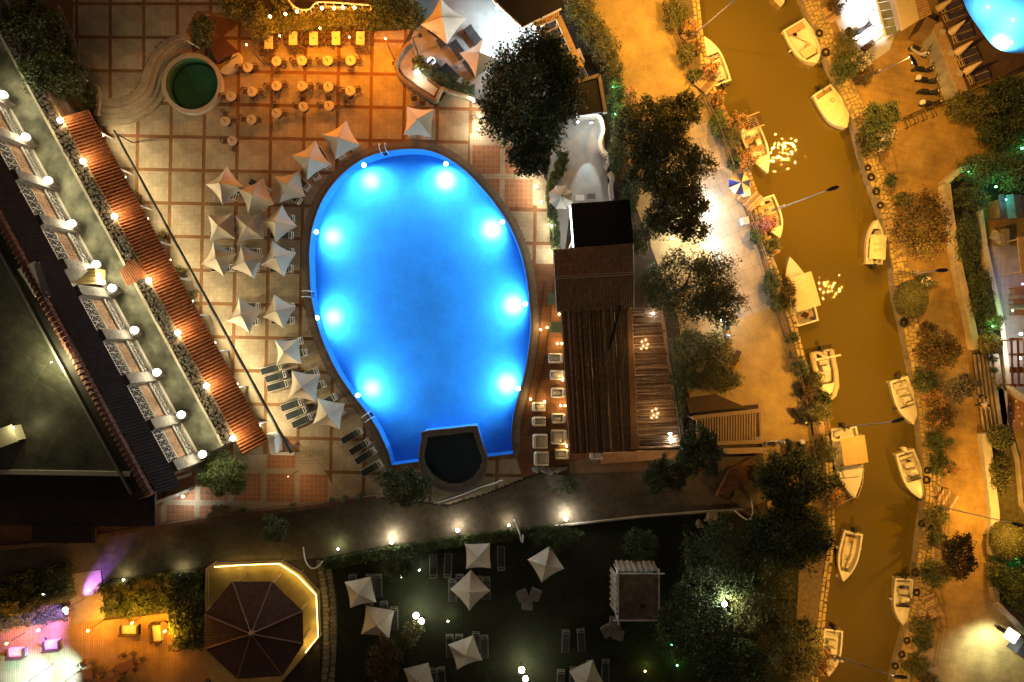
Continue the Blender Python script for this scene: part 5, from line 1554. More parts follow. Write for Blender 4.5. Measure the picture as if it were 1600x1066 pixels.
# ---------------------------------------------------------------- parasols
def make_parasol(half, scallop=.16, n=4, h0=2.15, h1=2.95, material=None, mats2=None):
    t = thing('parasol', 'x', 'parasol')
    bb = MB(); K = 6
    R = half * math.sqrt(2) if n == 4 else half
    rings = []
    for r in range(5):
        v = r / 4
        ring = []
        for k in range(n):
            for j in range(K):
                u = j / K
                a0, a1 = 2 * PI * k / n + PI / n, 2 * PI * (k + 1) / n + PI / n
                p0 = Vector((math.cos(a0), math.sin(a0), 0)); p1 = Vector((math.cos(a1), math.sin(a1), 0))
                p = (p0 * (1 - u) + p1 * u) * R * v
                edge = 4 * u * (1 - u)
                p *= 1 - scallop * edge * v
                z = h1 - (h1 - h0) * (v ** .92) - .16 * edge * v
                ring.append(Vector((p.x, p.y, z)))
        rings.append(ring)
    m_ = n * K
    vv = [rings[0][0]]
    for r in range(1, 5):
        vv += rings[r]
    ff, mi = [], []
    for i in range(m_):
        ff.append((0, 1 + i, 1 + (i + 1) % m_)); mi.append((i // K) % 2)
    for r in range(3):
        for i in range(m_):
            ff.append((1 + r * m_ + i, 1 + (r + 1) * m_ + i, 1 + (r + 1) * m_ + (i + 1) % m_, 1 + r * m_ + (i + 1) % m_)); mi.append((i // K) % 2)
    bb.add(vv, ff)
    bb.mi = mi
    o = bb.build('canopy', mats2 or (material or CANVAS), t, local=True)
    MB().tube([(0, 0, 0), (0, 0, h1 + .05)], .035, 6).build('pole', WOOD, t, local=True)
    MB().lathe([(.3, 0), (.3, .06), (.08, .1)], (0, 0, 0), 12).build('base', DARKM, t, local=True)
    MB().lathe([(.06, -.02), (.05, .06), (.02, .1)], (0, 0, h1), 8).build('cap', WOOD, t, local=True)
    for k in range(n):
        a = 2 * PI * k / n + PI / n
        MB().tube([(0, 0, h1 - .12), (math.cos(a) * R * .97, math.sin(a) * R * .97, h0 - .04)], .016, 4).build('rib', WOOD, t, local=True)
        MB().tube([Vector((math.cos(a) * R * v, math.sin(a) * R * v, h1 - (h1 - h0) * v ** .92 + .004)) for v in (.02, .25, .5, .75, 1.0)], .018, 4).build('seam', mat('canvas_seam', (.42, .38, .31), .9, .1), t, local=True)
    return t
pps = [(make_parasol(1.22, sc_, h0=h_), []) for sc_, h_ in ((.10, 2.2), (.14, 2.1), (.12, 2.25))]
for sc_, h_ in ((.055, 2.3), (.07, 2.28)):
    pps.append((make_parasol(1.22, sc_, h0=h_), []))
PAR = [
 (694, 32, 45 + 8, 1.12, 'nearest the white floodlit house on the raised terrace'),
 (752, 88, 45 - 12, 1.05, 'beside the dark conifer on the raised terrace'),
 (656, 188, -6, .98, 'standing alone beside the curved planter wall'),
 (531, 218, 30, .98, 'uppermost of the arc beside the top of the pool'),
 (482, 245, 32, .98, 'second from the top in the arc beside the pool'),
 (453, 290, 12, .93, 'at the pool end of the first row of three'),
 (398, 305, 22, .98, 'in the middle of the first row of three'),
 (349, 290, 40, .98, 'at the hotel end of the first row of three'),
 (343, 352, 4, .9, 'at the hotel end of the second row of three'),
 (385, 352, 6, .9, 'in the middle of the second row of three'),
 (436, 348, 36, .93, 'at the pool end of the second row of three'),
 (337, 404, 62, .9, 'at the hotel end of the third row of three'),
 (383, 406, 66, .9, 'in the middle of the third row of three'),
 (431, 405, 64, .93, 'at the pool end of the third row of three'),
 (378, 493, 62, .9, 'at the hotel end of the pair below the three rows'),
 (433, 488, 62, .88, 'at the pool end of the pair below the three rows'),
 (449, 550, 4, .9, 'alone beside the lower loungers, highest of the lowest three'),
 (471, 602, -8, .98, 'between the two stacks of three loungers'),
 (509, 644, -12, .93, 'lowest on the pool terrace above the four bare loungers'),
 (561, 928, 12, .92, 'on the lawn nearest the flagstone path'),
 (588, 976, -10, .98, 'on the lawn below the first one by the flagstone path'),
 (747, 873, 2, .86, 'on the lawn closest to the lane lamps'),
 (735, 926, 43, .98, 'turned cornerwise in the middle of the lawn'),
 (725, 1023, 20, .93, 'on the lawn below the bright lamp pair'),
 (855, 885, 32, .92, 'on the lawn nearest the curtained daybed'),
 (655, 1064, 15, .9, 'cut by the bottom edge beside the dark round bush'),
 (915, 1062, 25, .9, 'cut by the bottom edge among bare loungers'),
]
for i, (x, y, a, sc, w_) in enumerate(PAR):
    p = W(x, y, 2.6)
    pp, pu = pps[i % 3] if y < 860 else pps[3 + i % 2]
    o = place(pp, pu, (p.x, p.y, .03 if y < 860 else .01), math.radians(a), f'square cream parasol {w_}', 'square cream parasols', sc)
    tl_ = .09 if y < 860 else .05
    o.rotation_euler = (random.uniform(-tl_, tl_), random.uniform(-tl_, tl_), math.radians(a))
op = make_parasol(1.08, .05, 8, 2.2, 2.8)
p = W(877, 307, 2.5); op.location = (p.x, p.y, .03); op['label'] = 'eight sided cream parasol beside the black bar roof'
BLU = mat('umbrella_blue', (.03, .05, .32), .8, .1)
bu = make_parasol(.98, .03, 8, 1.9, 2.35, mats2=[CANVAS, BLU])
p = W(1157, 286, 2.1); bu.location = (p.x, p.y, .02); bu['label'] = 'blue and white striped umbrella at the canal edge'; bu.name = 'beach_umbrella'; bu['category'] = 'umbrella'
# folded parasols on the sun deck
for i, (x, y, dx, dy) in enumerate([(1478, 5, 12, -8), (1497, 41, 11, -9), (1508, 73, 12, -9), (1522, 104, 12, -8)]):
    a = W(x - dx, y + dy * -1, 1.0); c = W(x + dx, y + dy, 2.4)
    t = thing('folded_parasol', f'folded tilted parasol on the sunbathing deck, {ordinal(i)} from the top', 'parasol', (a.x, a.y, .05), group='folded parasols on the sunbathing deck')
    MB().tube([a, a * .75 + c * .25, a * .4 + c * .6, c], [.33, .30, .18, .05], 8).build('canopy', mat('folded_canvas', (.6, .46, .26), .85, .15), t)
    MB().tube([(a.x, a.y, .05), a, c + (c - a) * .05], .03, 5).build('pole', WOOD, t)

# ---------------------------------------------------------------- loungers
def make_lounger(fabric, frame, name='sun_lounger', rails=.035, L=1.95, wd=.62, back=.42):
    """Foot at x = -L/2, head at x = +L/2."""
    t = thing(name, 'x', 'sun lounger')
    zf = .32
    MB().box((-L * .2, 0, zf), (L * .6, wd - .06, .05)).build('seat', fabric, t, local=True)
    x0 = L * .1; ln = L * .4
    bb = MB(); c = (x0 + ln / 2 * math.cos(back), 0, zf + ln / 2 * math.sin(back))
    bb.box(c, (ln, wd - .06, .05), tilt=-back); bb.build('backrest', fabric, t, local=True)
    fb = MB()
    for s_ in (-1, 1):
        fb.box((0, s_ * (wd / 2), zf - .03), (L, rails, .06))
    for x in (-L / 2, L / 2):
        fb.box((x, 0, zf - .03), (.04 if x < 0 else .05, wd, .06))
    fb.box((x0, 0, zf - .03), (.03, wd, .05))
    fb.build('frame', frame, t, local=True)
    hx = x0 + ln * math.cos(back); hz = zf + ln * math.sin(back)
    hb = MB()
    for s_ in (-1, 1):
        hb.box((hx - .1, s_ * (wd / 2 - .05), hz - .02), (.26, .045, .06), tilt=-back)
    hb.box((hx + .02, 0, hz + .04), (.055, wd - .05, .06)); hb.box((hx - .2, 0, hz - .06), (.05, wd - .05, .06))
    hb.build('headrest_frame', frame, t, local=True)
    for a in (-1, 1):
        for s_ in (-1, 1):
            MB().box((a * (L / 2 - .2), s_ * (wd / 2 - .04), (zf - .05) / 2), (.05, .05, zf - .05)).build('leg', frame, t, local=True)
    return t
FRM = mat('lounger_frame_white', (.62, .61, .57), .5, .06)
lp = make_lounger(SLING, FRM); lu = []
LG = [  # head px, direction foot->head, parasol phrase
 (644, 214, 0, 1, 'nearer the dining tables under the lone parasol by the planter wall'), (668, 216, .05, 1, 'bar side one under the lone parasol by the planter wall'),
 (536, 247, .61, .79, 'lower one under the uppermost arc parasol'), (556, 232, .61, .79, 'upper one under the uppermost arc parasol'),
 (497, 280, .52, .85, 'lower one under the second arc parasol'), (514, 262, .52, .85, 'upper one under the second arc parasol'),
 (483, 295, .78, .62, 'upper one under the pool end parasol of the first row'), (470, 316, .8, .58, 'lower one under the pool end parasol of the first row'),
 (421, 301, .85, .5, 'upper one under the middle parasol of the first row'), (416, 325, .85, .5, 'lower one under the middle parasol of the first row'),
 (372, 309, .95, .3, 'under the hotel end parasol of the first row'),
 (364, 343, 1, 0, 'upper one under the hotel end parasol of the second row'), (364, 367, 1, 0, 'lower one under the hotel end parasol of the second row'),
 (405, 343, 1, 0, 'upper one under the middle parasol of the second row'), (411, 368, 1, 0, 'lower one under the middle parasol of the second row'),
 (460, 342, 1, 0, 'upper one under the pool end parasol of the second row'), (458, 368, 1, 0, 'lower one under the pool end parasol of the second row'),
 (366, 393, 1, 0, 'upper one under the hotel end parasol of the third row'), (366, 419, 1, 0, 'lower one under the hotel end parasol of the third row'),
 (409, 394, 1, 0, 'upper one under the middle parasol of the third row'), (405, 419, 1, 0, 'lower one under the middle parasol of the third row'),
 (459, 394, 1, 0, 'upper one under the pool end parasol of the third row'), (458, 420, 1, 0, 'lower one under the pool end parasol of the third row'),
 (407, 479, 1, 0, 'upper one under the hotel end parasol of the fourth pair'), (406, 503, 1, 0, 'lower one under the hotel end parasol of the fourth pair'),
 (460, 479, 1, 0, 'upper one under the pool end parasol of the fourth pair'), (460, 501, 1, 0, 'lower one under the pool end parasol of the fourth pair'),
 (473, 532, .97, -.15, 'upper one under the highest of the lowest three parasols'), (480, 550, .95, -.25, 'lower one under the highest of the lowest three parasols'),
 (442, 572, .96, -.27, 'top of the stack of three beside the upper parasol'), (449, 584, .96, -.27, 'middle of the stack of three beside the upper parasol'), (452, 598, .96, -.27, 'bottom of the stack of three beside the upper parasol'),
 (497, 579, .9, -.38, 'upper one under the parasol between the stacks'), (508, 599, .9, -.38, 'lower one under the parasol between the stacks'),
 (473, 627, .93, -.33, 'top of the lower stack of three'), (480, 639, .92, -.37, 'middle of the lower stack of three'), (489, 650, .9, -.42, 'bottom of the lower stack of three'),
 (525, 619, .86, -.5, 'upper one under the lowest pool parasol'), (537, 641, .86, -.5, 'lower one under the lowest pool parasol'),
 (565, 672, .86, -.5, 'first of the four bare ones by the pool steps'), (577, 689, .84, -.53, 'second of the four bare ones by the pool steps'), (586, 703, .84, -.54, 'third of the four bare ones by the pool steps'), (596, 723, .85, -.5, 'last of the four bare ones by the pool steps')]
for (hx, hy, dx, dy, w_) in LG:
    q = math.hypot(dx, dy); dx /= q; dy /= q
    p = W(hx - dx * 17.5, hy - dy * 17.5, .3)
    place(lp, lu, (p.x, p.y, .03), ang(dx, dy), f'dark sling sun lounger, {w_}', 'dark sun loungers round the pool')
GFR = mat('garden_lounger_frame', (.30, .29, .26), .6, .1)
gp = make_lounger(mat('garden_sling', (.035, .036, .034), .8, .15), GFR, rails=.05, back=.3); gu_ = []
GL_ = [(677, 884, 'on its own, third from the lane parasol'), (700, 883, 'second from the lane parasol'), (783, 872, 'on the far side of the lane parasol'), (552, 915, 'behind the first parasol by the flagstones'), (577, 915, 'close beside the first parasol by the flagstones'), (591, 915, 'outer of the two beside the first flagstone parasol'), (707, 922, 'outermost at the path side of the cornerwise parasol'), (719, 915, 'half under the path side of the cornerwise parasol'), (749, 918, 'half under the far side of the cornerwise parasol'), (760, 919, 'outermost at the far side of the cornerwise parasol'), (577, 957, 'behind the second parasol by the flagstones'), (601, 957, 'half under the second flagstone parasol'), (616, 966, 'beside the second flagstone parasol'), (703, 1009, 'outermost at the path side of the parasol below the bright lamps'), (717, 1009, 'inner at the path side of the parasol below the bright lamps'), (743, 1005, 'inner at the far side of the parasol below the bright lamps'), (757, 1010, 'outermost at the far side of the parasol below the bright lamps'), (676, 1062, 'inner beside the parasol cut by the bottom edge'), (690, 1060, 'outer beside the parasol cut by the bottom edge'), (884, 1002, 'first of the bare pair below the curtained daybed'), (908, 1000, 'second of the bare pair below the curtained daybed'), (876, 1064, 'first of the row cut by the bottom edge'), (896, 1060, 'second of the row cut by the bottom edge'), (922, 1050, 'third of the row near the bottom edge'), (946, 1048, 'last of the row near the bottom edge')]
for i, (x, y, w_) in enumerate(GL_):
    p = W(x, y, .3)
    place(gp, gu_, (p.x, p.y, .01), PI / 2 + random.uniform(-.08, .08) + (PI if i < 3 else 0), f'pale framed lawn lounger {w_}', 'pale framed loungers on the lawn')
# loungers of the neighbouring pool
np_ = make_lounger(mat('violet_sling', (.07, .055, .085), .8, .2), mat('deck_lounger_frame', (.55, .42, .24), .6, .1), back=.3); nu_ = []
for i, (x, y) in enumerate([(1486, 10), (1490, 24), (1501, 46), (1505, 58), (1510, 84), (1515, 94), (1525, 112), (1530, 122)]):
    p = W(x, y, .3)
    place(np_, nu_, (p.x, p.y, .05), ang(-.93, .36) + random.uniform(-.05, .05), f'violet grey lounger on the sunbathing deck, {ordinal(i)} from the top', 'loungers on the sunbathing deck', .95)
for i, (x, y) in enumerate([(1473, 50), (1487, 83), (1500, 115)]):
    b = MB(); p = W(x, y, .5)
    t = thing('side_table', f'small square cream table on the deck bench side, {ordinal(i)} from the top', 'table', (p.x, p.y, .05), -.3, 'side tables on the sunbathing deck')
    MB().box((0, 0, .45), (.5, .5, .05)).build('tabletop', CLOTH, t, local=True)
    for a in (-1, 1):
        for c in (-1, 1):
            MB().box((a * .2, c * .2, .21), (.04, .04, .42)).build('leg', WOODP, t, local=True)

# ---------------------------------------------------------------- dining tables and chairs
def make_chair(material, arms=True):
    t = thing('dining_chair', 'x', 'chair')
    MB().rbox((0, 0, .43), (.46, .44, .06), .1).build('seat', material, t, local=True)
    bb = MB()
    arc_ = [(math.cos(a) * .27 - .02, math.sin(a) * .27) for a in np.linspace(PI * .62, PI * 1.38, 7)]
    for z_ in (.58, .68, .80):
        bb.tube([(x, y, z_) for x, y in arc_], .025 if z_ < .8 else .035, 5)
    for (x, y) in (arc_[0], arc_[3], arc_[6]):
        bb.tube([(x, y, .42), (x, y, .80)], .02, 5)
    bb.build('backrest', material, t, local=True)
    if arms:
        for s_ in (-1, 1):
            MB().tube([(arc_[0][0], s_ * .25, .66), (.18, s_ * .26, .64), (.19, s_ * .25, .43)], .026, 5).build('armrest', material, t, local=True)
    for a in (-1, 1):
        for c in (-1, 1):
            MB().tube([(a * .18, c * .18, .41), (a * .21, c * .2, 0)], .02, 5).build('leg', material, t, local=True)
    return t
chp = make_chair(CHAIRM); chu = []
def chair_at(x, y, fx, fy, label, group, z=.03):
    p = W(x, y, .5)
    place(chp, chu, (p.x, p.y, z), ang(fx - x, fy - y), label, group)
def round_table(x, y, r, label, used=[], proto=[]):
    p = W(x, y, .75)
    if not proto:
        t = thing('round_table', label, 'table')
        MB().lathe([(r - .02, .70), (r, .72), (r, .745), (r - .03, .755)], (0, 0, 0), 26).build('tabletop', CLOTH, t, local=True)
        MB().tube([(0, 0, .03), (0, 0, .70)], .04, 8).build('pedestal', DARKM, t, local=True)
        MB().lathe([(.25, 0), (.24, .03), (.05, .06)], (0, 0, 0), 14).build('base', DARKM, t, local=True)
        v = MB().lathe([(.04, .755), (.055, .80), (.02, .88), (.03, .92)], (0, 0, 0), 8).build('vase', DARKM, t, local=True)
        MB().tube([(0, 0, .9), (-.05, .12, 1.06)], [.02, .05], 5).build('sprig', LEAFR[0], t, local=True)
        proto.append(t)
    place(proto[0], used, (p.x, p.y, .03), random.uniform(-.4, .4), label, 'round cream dining tables')
RT = [(387, 105.5, 'first row', 0), (432, 96, 'first row', 1), (472, 95, 'first row', 2), (512, 95, 'first row', 3), (548, 95, 'first row', 4),
      (361, 151, 'second row', 0), (394, 143.5, 'second row', 1), (432, 134.5, 'second row', 2), (472, 134.5, 'second row', 3), (513, 136, 'second row', 4), (547, 142, 'second row', 5),
      (352, 190, 'third row', 0), (393, 187, 'third row', 1), (432, 177, 'third row', 2), (474, 167, 'third row', 3), (514, 165.5, 'third row', 4), (363, 220, 'fourth row', 0)]
SIDES = {'l': (-12, 0, 'on its round pool side'), 'r': (12, 0, 'on its parasol side'), 'd': (1, 12, 'on its swimming pool side'), 'u': (-1, -12, 'on its hedge side')}
CH = ['lr', 'lrd', 'lr', 'lr', 'lrd', 'ld', 'lrd', 'lrd', 'rd', 'lr', 'lrd', 'ur', 'lr', 'ru', 'lu', 'lru', 'ld']
for (x, y, row, k), cs in zip(RT, CH):
    nm = f'{ordinal(k)} round table of the {row}' if row != 'fourth row' else 'lone round table nearest the hotel parasols'
    round_table(x, y, .42, f'small cream {nm} from the round pool' if row != 'fourth row' else 'small cream ' + nm)
    for c in cs:
        dx, dy, w_ = SIDES[c]
        jx, jy = random.uniform(-1.5, 1.5), random.uniform(-1.5, 1.5)
        chair_at(x + dx + jx, y + dy + jy, x, y, f'brown armchair at the {nm}, {w_}', 'brown armchairs on the dining terrace')
tabs = [(420, 66), (458, 60), (490, 60), (525, 60), (563, 60)]
tu = []
tp = thing('dining_table', 'x', 'table')
MB().box((0, 0, .73), (.72, 1.15, .045)).build('tabletop', CLOTH, tp, local=True)
for a in (-1, 1):
    for c in (-1, 1):
        MB().box((a * .3, c * .5, .35), (.06, .06, .70)).build('leg', WOODD, tp, local=True)
v = MB().lathe([(.04, .755), (.055, .80), (.02, .88), (.03, .92)], (0, 0, 0), 8).build('vase', DARKM, tp, local=True)
for i, (x, y) in enumerate(tabs):
    p = W(x, y, .75)
    place(tp, tu, (p.x, p.y, .03), 0, f'cream rectangular dining table by the hedge, {ordinal(i)} from the round pool', 'rectangular dining tables by the hedge')
    for (dx, dy, w_) in ((-11, -5, 'upper chair on the round pool side'), (-11, 6, 'lower chair on the round pool side'), (11, -5, 'upper chair on the far side'), (11, 6, 'lower chair on the far side')):
        chair_at(x + dx + random.uniform(-1, 1), y + dy, x, y + dy, f'armchair at the {ordinal(i)} rectangular table, {w_}', 'brown armchairs on the dining terrace')
for (x, y, w_) in ((410, 82, 'below the first rectangular table'), (424, 84, 'below and right of the first rectangular table'), (455, 79, 'below the second rectangular table'), (470, 78, 'below the gap after the second rectangular table'), (560, 78, 'below the last rectangular table'), (572, 80, 'below the outer corner of the last rectangular table'), (541, 158, 'pulled out alone below the second row'), (647, 154, 'alone beside the curved planter wall end'), (660, 161, 'loose by the lone parasol'), (740, 182, 'alone in the bright paving under the conifer')):
    chair_at(x, y, x + random.uniform(-5, 5), y + 8, f'brown armchair {w_}', 'brown armchairs on the dining terrace')
# curved seat beside the round pool
cs = thing('curved_bench', 'cream bean shaped seat with a dark opening beside the round green pool', 'bench', tuple(W(358, 97)))
MB().ribbon([W(x, y, .5) for x, y in smooth_loop([(347, 106), (352, 109), (360, 105), (367, 97), (370, 89), (364, 85)], 4, False)], .75, 0, .5).build('seat', CLOTH, cs)
MB().lathe([(.3, .5), (.3, .56), (.1, .58)], tuple(W(354, 94, 0)), 12).build('dark_opening', DARKM, cs)
b = MB().prism([W(x, y, .7).xy for x, y in [(322, 62), (348, 58), (372, 80), (352, 88), (338, 96)]][::-1], 0, .7); tag(b.build('planter_block', mat('maroon_brick', (.10, .04, .025), .9, .3, 3.0)), 'dark maroon planter block behind the round green pool', 'planter')
b = MB(); b.prism([W(x, y, .9).xy for x, y in [(290, 62), (297, 66), (309, 73), (300, 68)]], 0, .9); tag(b.build('white_marker', WHITE), 'small white slanting stone slab by the round bush', 'slab')
# loungers and armchairs on the raised terrace
lc = make_lounger(mat('black_wicker', (.022, .02, .02), .8, .3), mat('black_wicker_frame', (.03, .028, .027), .7, .2), name='wicker_lounger', wd=.8, L=1.6, back=.5)
lcu = []
for (x, y, dx, dy, w_) in ((739, 56, -.6, -.8, 'upper one between the two raised terrace parasols'), (716, 79, -.6, -.8, 'lower one between the two raised terrace parasols'), (684, 52, .8, .6, 'under the parasol nearest the white house'), (737, 106, -.7, -.7, 'under the parasol beside the conifer'), (703, 115, -.7, -.7, 'beside the planter hedge on the raised terrace'), (682, 108, -.7, -.7, 'next to the glowing table on the raised terrace')):
    p = W(x, y, .3)
    place(lc, lcu, (p.x, p.y, .03), ang(dx, dy), f'black wicker lounge chair, {w_}', 'black wicker chairs on the raised terrace')
t = thing('glass_table', 'small round table with a cold glowing top on the raised terrace', 'table', tuple(W(675, 100)))
p = W(675, 100)
MB().lathe([(.36, .55), (.37, .58), (.35, .6)], (p.x, p.y, 0), 18).build('tabletop', emit('table_glow', (.5, .8, 1), 1.6), t)
MB().tube([(p.x, p.y, .0), (p.x, p.y, .55)], .05, 8).build('pedestal', DARKM, t)
light(t, 'POINT', (p.x, p.y, .85), 9, COOL, .1)
t = thing('glass_table', 'low square dark table between the wicker chairs on the raised terrace', 'table', tuple(W(692, 69)), .5)
MB().box((0, 0, .4), (.85, .85, .04)).build('tabletop', mat('table_dark', (.05, .05, .055), .3), t, local=True)
for a in (-1, 1):
    for c in (-1, 1):
        MB().box((a * .36, c * .36, .19), (.05, .05, .38)).build('leg', DARKM, t, local=True)
pl_ = thing('terrace_post_lamp', 'unlit street lantern with two arms in the curved planter bed', 'street lamp', tuple(W(653, 84)))
p = W(653, 84)
MB().tube([(p.x, p.y, 0), (p.x, p.y, 3.0)], .05, 6).build('pole', DARKM, pl_)
MB().tube([(p.x - .3, p.y - .15, 3.0), (p.x, p.y, 3.15), (p.x + .55, p.y + .25, 3.0)], .03, 5).build('arm', DARKM, pl_)
MB().lathe([(.16, -.1), (.2, 0), (.06, .12)], (p.x + .55, p.y + .25, 2.98), 10).build('shade', DARKM, pl_)
# planter wall with its hedge
pw = thing('curved_planter', 'curved dark stone planter wall between dining terrace and raised terrace', 'planter', tuple(W(650, 120)))
MB().ribbon([W(x, y, .8) for x, y in smooth_loop([(640, 66), (624, 84), (618, 104), (627, 121), (654, 141), (680, 157)], 5, False)], .28, 0, .85).build('wall', mat('planter_stone', (.19, .15, .11), .85, .3, 3.0, bump=.3), pw)
MB().ribbon([W(x, y, .7) for x, y in smooth_loop([(681, 158), (690, 138), (702, 142), (722, 148), (742, 156)], 4, False)], .22, 0, .75).build('wall', STONE, pw)
MB().ribbon([W(x, y, .5) for x, y in [(668, 122), (690, 138)]], .2, 0, .6).build('wall', mat('planter_stone', (.19, .15, .11)), pw)
sheet('planter_floor', [(641, 70), (628, 86), (623, 104), (632, 118), (656, 136), (678, 150), (686, 136), (664, 112), (648, 90)], .03, mat('planter_gravel', (.30, .26, .19), .9, .2))
# white balustrade behind the dining hedge
bl = thing('balustrade', 'white curved balustrade behind the dining hedge with amber lamps', 'balustrade', tuple(W(500, 12)))
bp = [W(x, y, 1.9) for x, y in smooth_loop([(448, -6), (456, 7), (470, 15), (484, 14), (495, 4), (520, 4), (548, 6), (578, 8)], 4, False)]
for z_ in (1.15, 1.9):
    MB().tube([(q.x, q.y, z_) for q in bp], .07, 5).build('rail', WHITE, bl)
for q in bp[::2]:
    MB().tube([(q.x, q.y, 1.1), (q.x, q.y, 1.9)], .05, 5).build('baluster', WHITE, bl)
MB().ribbon(bp, .3, 0, 1.1).build('wall', WALLO, bl)

# ---------------------------------------------------------------- bar deck armchairs and tables
def armchair(w_, d_, label, px, py, rz=0.0):
    p = W(px, py, .4)
    t = thing('lounge_armchair', label, 'armchair', (p.x, p.y, .05), rz, 'cream armchairs on the bar deck')
    MB().rbox((0, 0, .2), (w_, d_, .4), .26).build('seat', CUSH, t, local=True)
    MB().rbox((-w_ / 2 + .13, 0, .38), (.26, d_ - .08, .58), .13, top=.12).build('backrest', CUSH, t, local=True)
    for s_ in (-1, 1):
        MB().rbox((.04, s_ * (d_ / 2 - .09), .3), (w_ - .12, .17, .5), .08, top=.07).build('armrest', CUSH, t, local=True)
    MB().rbox((.1, 0, .44), (w_ * .5, d_ - .42, .12), .12, top=.05).build('cushion', CUSH, t, local=True)
    return t
AC = [(868, 560, 1.25, .85, 'first of the row along the reed roof'), (871, 586, 1.25, .85, 'second of the row along the reed roof'), (872, 614, 1.2, .85, 'third of the row along the reed roof'), (873, 654, 1.2, .85, 'fourth of the row along the reed roof'), (873, 683, 1.35, 1.25, 'big square one in the row along the reed roof'), (878, 710, 1.2, .85, 'lowest of the row along the reed roof'), (842, 636, 1.2, .8, 'first of the row along the pool'), (842, 659, 1.2, .8, 'second of the row along the pool'), (844, 690, 1.3, 1.25, 'third and squarish in the row along the pool'), (846, 717, 1.3, 1.2, 'lowest of the row along the pool'), (932, 711, 1.2, .8, 'half hidden under the front edge of the reed roof')]
for i, (x, y, w_, d_, lb) in enumerate(AC):
    armchair(w_, d_, f'cream padded armchair, {lb}', x, y, PI if i < 6 else 0)
for (x, y, sx, sy, lb) in ((861, 467, .55, 1.0, 'upper narrow green table half under the tiled bar roof'), (868, 512, 1.1, .95, 'square green table beside the amber candle lamps')):
    p = W(x, y, .6); t = thing('deck_table', lb, 'table', (p.x, p.y, .05))
    MB().box((0, 0, .6), (sx, sy, .05)).build('tabletop', mat('green_table', (.12, .17, .12), .6, .1), t, local=True)
    for a in (-1, 1):
        for c in (-1, 1):
            MB().box((a * (sx / 2 - .07), c * (sy / 2 - .07), .29), (.06, .06, .58)).build('leg', DARKM, t, local=True)
for i, (x, y) in enumerate([(876, 569), (871, 600), (842, 672), (874, 697)]):
    p = W(x, y, .4); t = thing('side_stool', f'small round dark side table between cream armchairs, {ordinal(i)} from the top', 'side table', (p.x, p.y, .05), group='round side tables on the bar deck')
    MB().lathe([(.17, .42), (.18, .45), (.15, .47)], (0, 0, 0), 12).build('top_plate', mat('stool_brown', (.12, .09, .06)), t, local=True)
    MB().tube([(0, 0, 0), (0, 0, .42)], [.12, .04], 8).build('pedestal', DARKM, t, local=True)
# side terrace furniture
for i, (x, y, sx, sy, lb, mm) in enumerate([(906, 309, .75, .5, 'small white table above the black bar roof', WHITE), (924, 307, .7, .45, 'small grey framed table next to the white one above the black bar roof', GREYM)]):
    p = W(x, y, .7); t = thing('cafe_table', lb, 'table', (p.x, p.y, .03))
    MB().box((0, 0, .7), (sx, sy, .04)).build('tabletop', mm, t, local=True)
    for a in (-1, 1):
        for c in (-1, 1):
            MB().box((a * (sx / 2 - .05), c * (sy / 2 - .05), .34), (.04, .04, .68)).build('leg', GREYM, t, local=True)

# pool ladders
def ladder(px, py, dx, dy, label):
    p = W(px, py, 0)
    t = thing('pool_ladder', label, 'ladder', (p.x, p.y, .05), ang(dx, dy), 'pool ladders')
    for s_ in (-1, 1):
        MB().tube([(-.55, s_ * .25, 0), (-.5, s_ * .25, .6), (-.2, s_ * .25, .8), (.1, s_ * .25, .6), (.13, s_ * .25, -.9)], .03, 6).build('handrail', WHITEM, t, local=True)
    for k_ in range(3):
        MB().box((.13, 0, -.25 - .3 * k_), (.1, .5, .03)).build('rung', mat('ladder_rung', (.05, .06, .08)), t, local=True)
ladder(600, 236, .15, 1, 'steel ladder at the top of the big pool')
ladder(484, 460, 1, 0, 'steel ladder on the parasol side of the big pool')
ladder(577, 650, .8, -.6, 'steel ladder beside the four bare loungers')
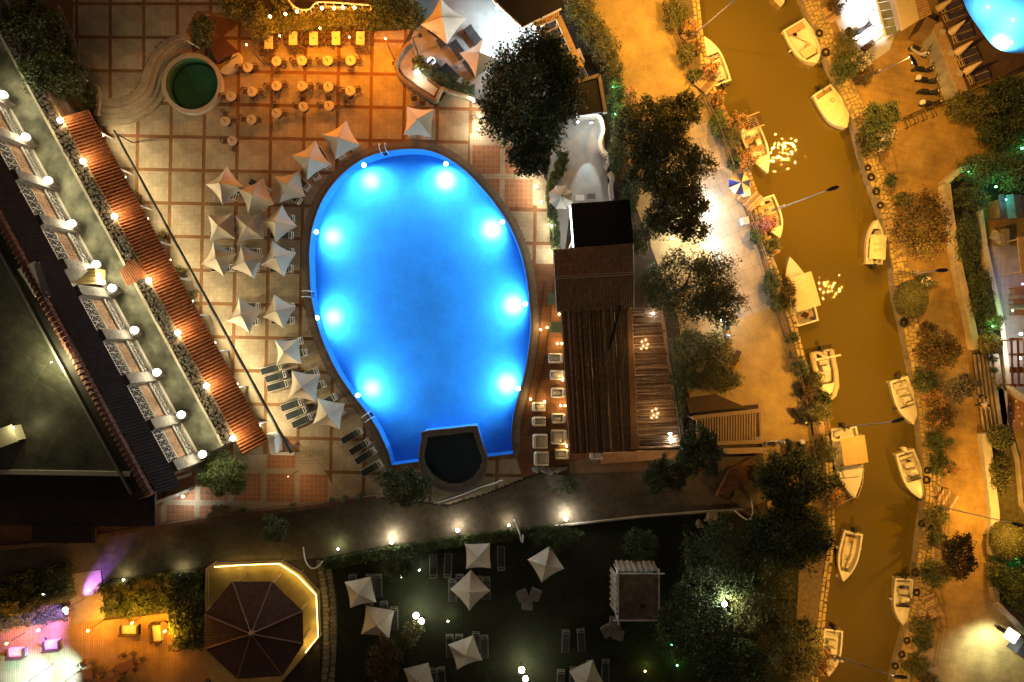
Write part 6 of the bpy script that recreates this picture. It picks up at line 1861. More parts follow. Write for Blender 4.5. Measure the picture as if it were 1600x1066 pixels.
# ---------------------------------------------------------------- boats
ZW = -0.9
def boat(stern, bow, beam_px, label, style, hull=None, inner=None, fb=.62, motor=True, bowf=2.2):
    hull = hull or GELC; inner = inner or GELI
    zs = ZW + .6
    A, Bw = W(*stern, zs), W(*bow, zs)
    d = Bw - A; L = d.length; rz = math.atan2(d.y, d.x)
    B = beam_px * (H - zs) / H / S
    t = thing('boat', label, 'boat', (A.x, A.y, ZW), rz, 'boats moored along the canal')
    N = 22
    def hw(q):
        return B / 2 * max(.03, (1 - max(0, (q - .42) / .58) ** bowf)) * (.90 + .10 * min(1, q / .3))
    vv, ff = [], []
    rail = .16
    cut = .62 if style not in ('cruiser',) else .60
    for i in range(N):
        q = i / (N - 1); x = q * L
        w = hw(q); zt = fb + .22 * max(0, q - .3) ** 1.6
        wi = max(w - rail, .01)
        vv += [(x, w * .82, -.15), (x, w * 1.0, zt * .7), (x, w, zt), (x, wi, zt + .02), (x, wi * .96, .16), (x, -wi * .96, .16), (x, -wi, zt + .02), (x, -w, zt), (x, -w, zt * .7), (x, -w * .82, -.15)]
    for i in range(N - 1):
        for k in range(9):
            ff.append((i * 10 + k, i * 10 + k + 1, (i + 1) * 10 + k + 1, (i + 1) * 10 + k))
    ff.append((0, 1, 8, 9)); ff.append((1, 2, 7, 8))
    e = (N - 1) * 10
    ff.append((e, e + 1, e + 8, e + 9)); ff.append((e + 1, e + 2, e + 7, e + 8))
    b = MB().add(vv, ff)
    b.box((.08, 0, fb * .5), (.16, B * .86, fb)); o = b.build('hull', hull, t, local=True)
    b = MB()
    for s_ in (-1, 1):
        b.tube([(q * L, s_ * hw(q) * 1.01, (fb + .22 * max(0, q - .3) ** 1.6) * .82) for q in np.linspace(0, .985, 14)], .028, 4)
    b.build('rub_rail', NAVY if style in ('console', 'cruiser') else WOODP, t, local=True)
    def deck(q0, q1, dz, name, m_, shrink=.0):
        b = MB(); K = 8; v2 = []; f2 = []
        for i in range(K + 1):
            q = q0 + (q1 - q0) * i / K; w = max(hw(q) - rail * .6 - shrink, .01); z = fb + .22 * max(0, q - .3) ** 1.6 + dz
            v2 += [(q * L, w, z), (q * L, w * .5, z + .04), (q * L, 0, z + .055), (q * L, -w * .5, z + .04), (q * L, -w, z)]
        n_ = len(v2)
        v2 += [(p[0], p[1], p[2] - .07) for p in v2]
        for i in range(K):
            for k in range(4):
                f2.append((i * 5 + k, i * 5 + k + 1, i * 5 + 6 + k, i * 5 + 5 + k))
        f2 += [(0, 1, n_ + 1, n_), (1, 2, n_ + 2, n_ + 1), (2, 3, n_ + 3, n_ + 2), (3, 4, n_ + 4, n_ + 3)]
        b.add(v2, f2)
        return b.build(name, m_, t, local=True, smooth=False)
    def seat(q, wfrac=.86, len_=.34, z=.42, name='thwart', m_=None):
        MB().rbox((q * L, 0, z), (len_, hw(q) * 2 * wfrac - rail * 2, .07), .04, top=.02).build(name, m_ or WOODP, t, local=True)
    if style == 'open':
        deck(.74, .99, .0, 'foredeck', hull); seat(.2); seat(.45); seat(.64)
    elif style == 'flat':
        deck(.84, .99, .0, 'foredeck', hull); seat(.1, len_=.5); 
        MB().tube([(L * .12, -B * .3, .5), (L * .55, B * .18, .5)], .03, 5).build('oar', WOODP, t, local=True)
        MB().rbox((L * .68, 0, .3), (L * .22, B * .5, .3), .1).build('cushion', TARP, t, local=True)
    elif style in ('console', 'console2'):
        deck(.62, .99, .01, 'foredeck', hull)
        MB().rbox((L * .44, 0, .6), (.5, .62, .9), .1).build('console', hull, t, local=True)
        b = MB(); b.box((L * .44 + .2, 0, 1.15), (.05, .56, .3), tilt=-.4); b.build('windscreen', mat('smoked_glass', (.05, .05, .05), .1, .1, spec=.7), t, local=True)
        MB().rbox((L * .29, 0, .45), (.45, .8, .5), .1).build('seat', CUSH, t, local=True)
        seat(.12, len_=.3, name='stern_seat', m_=CUSH)
        MB().tube([(L * .6, hw(.6) - .25, .62), (L * .6, -hw(.6) + .25, .62)], .03, 5).build('coaming', WOODD, t, local=True)
    elif style == 'canopy_side':
        deck(.80, .99, 0, 'foredeck', hull); seat(.62); seat(.42)
        b = MB(); x0, x1 = L * .08, L * .62
        vv = []
        for i in range(5):
            y = -B * .44 + i * B * .22; 
            vv += [(x0, y + .25, 1.55 + .1 * math.sin(i / 4 * PI)), (x1, y + .25, 1.55 + .1 * math.sin(i / 4 * PI))]
        b.add(vv, [(2 * i, 2 * i + 1, 2 * i + 3, 2 * i + 2) for i in range(4)]); b.build('canopy', TARP, t, local=True)
        for x in (x0 + .1, x1 - .1):
            for y in (-B * .36, B * .38):
                MB().tube([(x, y, .5), (x, y + .15, 1.55)], .02, 5).build('canopy_pole', WHITEM, t, local=True)
    elif style == 'canopy':
        deck(.72, .99, 0, 'foredeck', hull); seat(.12, len_=.5); seat(.55)
        b = MB(); vv = []
        for i in range(7):
            y = -B * .5 + i * B / 6; z = 1.6 + .14 * math.sin(i / 6 * PI)
            vv += [(L * .22, y, z), (L * .48, y, z + .05), (L * .72, y, z)]
        b.add(vv, [f for i in range(6) for f in ((3 * i, 3 * i + 1, 3 * i + 4, 3 * i + 3), (3 * i + 1, 3 * i + 2, 3 * i + 5, 3 * i + 4))]); b.build('canopy', TARP, t, local=True)
        for x in (.24, .70):
            for s_ in (-1, 1):
                MB().tube([(L * x, s_ * B * .42, .6), (L * x, s_ * B * .46, 1.62)], .02, 5).build('canopy_pole', WHITEM, t, local=True)
        MB().box((L * .13, 0, .5), (.5, .5, .06), PI / 4).build('hatch', WOODD, t, local=True)
    elif style == 'covered':
        b = MB(); K = 12; v2 = []; f2 = []
        for i in range(K + 1):
            q = .14 + .85 * i / K; w = max(hw(q) + .02, .03); zt = fb + .05 + .22 * max(0, q - .3) ** 1.6
            for k in range(7):
                a = -1 + k / 3
                v2.append((q * L, a * w, zt - (.12 if abs(a) == 1 else 0) + .22 * (1 - a * a) * min(1, (1 - q) * 4) + .025 * math.sin(5 * q * L + 3 * a)))
        for i in range(K):
            for k in range(6):
                f2.append((i * 7 + k, i * 7 + k + 1, i * 7 + 8 + k, i * 7 + 7 + k))
        b.add(v2, f2); b.build('cover', mat('pale_boat_cover', (.70, .62, .42), .85, .12, 2.0), t, local=True, smooth=True)
        MB().torus((L * .33, .1, fb + .3), .16, .03, 12, 5).build('rope_coil', WOOD, t, local=True)
        seat(.08, len_=.3)
    elif style == 'stern_roof':
        deck(.70, .99, 0, 'foredeck', hull); seat(.5, len_=.6); seat(.36)
        MB().rbox((L * .44, B * .12, .5), (.6, .45, .6), .08).build('console', hull, t, local=True)
        for k_ in range(9):
            MB().box((L * (.0 + .022 * k_ * 1.3), 0, 1.7), (L * .022, B * .85, .04)).build('roof_slat', WOODD if k_ not in (0, 8) else WOODP, t, local=True)
        for x in (.01, .21):
            for s_ in (-1, 1):
                MB().tube([(L * x, s_ * B * .38, .5), (L * x, s_ * B * .40, 1.68)], .025, 5).build('roof_pole', WHITEM, t, local=True)
        MB().tube([(L * .72, -hw(.72) * .7, .8), (L * .85, -hw(.85) * .6, .98), (L * .97, 0, 1.1), (L * .85, hw(.85) * .6, .98), (L * .72, hw(.72) * .7, .8)], .02, 5).build('bow_rail', WHITEM, t, local=True)
    elif style == 'rib':
        b = MB(); R = .24
        pts = [(.1, B / 2 - R * .6, .5), (L * .5, B / 2 - R * .6, .52), (L * .78, B * .34, .6), (L * .94, B * .14, .68), (L * .99, 0, .72), (L * .94, -B * .14, .68), (L * .78, -B * .34, .6), (L * .5, -B / 2 + R * .6, .52), (.1, -B / 2 + R * .6, .5)]
        b.tube(pts, R, 9); b.build('inflatable_tube', mat('tube_cream', (.58, .50, .36), .6, .1), t, local=True, smooth=True)
        MB().tube([(L * .14, -B * .56, 1.5), (L * .14, B * .56, 1.5)], .09, 7).build('arch_bar', GELC, t, local=True)
        for s_ in (-1, 1):
            MB().tube([(L * .14, s_ * B * .4, .5), (L * .14, s_ * B * .48, 1.48)], .05, 6).build('arch_leg', GELC, t, local=True)
        MB().rbox((L * .38, 0, .55), (.55, .7, .8), .1).build('console', GELC, t, local=True)
        MB().rbox((L * .25, 0, .45), (.4, .9, .5), .1).build('seat', CUSH, t, local=True)
        deck(.7, .97, -.05, 'foredeck', hull)
        MB().tube([(L * .38 + .3, -.3, 1.0), (L * .38 + .35, 0, 1.2), (L * .38 + .3, .3, 1.0)], .02, 5).build('grab_rail', WHITEM, t, local=True)
    elif style == 'cruiser':
        deck(.56, .99, .04, 'foredeck', hull)
        MB().rbox((L * .62, 0, .75), (L * .16, B * .62, .5), .25, top=.12).build('cabin', GELC, t, local=True)
        b = MB(); vv = []
        for i in range(7):
            y = -B * .42 + i * B * .84 / 6; z = 1.95 + .12 * math.sin(i / 6 * PI)
            vv += [(L * .10, y, z), (L * .24, y, z + .04), (L * .36, y, z + .04), (L * .48, y, z)]
        b.add(vv, [(4 * i + j, 4 * i + j + 1, 4 * i + j + 5, 4 * i + j + 4) for i in range(6) for j in range(3)]); b.build('canopy', mat('tan_canopy', (.50, .37, .17), .85, .1), t, local=True)
        for x in (.11, .3, .47):
            for s_ in (-1, 1):
                MB().tube([(L * x, s_ * B * .40, .6), (L * x, s_ * B * .41, 1.96)], .022, 5).build('canopy_pole', WHITEM, t, local=True)
        seat(.08, len_=.5, name='stern_seat', m_=CUSH)
        MB().tube([(L * .6, -hw(.6) * .9, 1.0), (L * .8, -hw(.8) * .9, 1.15), (L * .985, 0, 1.25), (L * .8, hw(.8) * .9, 1.15), (L * .6, hw(.6) * .9, 1.0)], .02, 5).build('bow_rail', WHITEM, t, local=True)
        for q in (.6, .72, .84):
            for s_ in (-1, 1):
                MB().tube([(L * q, s_ * hw(q) * .9, .7), (L * q, s_ * hw(q) * .9, 1.08)], .015, 4).build('stanchion', WHITEM, t, local=True)
        MB().lathe([(.05, 0), (.12, .1), (.12, .5), (.04, .6)], (L * .35, -B * .56, .1), 8).build('fender', NAVY, t, local=True)
        MB().lathe([(.05, 0), (.12, .1), (.12, .5), (.04, .6)], (L * .7, -B * .47, .15), 8).build('fender', NAVY, t, local=True)
    elif style == 'long':
        deck(.8, .99, 0, 'foredeck', hull)
        for s_ in (-1, 1):
            MB().ribbon([(L * .12, s_ * B * .2), (L * .5, s_ * B * .2), (L * .74, s_ * B * .1)], .22, .16, .46).build('side_bench', TARP, t, local=True)
        seat(.16); 
    cl = random.choice((0, 1, 2, 3))
    if style not in ('covered',):
        bx, by = L * random.uniform(.18, .3), B * random.uniform(-.18, .18)
        if cl != 1:
            MB().lathe([(.12, .18), (.15, .46), (.13, .46), (.10, .22)], (bx, by, 0), 10).build('bucket', (NAVY, WOODP, RUB, WHITE)[cl], t, local=True)
        MB().torus((L * .55, -by, .22), .17, .035, 14, 5).build('rope_coil', mat('rope', (.35, .28, .18), .9), t, local=True)
        MB().rbox((L * .13, -by * 1.3, .3), (.36, .26, .24), .05, random.uniform(0, 1.5)).build('fuel_tank', mat('tank_red', (.25, .05, .03), .5) if cl == 2 else WOODD, t, local=True)
    if style in ('console', 'open', 'long', 'flat'):
        for s_ in (-1, 1):
            q = random.uniform(.3, .6)
            MB().lathe([(.03, 0), (.09, .08), (.09, .38), (.03, .46)], (L * q, s_ * (hw(q) + .08), .05), 8).build('fender', NAVY if cl % 2 else WHITE, t, local=True)
    if motor:
        m_ = MB(); m_.rbox((-.22, 0, .62), (.42, .32, .46), .1, top=.08); m_.tube([(-.24, 0, .4), (-.26, 0, -.25)], .06, 6)
        mo_ = m_.build('outboard_motor', mat('motor_dark', (.03, .03, .03), .4, .1) if style != 'console2' else GELC, t, local=True)
        MB().tube([(-.05, .0, .66), (.42, .12, .62)], .025, 5).build('tiller', DARKM, mo_, local=True)
    return t
boat((1129, 131), (1100, 58), 33, 'white motor boat half hidden by orange flowers on the near bank at the top', 'console')
boat((1166, 187), (1199, 271), 34, 'cream boat with a slatted square roof over its stern', 'stern_roof', motor=False)
boat((1196, 308), (1218, 372), 31, 'cream rowing boat partly covered by pink flowers near the striped umbrella', 'open', inner=TARP, motor=False)
boat((1263, 506), (1233, 402), 38, 'large cream boat with a wide flat canvas canopy', 'canopy', motor=False)
boat((1284, 548), (1298, 622), 36, 'inflatable boat with a cream arch bar over its stern', 'rib')
boat((1318, 668), (1334, 778), 45, 'long white cabin boat with a tan canopy', 'cruiser')
boat((1334, 832), (1317, 908), 33, 'long open boat half hidden under the dark riverside trees', 'long', inner=WOOD)
boat((1303, 984), (1294, 1056), 32, 'white boat partly covered by orange flowers at the bottom of the near bank', 'console')
boat((1240, 38), (1276, 99), 43, 'wide flat open dinghy moored at the top of the far bank', 'flat', inner=mat('boat_inner_grey', (.34, .33, .30), .6), motor=False, bowf=3.2)
boat((1284, 140), (1322, 200), 37, 'boat wrapped in a smooth pale cover with an outboard motor', 'covered', bowf=3.0)
boat((1366, 413), (1370, 344), 28, 'small boat with an offset cream canopy by the stone quay', 'canopy_side')
boat((1404, 592), (1427, 663), 33, 'white open boat with a bench layout below the stone quay bend', 'console', bowf=2.4)
boat((1414, 706), (1438, 779), 33, 'white boat with a dark square cockpit and a pale outboard', 'console2', inner=WOODD, bowf=2.6)
boat((1413, 904), (1410, 976), 31, 'narrow white boat alone at the lower far bank', 'console', inner=mat('boat_inner_grey', (.34, .33, .30), .6), bowf=2.6)
boat((1060, -48), (1088, 12), 32, 'white bow poking in at the top edge of the near bank', 'open', motor=False)
boat((1200, -60), (1224, 6), 26, 'pale bow poking in at the top edge of the far bank', 'open', motor=False)
# mooring lines
for i, (p0, p1, w_) in enumerate([((1276, 99), (1292, 92), 'the flat open dinghy'), ((1284, 140), (1308, 128), 'the covered boat'), ((1370, 344), (1384, 336), 'the boat with the offset canopy'), ((1427, 663), (1440, 668), 'the open boat below the quay bend'), ((1438, 779), (1452, 772), 'the boat with the dark cockpit'), ((1410, 976), (1420, 990), 'the narrow boat at the lower far bank'), ((1334, 778), (1306, 792), 'the long cabin boat'), ((1218, 372), (1206, 380), 'the rowing boat with pink flowers')]):
    a, c = W(*p0, -.1), W(*p1, .1)
    b = MB(); b.tube([a, (a + c) / 2 + Vector((0, 0, -.15)), c], .025, 5)
    tag(b.build('mooring_rope', mat('rope', (.35, .28, .18), .9)), f'thin mooring rope holding {w_}', 'rope', 'mooring ropes')

# tyres on the quay
tb_ = MB(); tb_.torus((0, 0, 0), .26, .10, 16, 7)
ty0 = tb_.build('tyre_fender', RUB)
tag(ty0, 'x', 'tyre', 'tyre fenders on the far quay')
tyu = []
for i, (x, y, w_) in enumerate([(1280, 52, 'beside the flat open dinghy'), (1290, 82, 'at the bow of the flat open dinghy'), (1356, 262, 'first of the close set above the offset canopy boat'), (1361, 277, 'second of the close set above the offset canopy boat'), (1369, 299, 'third of the close set above the offset canopy boat'), (1375, 321, 'fourth of the close set above the offset canopy boat'), (1412, 505, 'below the clipped round bush'), (1449, 735, 'upper one at the boat with the dark cockpit'), (1448, 750, 'lower one at the boat with the dark cockpit'), (1440, 818, 'below the boat with the dark cockpit'), (1430, 895, 'big one at the stern of the narrow boat'), (1432, 926, 'beside the middle of the narrow boat'), (1417, 1001, 'first of three below the narrow boat'), (1409, 1023, 'second of three below the narrow boat'), (1399, 1041, 'third of three below the narrow boat')]):
    p = W(x, y, .16)
    place(ty0, tyu, (p.x, p.y, .17), 0, f'black tyre on the quay {w_}', None, .85 + .25 * random.random())

# ---------------------------------------------------------------- railings and jetties on the near bank
def railing(line, label, h=1.0, every=1, group='railings of the near bank'):
    c = W(*line[len(line) // 2])
    t = thing('railing', label, 'railing', (c.x, c.y, 0), group=group)
    pts = [W(x, y) for x, y in line]
    for z_ in (.5, h):
        MB().tube([(p.x, p.y, z_) for p in pts], .035, 5).build('rail', WOOD, t)
    for i in range(len(pts) - 1):
        n = max(1, int((pts[i + 1] - pts[i]).length / 1.6))
        for k in range(n):
            p = pts[i] + (pts[i + 1] - pts[i]) * (k / n)
            MB().tube([(p.x, p.y, 0), (p.x, p.y, h + .05)], .045, 5).build('post', WOOD, t)
railing([(1034, 10), (1050, 54), (1068, 92), (1083, 132)], 'wooden railing along the top stretch of the near bank')
railing([(1096, 152), (1112, 185), (1130, 230), (1141, 262)], 'wooden railing between the top boats and the striped umbrella')
railing([(1160, 318), (1172, 350), (1188, 392), (1200, 430)], 'wooden railing beside the pink flowers')
railing([(1214, 490), (1224, 520), (1236, 556), (1248, 600), (1256, 640)], 'wooden railing along the orange promenade')
railing([(1262, 690), (1268, 720), (1270, 745)], 'short railing beside the long cabin boat')
def jetty(line, w_, label):
    c = W(*line[len(line) // 2])
    t = thing('jetty', label, 'jetty', (c.x, c.y, 0), group='timber jetties of the near bank')
    pts = [W(x, y) for x, y in line]
    d = (pts[-1] - pts[0]); L = d.length; d.normalize(); n = Vector((-d.y, d.x, 0))
    k = int(L / .24)
    for i in range(k):
        p = pts[0] + d * (i + .5) * L / k
        MB().box((p.x, p.y, .22 + random.uniform(-.01, .01)), (L / k - .03, w_, .05), math.atan2(d.y, d.x)).build('plank', WOODP if random.random() < .5 else WOOD, t)
    for s_ in (-1, 1):
        MB().tube([pts[0] + n * s_ * w_ * .42 + Vector((0, 0, .15)), pts[-1] + n * s_ * w_ * .42 + Vector((0, 0, .15))], .05, 5).build('bearer', WOODD, t)
    return t
jetty([(1068, 52), (1080, 64)], .9, 'short timber jetty beside the top motor boat')
jetty([(1092, 122), (1112, 140)], 1.5, 'wider timber jetty below the top motor boat')
jetty([(1118, 158), (1134, 190)], .8, 'narrow timber gangway above the slatted roof boat')
jetty([(1160, 300), (1182, 322)], 1.7, 'timber jetty with pale boards below the striped umbrella')
jetty([(1196, 372), (1212, 398)], .8, 'narrow gangway below the pink flowers')
jetty([(1268, 668), (1296, 664)], 1.2, 'timber jetty at the stern of the long cabin boat')
def jetty_far(line, w_, label):
    t = jetty(line, w_, label); t['group'] = 'timber jetties of the far bank'; return t
jetty_far([(1384, 352), (1402, 348)], .9, 'small timber ladder landing beside the offset canopy boat')
jetty_far([(1424, 428), (1448, 428)], .5, 'single pale board beside the clipped round bush')
jetty_far([(1466, 772), (1490, 786)], 1.3, 'timber landing on the far bank by the bench and post')
jetty_far([(1448, 928), (1462, 962)], 1.1, 'timber landing on the far bank by the narrow boat')
jetty_far([(1288, 8), (1304, 34)], 1.1, 'orange timber bench board by the white lit terrace')
for (ln, lb) in (([(1376, 240), (1380, 262), (1388, 300)], 'railing with round bushes on the far bank below the white oleander'), ([(1456, 510), (1462, 560)], 'rusty railing beside the far bank bushes'), ([(1470, 760), (1472, 800), (1470, 830)], 'railing beside the far bank landing'), ([(1452, 920), (1462, 980), (1452, 1030)], 'long railing on the lower far bank')):
    railing(ln, lb, group='railings of the far bank')
# white box and chair by the umbrella
for (x, y, lb) in ((1165, 345, 'white square box on the promenade below the striped umbrella'), (1167, 301, 'small white table beside the striped umbrella')):
    b = MB(); p = W(x, y, .5); b.rbox((p.x, p.y, .3), (.62, .62, .6), .05, .2); tag(b.build('white_box', WHITE), lb, 'box')
# racks for bicycles on the far promenade
for i, (x, y) in enumerate([(1412, 195), (1424, 189), (1437, 184), (1452, 179)]):
    t = thing('bike_rack', f'low dark bicycle hoop on the far promenade, {ordinal(i)} from the canal', 'bike rack', tuple(W(x, y)), group='bicycle hoops on the far promenade')
    a, c = W(x - 4, y - 6), W(x + 2, y + 6)
    n_ = Vector((.55, .2, 0))
    MB().tube([a, a + Vector((0, 0, .5)), c + Vector((0, 0, .5)), c], .03, 5).build('hoop', DARKM, t)
    MB().tube([c + Vector((0, 0, .03)), c + n_ + Vector((0, 0, .03)), a + n_ + Vector((0, 0, .03)), a + Vector((0, 0, .03))], .03, 5).build('ground_bar', DARKM, t)

# ---------------------------------------------------------------- scooters
def make_scooter(paint, box=False):
    t = thing('scooter', 'x', 'scooter')
    for x in (-.62, .62):
        w_ = MB().torus((x, 0, .24), .19, .075, 16, 6, upright=True).build('wheel', RUB, t, local=True)
        MB().lathe([(.04, -.05), (.15, -.03), (.15, .03), (.04, .05)], (0, 0, 0), 12).build('rim', GREYM, w_, local=True)
        rim = w_.children[0]; rim.rotation_euler = (PI / 2, 0, 0); rim.location = (x, 0, .24)
    MB().tube([(-.85, 0, .62), (-.6, 0, .60), (-.3, 0, .50), (-.05, 0, .32), (.25, 0, .3), (.42, 0, .45), (.5, 0, .85), (.52, 0, .95)], [.10, .2, .21, .17, .15, .17, .15, .08], 9).build('body', paint, t, local=True, smooth=True)
    MB().rbox((-.42, 0, .76), (.72, .30, .14), .13, top=.06).build('seat', RUB, t, local=True)
    MB().tube([(.42, -.36, 1.04), (.52, -.12, 1.0), (.52, .12, 1.0), (.42, .36, 1.04)], .025, 6).build('handlebar', DARKM, t, local=True)
    MB().rbox((.56, 0, .72), (.10, .42, .5), .05).build('leg_shield', paint, t, local=True)
    MB().ball((.62, 0, .92), .09, 8).build('headlight', WHITEM, t, local=True)
    for s_ in (-1, 1):
        MB().tube([(.46, s_ * .3, 1.05), (.44, s_ * .36, 1.22)], [.012, .05], 5).build('mirror', DARKM, t, local=True)
    MB().rbox((.66, 0, .47), (.42, .14, .06), .06, top=.03).build('mudguard', paint, t, local=True)
    if box:
        MB().rbox((-.92, 0, .92), (.36, .38, .30), .08).build('top_box', WHITE, t, local=True)
    return t
PK = mat('paint_black', (.02, .02, .022), .3, .1, spec=.5)
PS = mat('paint_silver', (.40, .38, .34), .3, .1, spec=.5)
s_dark = make_scooter(PK); s_sil = make_scooter(PS); s_box = make_scooter(PK, True)
used_d, used_s, used_b = [], [], []
for (pr, us, x, y, dx, dy, w_) in ((s_sil, used_s, 1437, 80, .9, .45, 'silver scooter turned away from the parked row, beside the lamp'), (s_dark, used_d, 1443, 108, 1, .06, 'dark scooter, uppermost of the parked row of four'), (s_box, used_b, 1449, 125, 1, .12, 'scooter with white top box, second of the parked row'), (s_dark, used_d, 1451, 143, 1, .05, 'dark scooter, third of the parked row of four'), (s_box, used_b, 1455, 161, 1, -.05, 'scooter with white top box, lowest of the parked row'), (s_dark, used_d, 1330, 58, .35, 1, 'dark scooter at the edge of the white paving by the hedge'), (s_dark, used_d, 1349, 45, .8, -.6, 'scooter standing alone on the white lit paving'), (s_sil, used_s, 1137, 517, .1, 1, 'silver scooter below the feathery tree on the near promenade'), (s_dark, used_d, 1250, 651, .6, .8, 'big black scooter leaning by the near bank railing'), (s_sil, used_s, 1212, 692, 1, -.1, 'grey scooter lying across beside the slatted shelter'), (s_dark, used_d, 1235, 702, .1, 1, 'dark scooter between the grey scooter and the bank'), (s_box, used_b, 1255, 706, .25, 1, 'scooter with pale box nearest the cabin boat')):
    p = W(x, y, .6)
    place(pr, us, (p.x, p.y, .02), ang(dx, dy), w_, 'scooters parked beside the canal')
b = MB(); b.box(tuple(W(1356, 72, .2)), (.5, 1.1, .4), -.9); tag(b.build('brown_crate', WOODD), 'small brown crate on the white lit paving', 'crate')

# ---------------------------------------------------------------- people
SKIN = mat('skin', (.45, .26, .17), .6, .1)
def person(px, py, rz, label, shirt, trousers):
    p = W(px, py, 0)
    t = thing('person', label, 'person', (p.x, p.y, .02), rz)
    me = bpy.data.meshes.new('body')
    V = [((0, 0, .95), .15), ((0, 0, 1.2), .15), ((0, 0, 1.42), .16), ((0, 0, 1.53), .06), ((.02, 0, 1.64), .10), ((.02, 0, 1.74), .09)]
    E = [(0, 1), (1, 2), (2, 3), (3, 4), (4, 5)]
    for s_ in (-1, 1):
        k = len(V)
        V += [((0, s_ * .19, 1.42), .075), ((-.02 * s_, s_ * .25, 1.14), .052), ((.12 * s_ + .05, s_ * .25, .92), .038), ((.14 * s_ + .06, s_ * .25, .84), .034)]
        E += [(2, k), (k, k + 1), (k + 1, k + 2), (k + 2, k + 3)]
        for f in range(5):
            kk = len(V)
            o_ = (f - 2) * .017
            ln = (.05, .085, .09, .085, .065)[f]
            V += [((.14 * s_ + .06 + o_, s_ * .25, .80), .010), ((.145 * s_ + .07 + o_ * 1.2, s_ * .245, .80 - ln), .008)]
            E += [(k + 3, kk), (kk, kk + 1)]
        k = len(V)
        V += [((0, s_ * .1, .88), .11), ((.10 * s_, s_ * .11, .48), .075), ((.16 * s_ - .06, s_ * .11, .08), .05), ((.16 * s_ + .1, s_ * .11, .04), .045)]
        E += [(0, k), (k, k + 1), (k + 1, k + 2), (k + 2, k + 3)]
    me.from_pydata([v[0] for v in V], E, [])
    o = bpy.data.objects.new('body', me); COL.objects.link(o); o.parent = t
    for m__ in (SKIN,):
        me.materials.append(m__)
    sk = o.modifiers.new('Skin', 'SKIN')
    if not me.skin_vertices:
        me.skin_vertices.new()
    for i, v in enumerate(V):
        me.skin_vertices[0].data[i].radius = (v[1], v[1])
    me.skin_vertices[0].data[0].use_root = True
    o.modifiers.new('Subdivision', 'SUBSURF').levels = 1
    o.modifiers['Subdivision'].render_levels = 1
    MB().lathe([(.17, .86), (.185, 1.0), (.18, 1.2), (.20, 1.40), (.15, 1.47), (.07, 1.5)], (0, 0, 0), 12, sx=.85).build('shirt', shirt, t, local=True, smooth=True)
    for s_ in (-1, 1):
        MB().tube([(0, s_ * .18, 1.43), (-.02 * s_, s_ * .245, 1.2)], [.095, .075], 8).build('sleeve', shirt, t, local=True)
        MB().tube([(0, s_ * .1, .93), (.10 * s_, s_ * .11, .48), (.16 * s_ - .06, s_ * .11, .1)], [.135, .095, .075], 8).build('trouser_leg', trousers, t, local=True)
    MB().ball((.0, 0, 1.72), .115, 10).build('hair', mat('dark_hair', (.02, .014, .01), .6), t, local=True, smooth=True)
    return t
person(1519, 618, 2.0, 'person in a dark shirt standing beside the outdoor steps', mat('shirt_dark', (.04, .04, .05)), mat('trousers_tan', (.3, .22, .13)))
person(1524, 631, 2.8, 'person in a pale shirt near the lower end of the outdoor steps', mat('shirt_pale', (.6, .55, .48)), mat('trousers_dark', (.05, .05, .06)))
person(328, 1060, 2.4, 'person in a pale shirt walking below the octagonal pavilion', mat('shirt_pale', (.6, .55, .48)), mat('trousers_dark', (.05, .05, .06)))

# ---------------------------------------------------------------- trees and bushes
tree(828, 142, 80, 88, 5.0, 'huge dark conifer standing between raised terrace and side terrace', LEAF, n=11000, size=.2, lobes=9, name='conifer_tree', rz=2.8, conic=True)
tree(827, 246, 32, 34, 4.0, 'smaller dark bushy tree just below the huge conifer', LEAF, n=2600, size=.16)
tree(1016, 196, 46, 50, 4.6, 'dark leafy tree at the top of the promenade row', LEAFO, n=4200, size=.16, group='trees of the promenade row')
tree(1062, 178, 36, 32, 4.4, 'smaller dark tree leaning over the promenade beside the row top', LEAFO, n=2400, size=.16, group='trees of the promenade row')
tree(1046, 262, 64, 56, 4.8, 'biggest dark tree in the middle of the promenade row', LEAFO, n=6500, size=.16, lobes=9, group='trees of the promenade row')
tree(1058, 334, 52, 50, 4.6, 'dark tree at the lower end of the promenade row', LEAFO, n=4600, size=.16, group='trees of the promenade row')
tree(1080, 448, 70, 62, 4.8, 'broad feathery tree above the reed pergola', LEAFO, n=6800, size=.13, lobes=11)
tree(1130, 478, 36, 36, 4.4, 'airy side crown reaching over the white lit promenade', LEAFO, n=1900, size=.12)
tree(1095, 708, 34, 42, 5.0, 'dark tree between reed pergola and slatted shelter', LEAF, n=2900, size=.14)
tree(1042, 742, 34, 30, 4.0, 'dark green tree below the brilliant pergola lamp', LEAF, n=2400, size=.14)
tree(1240, 752, 60, 46, 4.8, 'large dark tree beside the long cabin boat', LEAF, n=6500, size=.15, lobes=10, group='dark trees of the lower near bank')
tree(1230, 838, 68, 54, 5.0, 'largest dark tree over the open boat on the lower near bank', LEAF, n=8500, size=.15, lobes=10, group='dark trees of the lower near bank')
tree(1128, 876, 58, 62, 4.4, 'tree lit green from within on the edge of the lawn', LEAF, n=5600, size=.14, lobes=9)
tree(1192, 945, 52, 50, 4.8, 'loose olive tree between the lit tree and the canal', LEAFO, n=4400, size=.13, lobes=9)
tree(1085, 985, 58, 66, 5.5, 'shadowy tree in the darkest corner of the lawn', LEAF, n=4600, size=.15, lobes=9)
tree(1244, 1012, 48, 48, 4.8, 'pale tipped tree near the bottom edge beside the canal', LEAFO, n=4200, size=.13, lobes=9)
tree(1150, 1040, 60, 44, 5.5, 'dark low tree cut by the bottom edge', LEAF, n=4000, size=.15)
tree(1500, 872, 30, 40, 4.2, 'bronze leaved tree on the lower far bank', LEAFR, n=2600, size=.13)
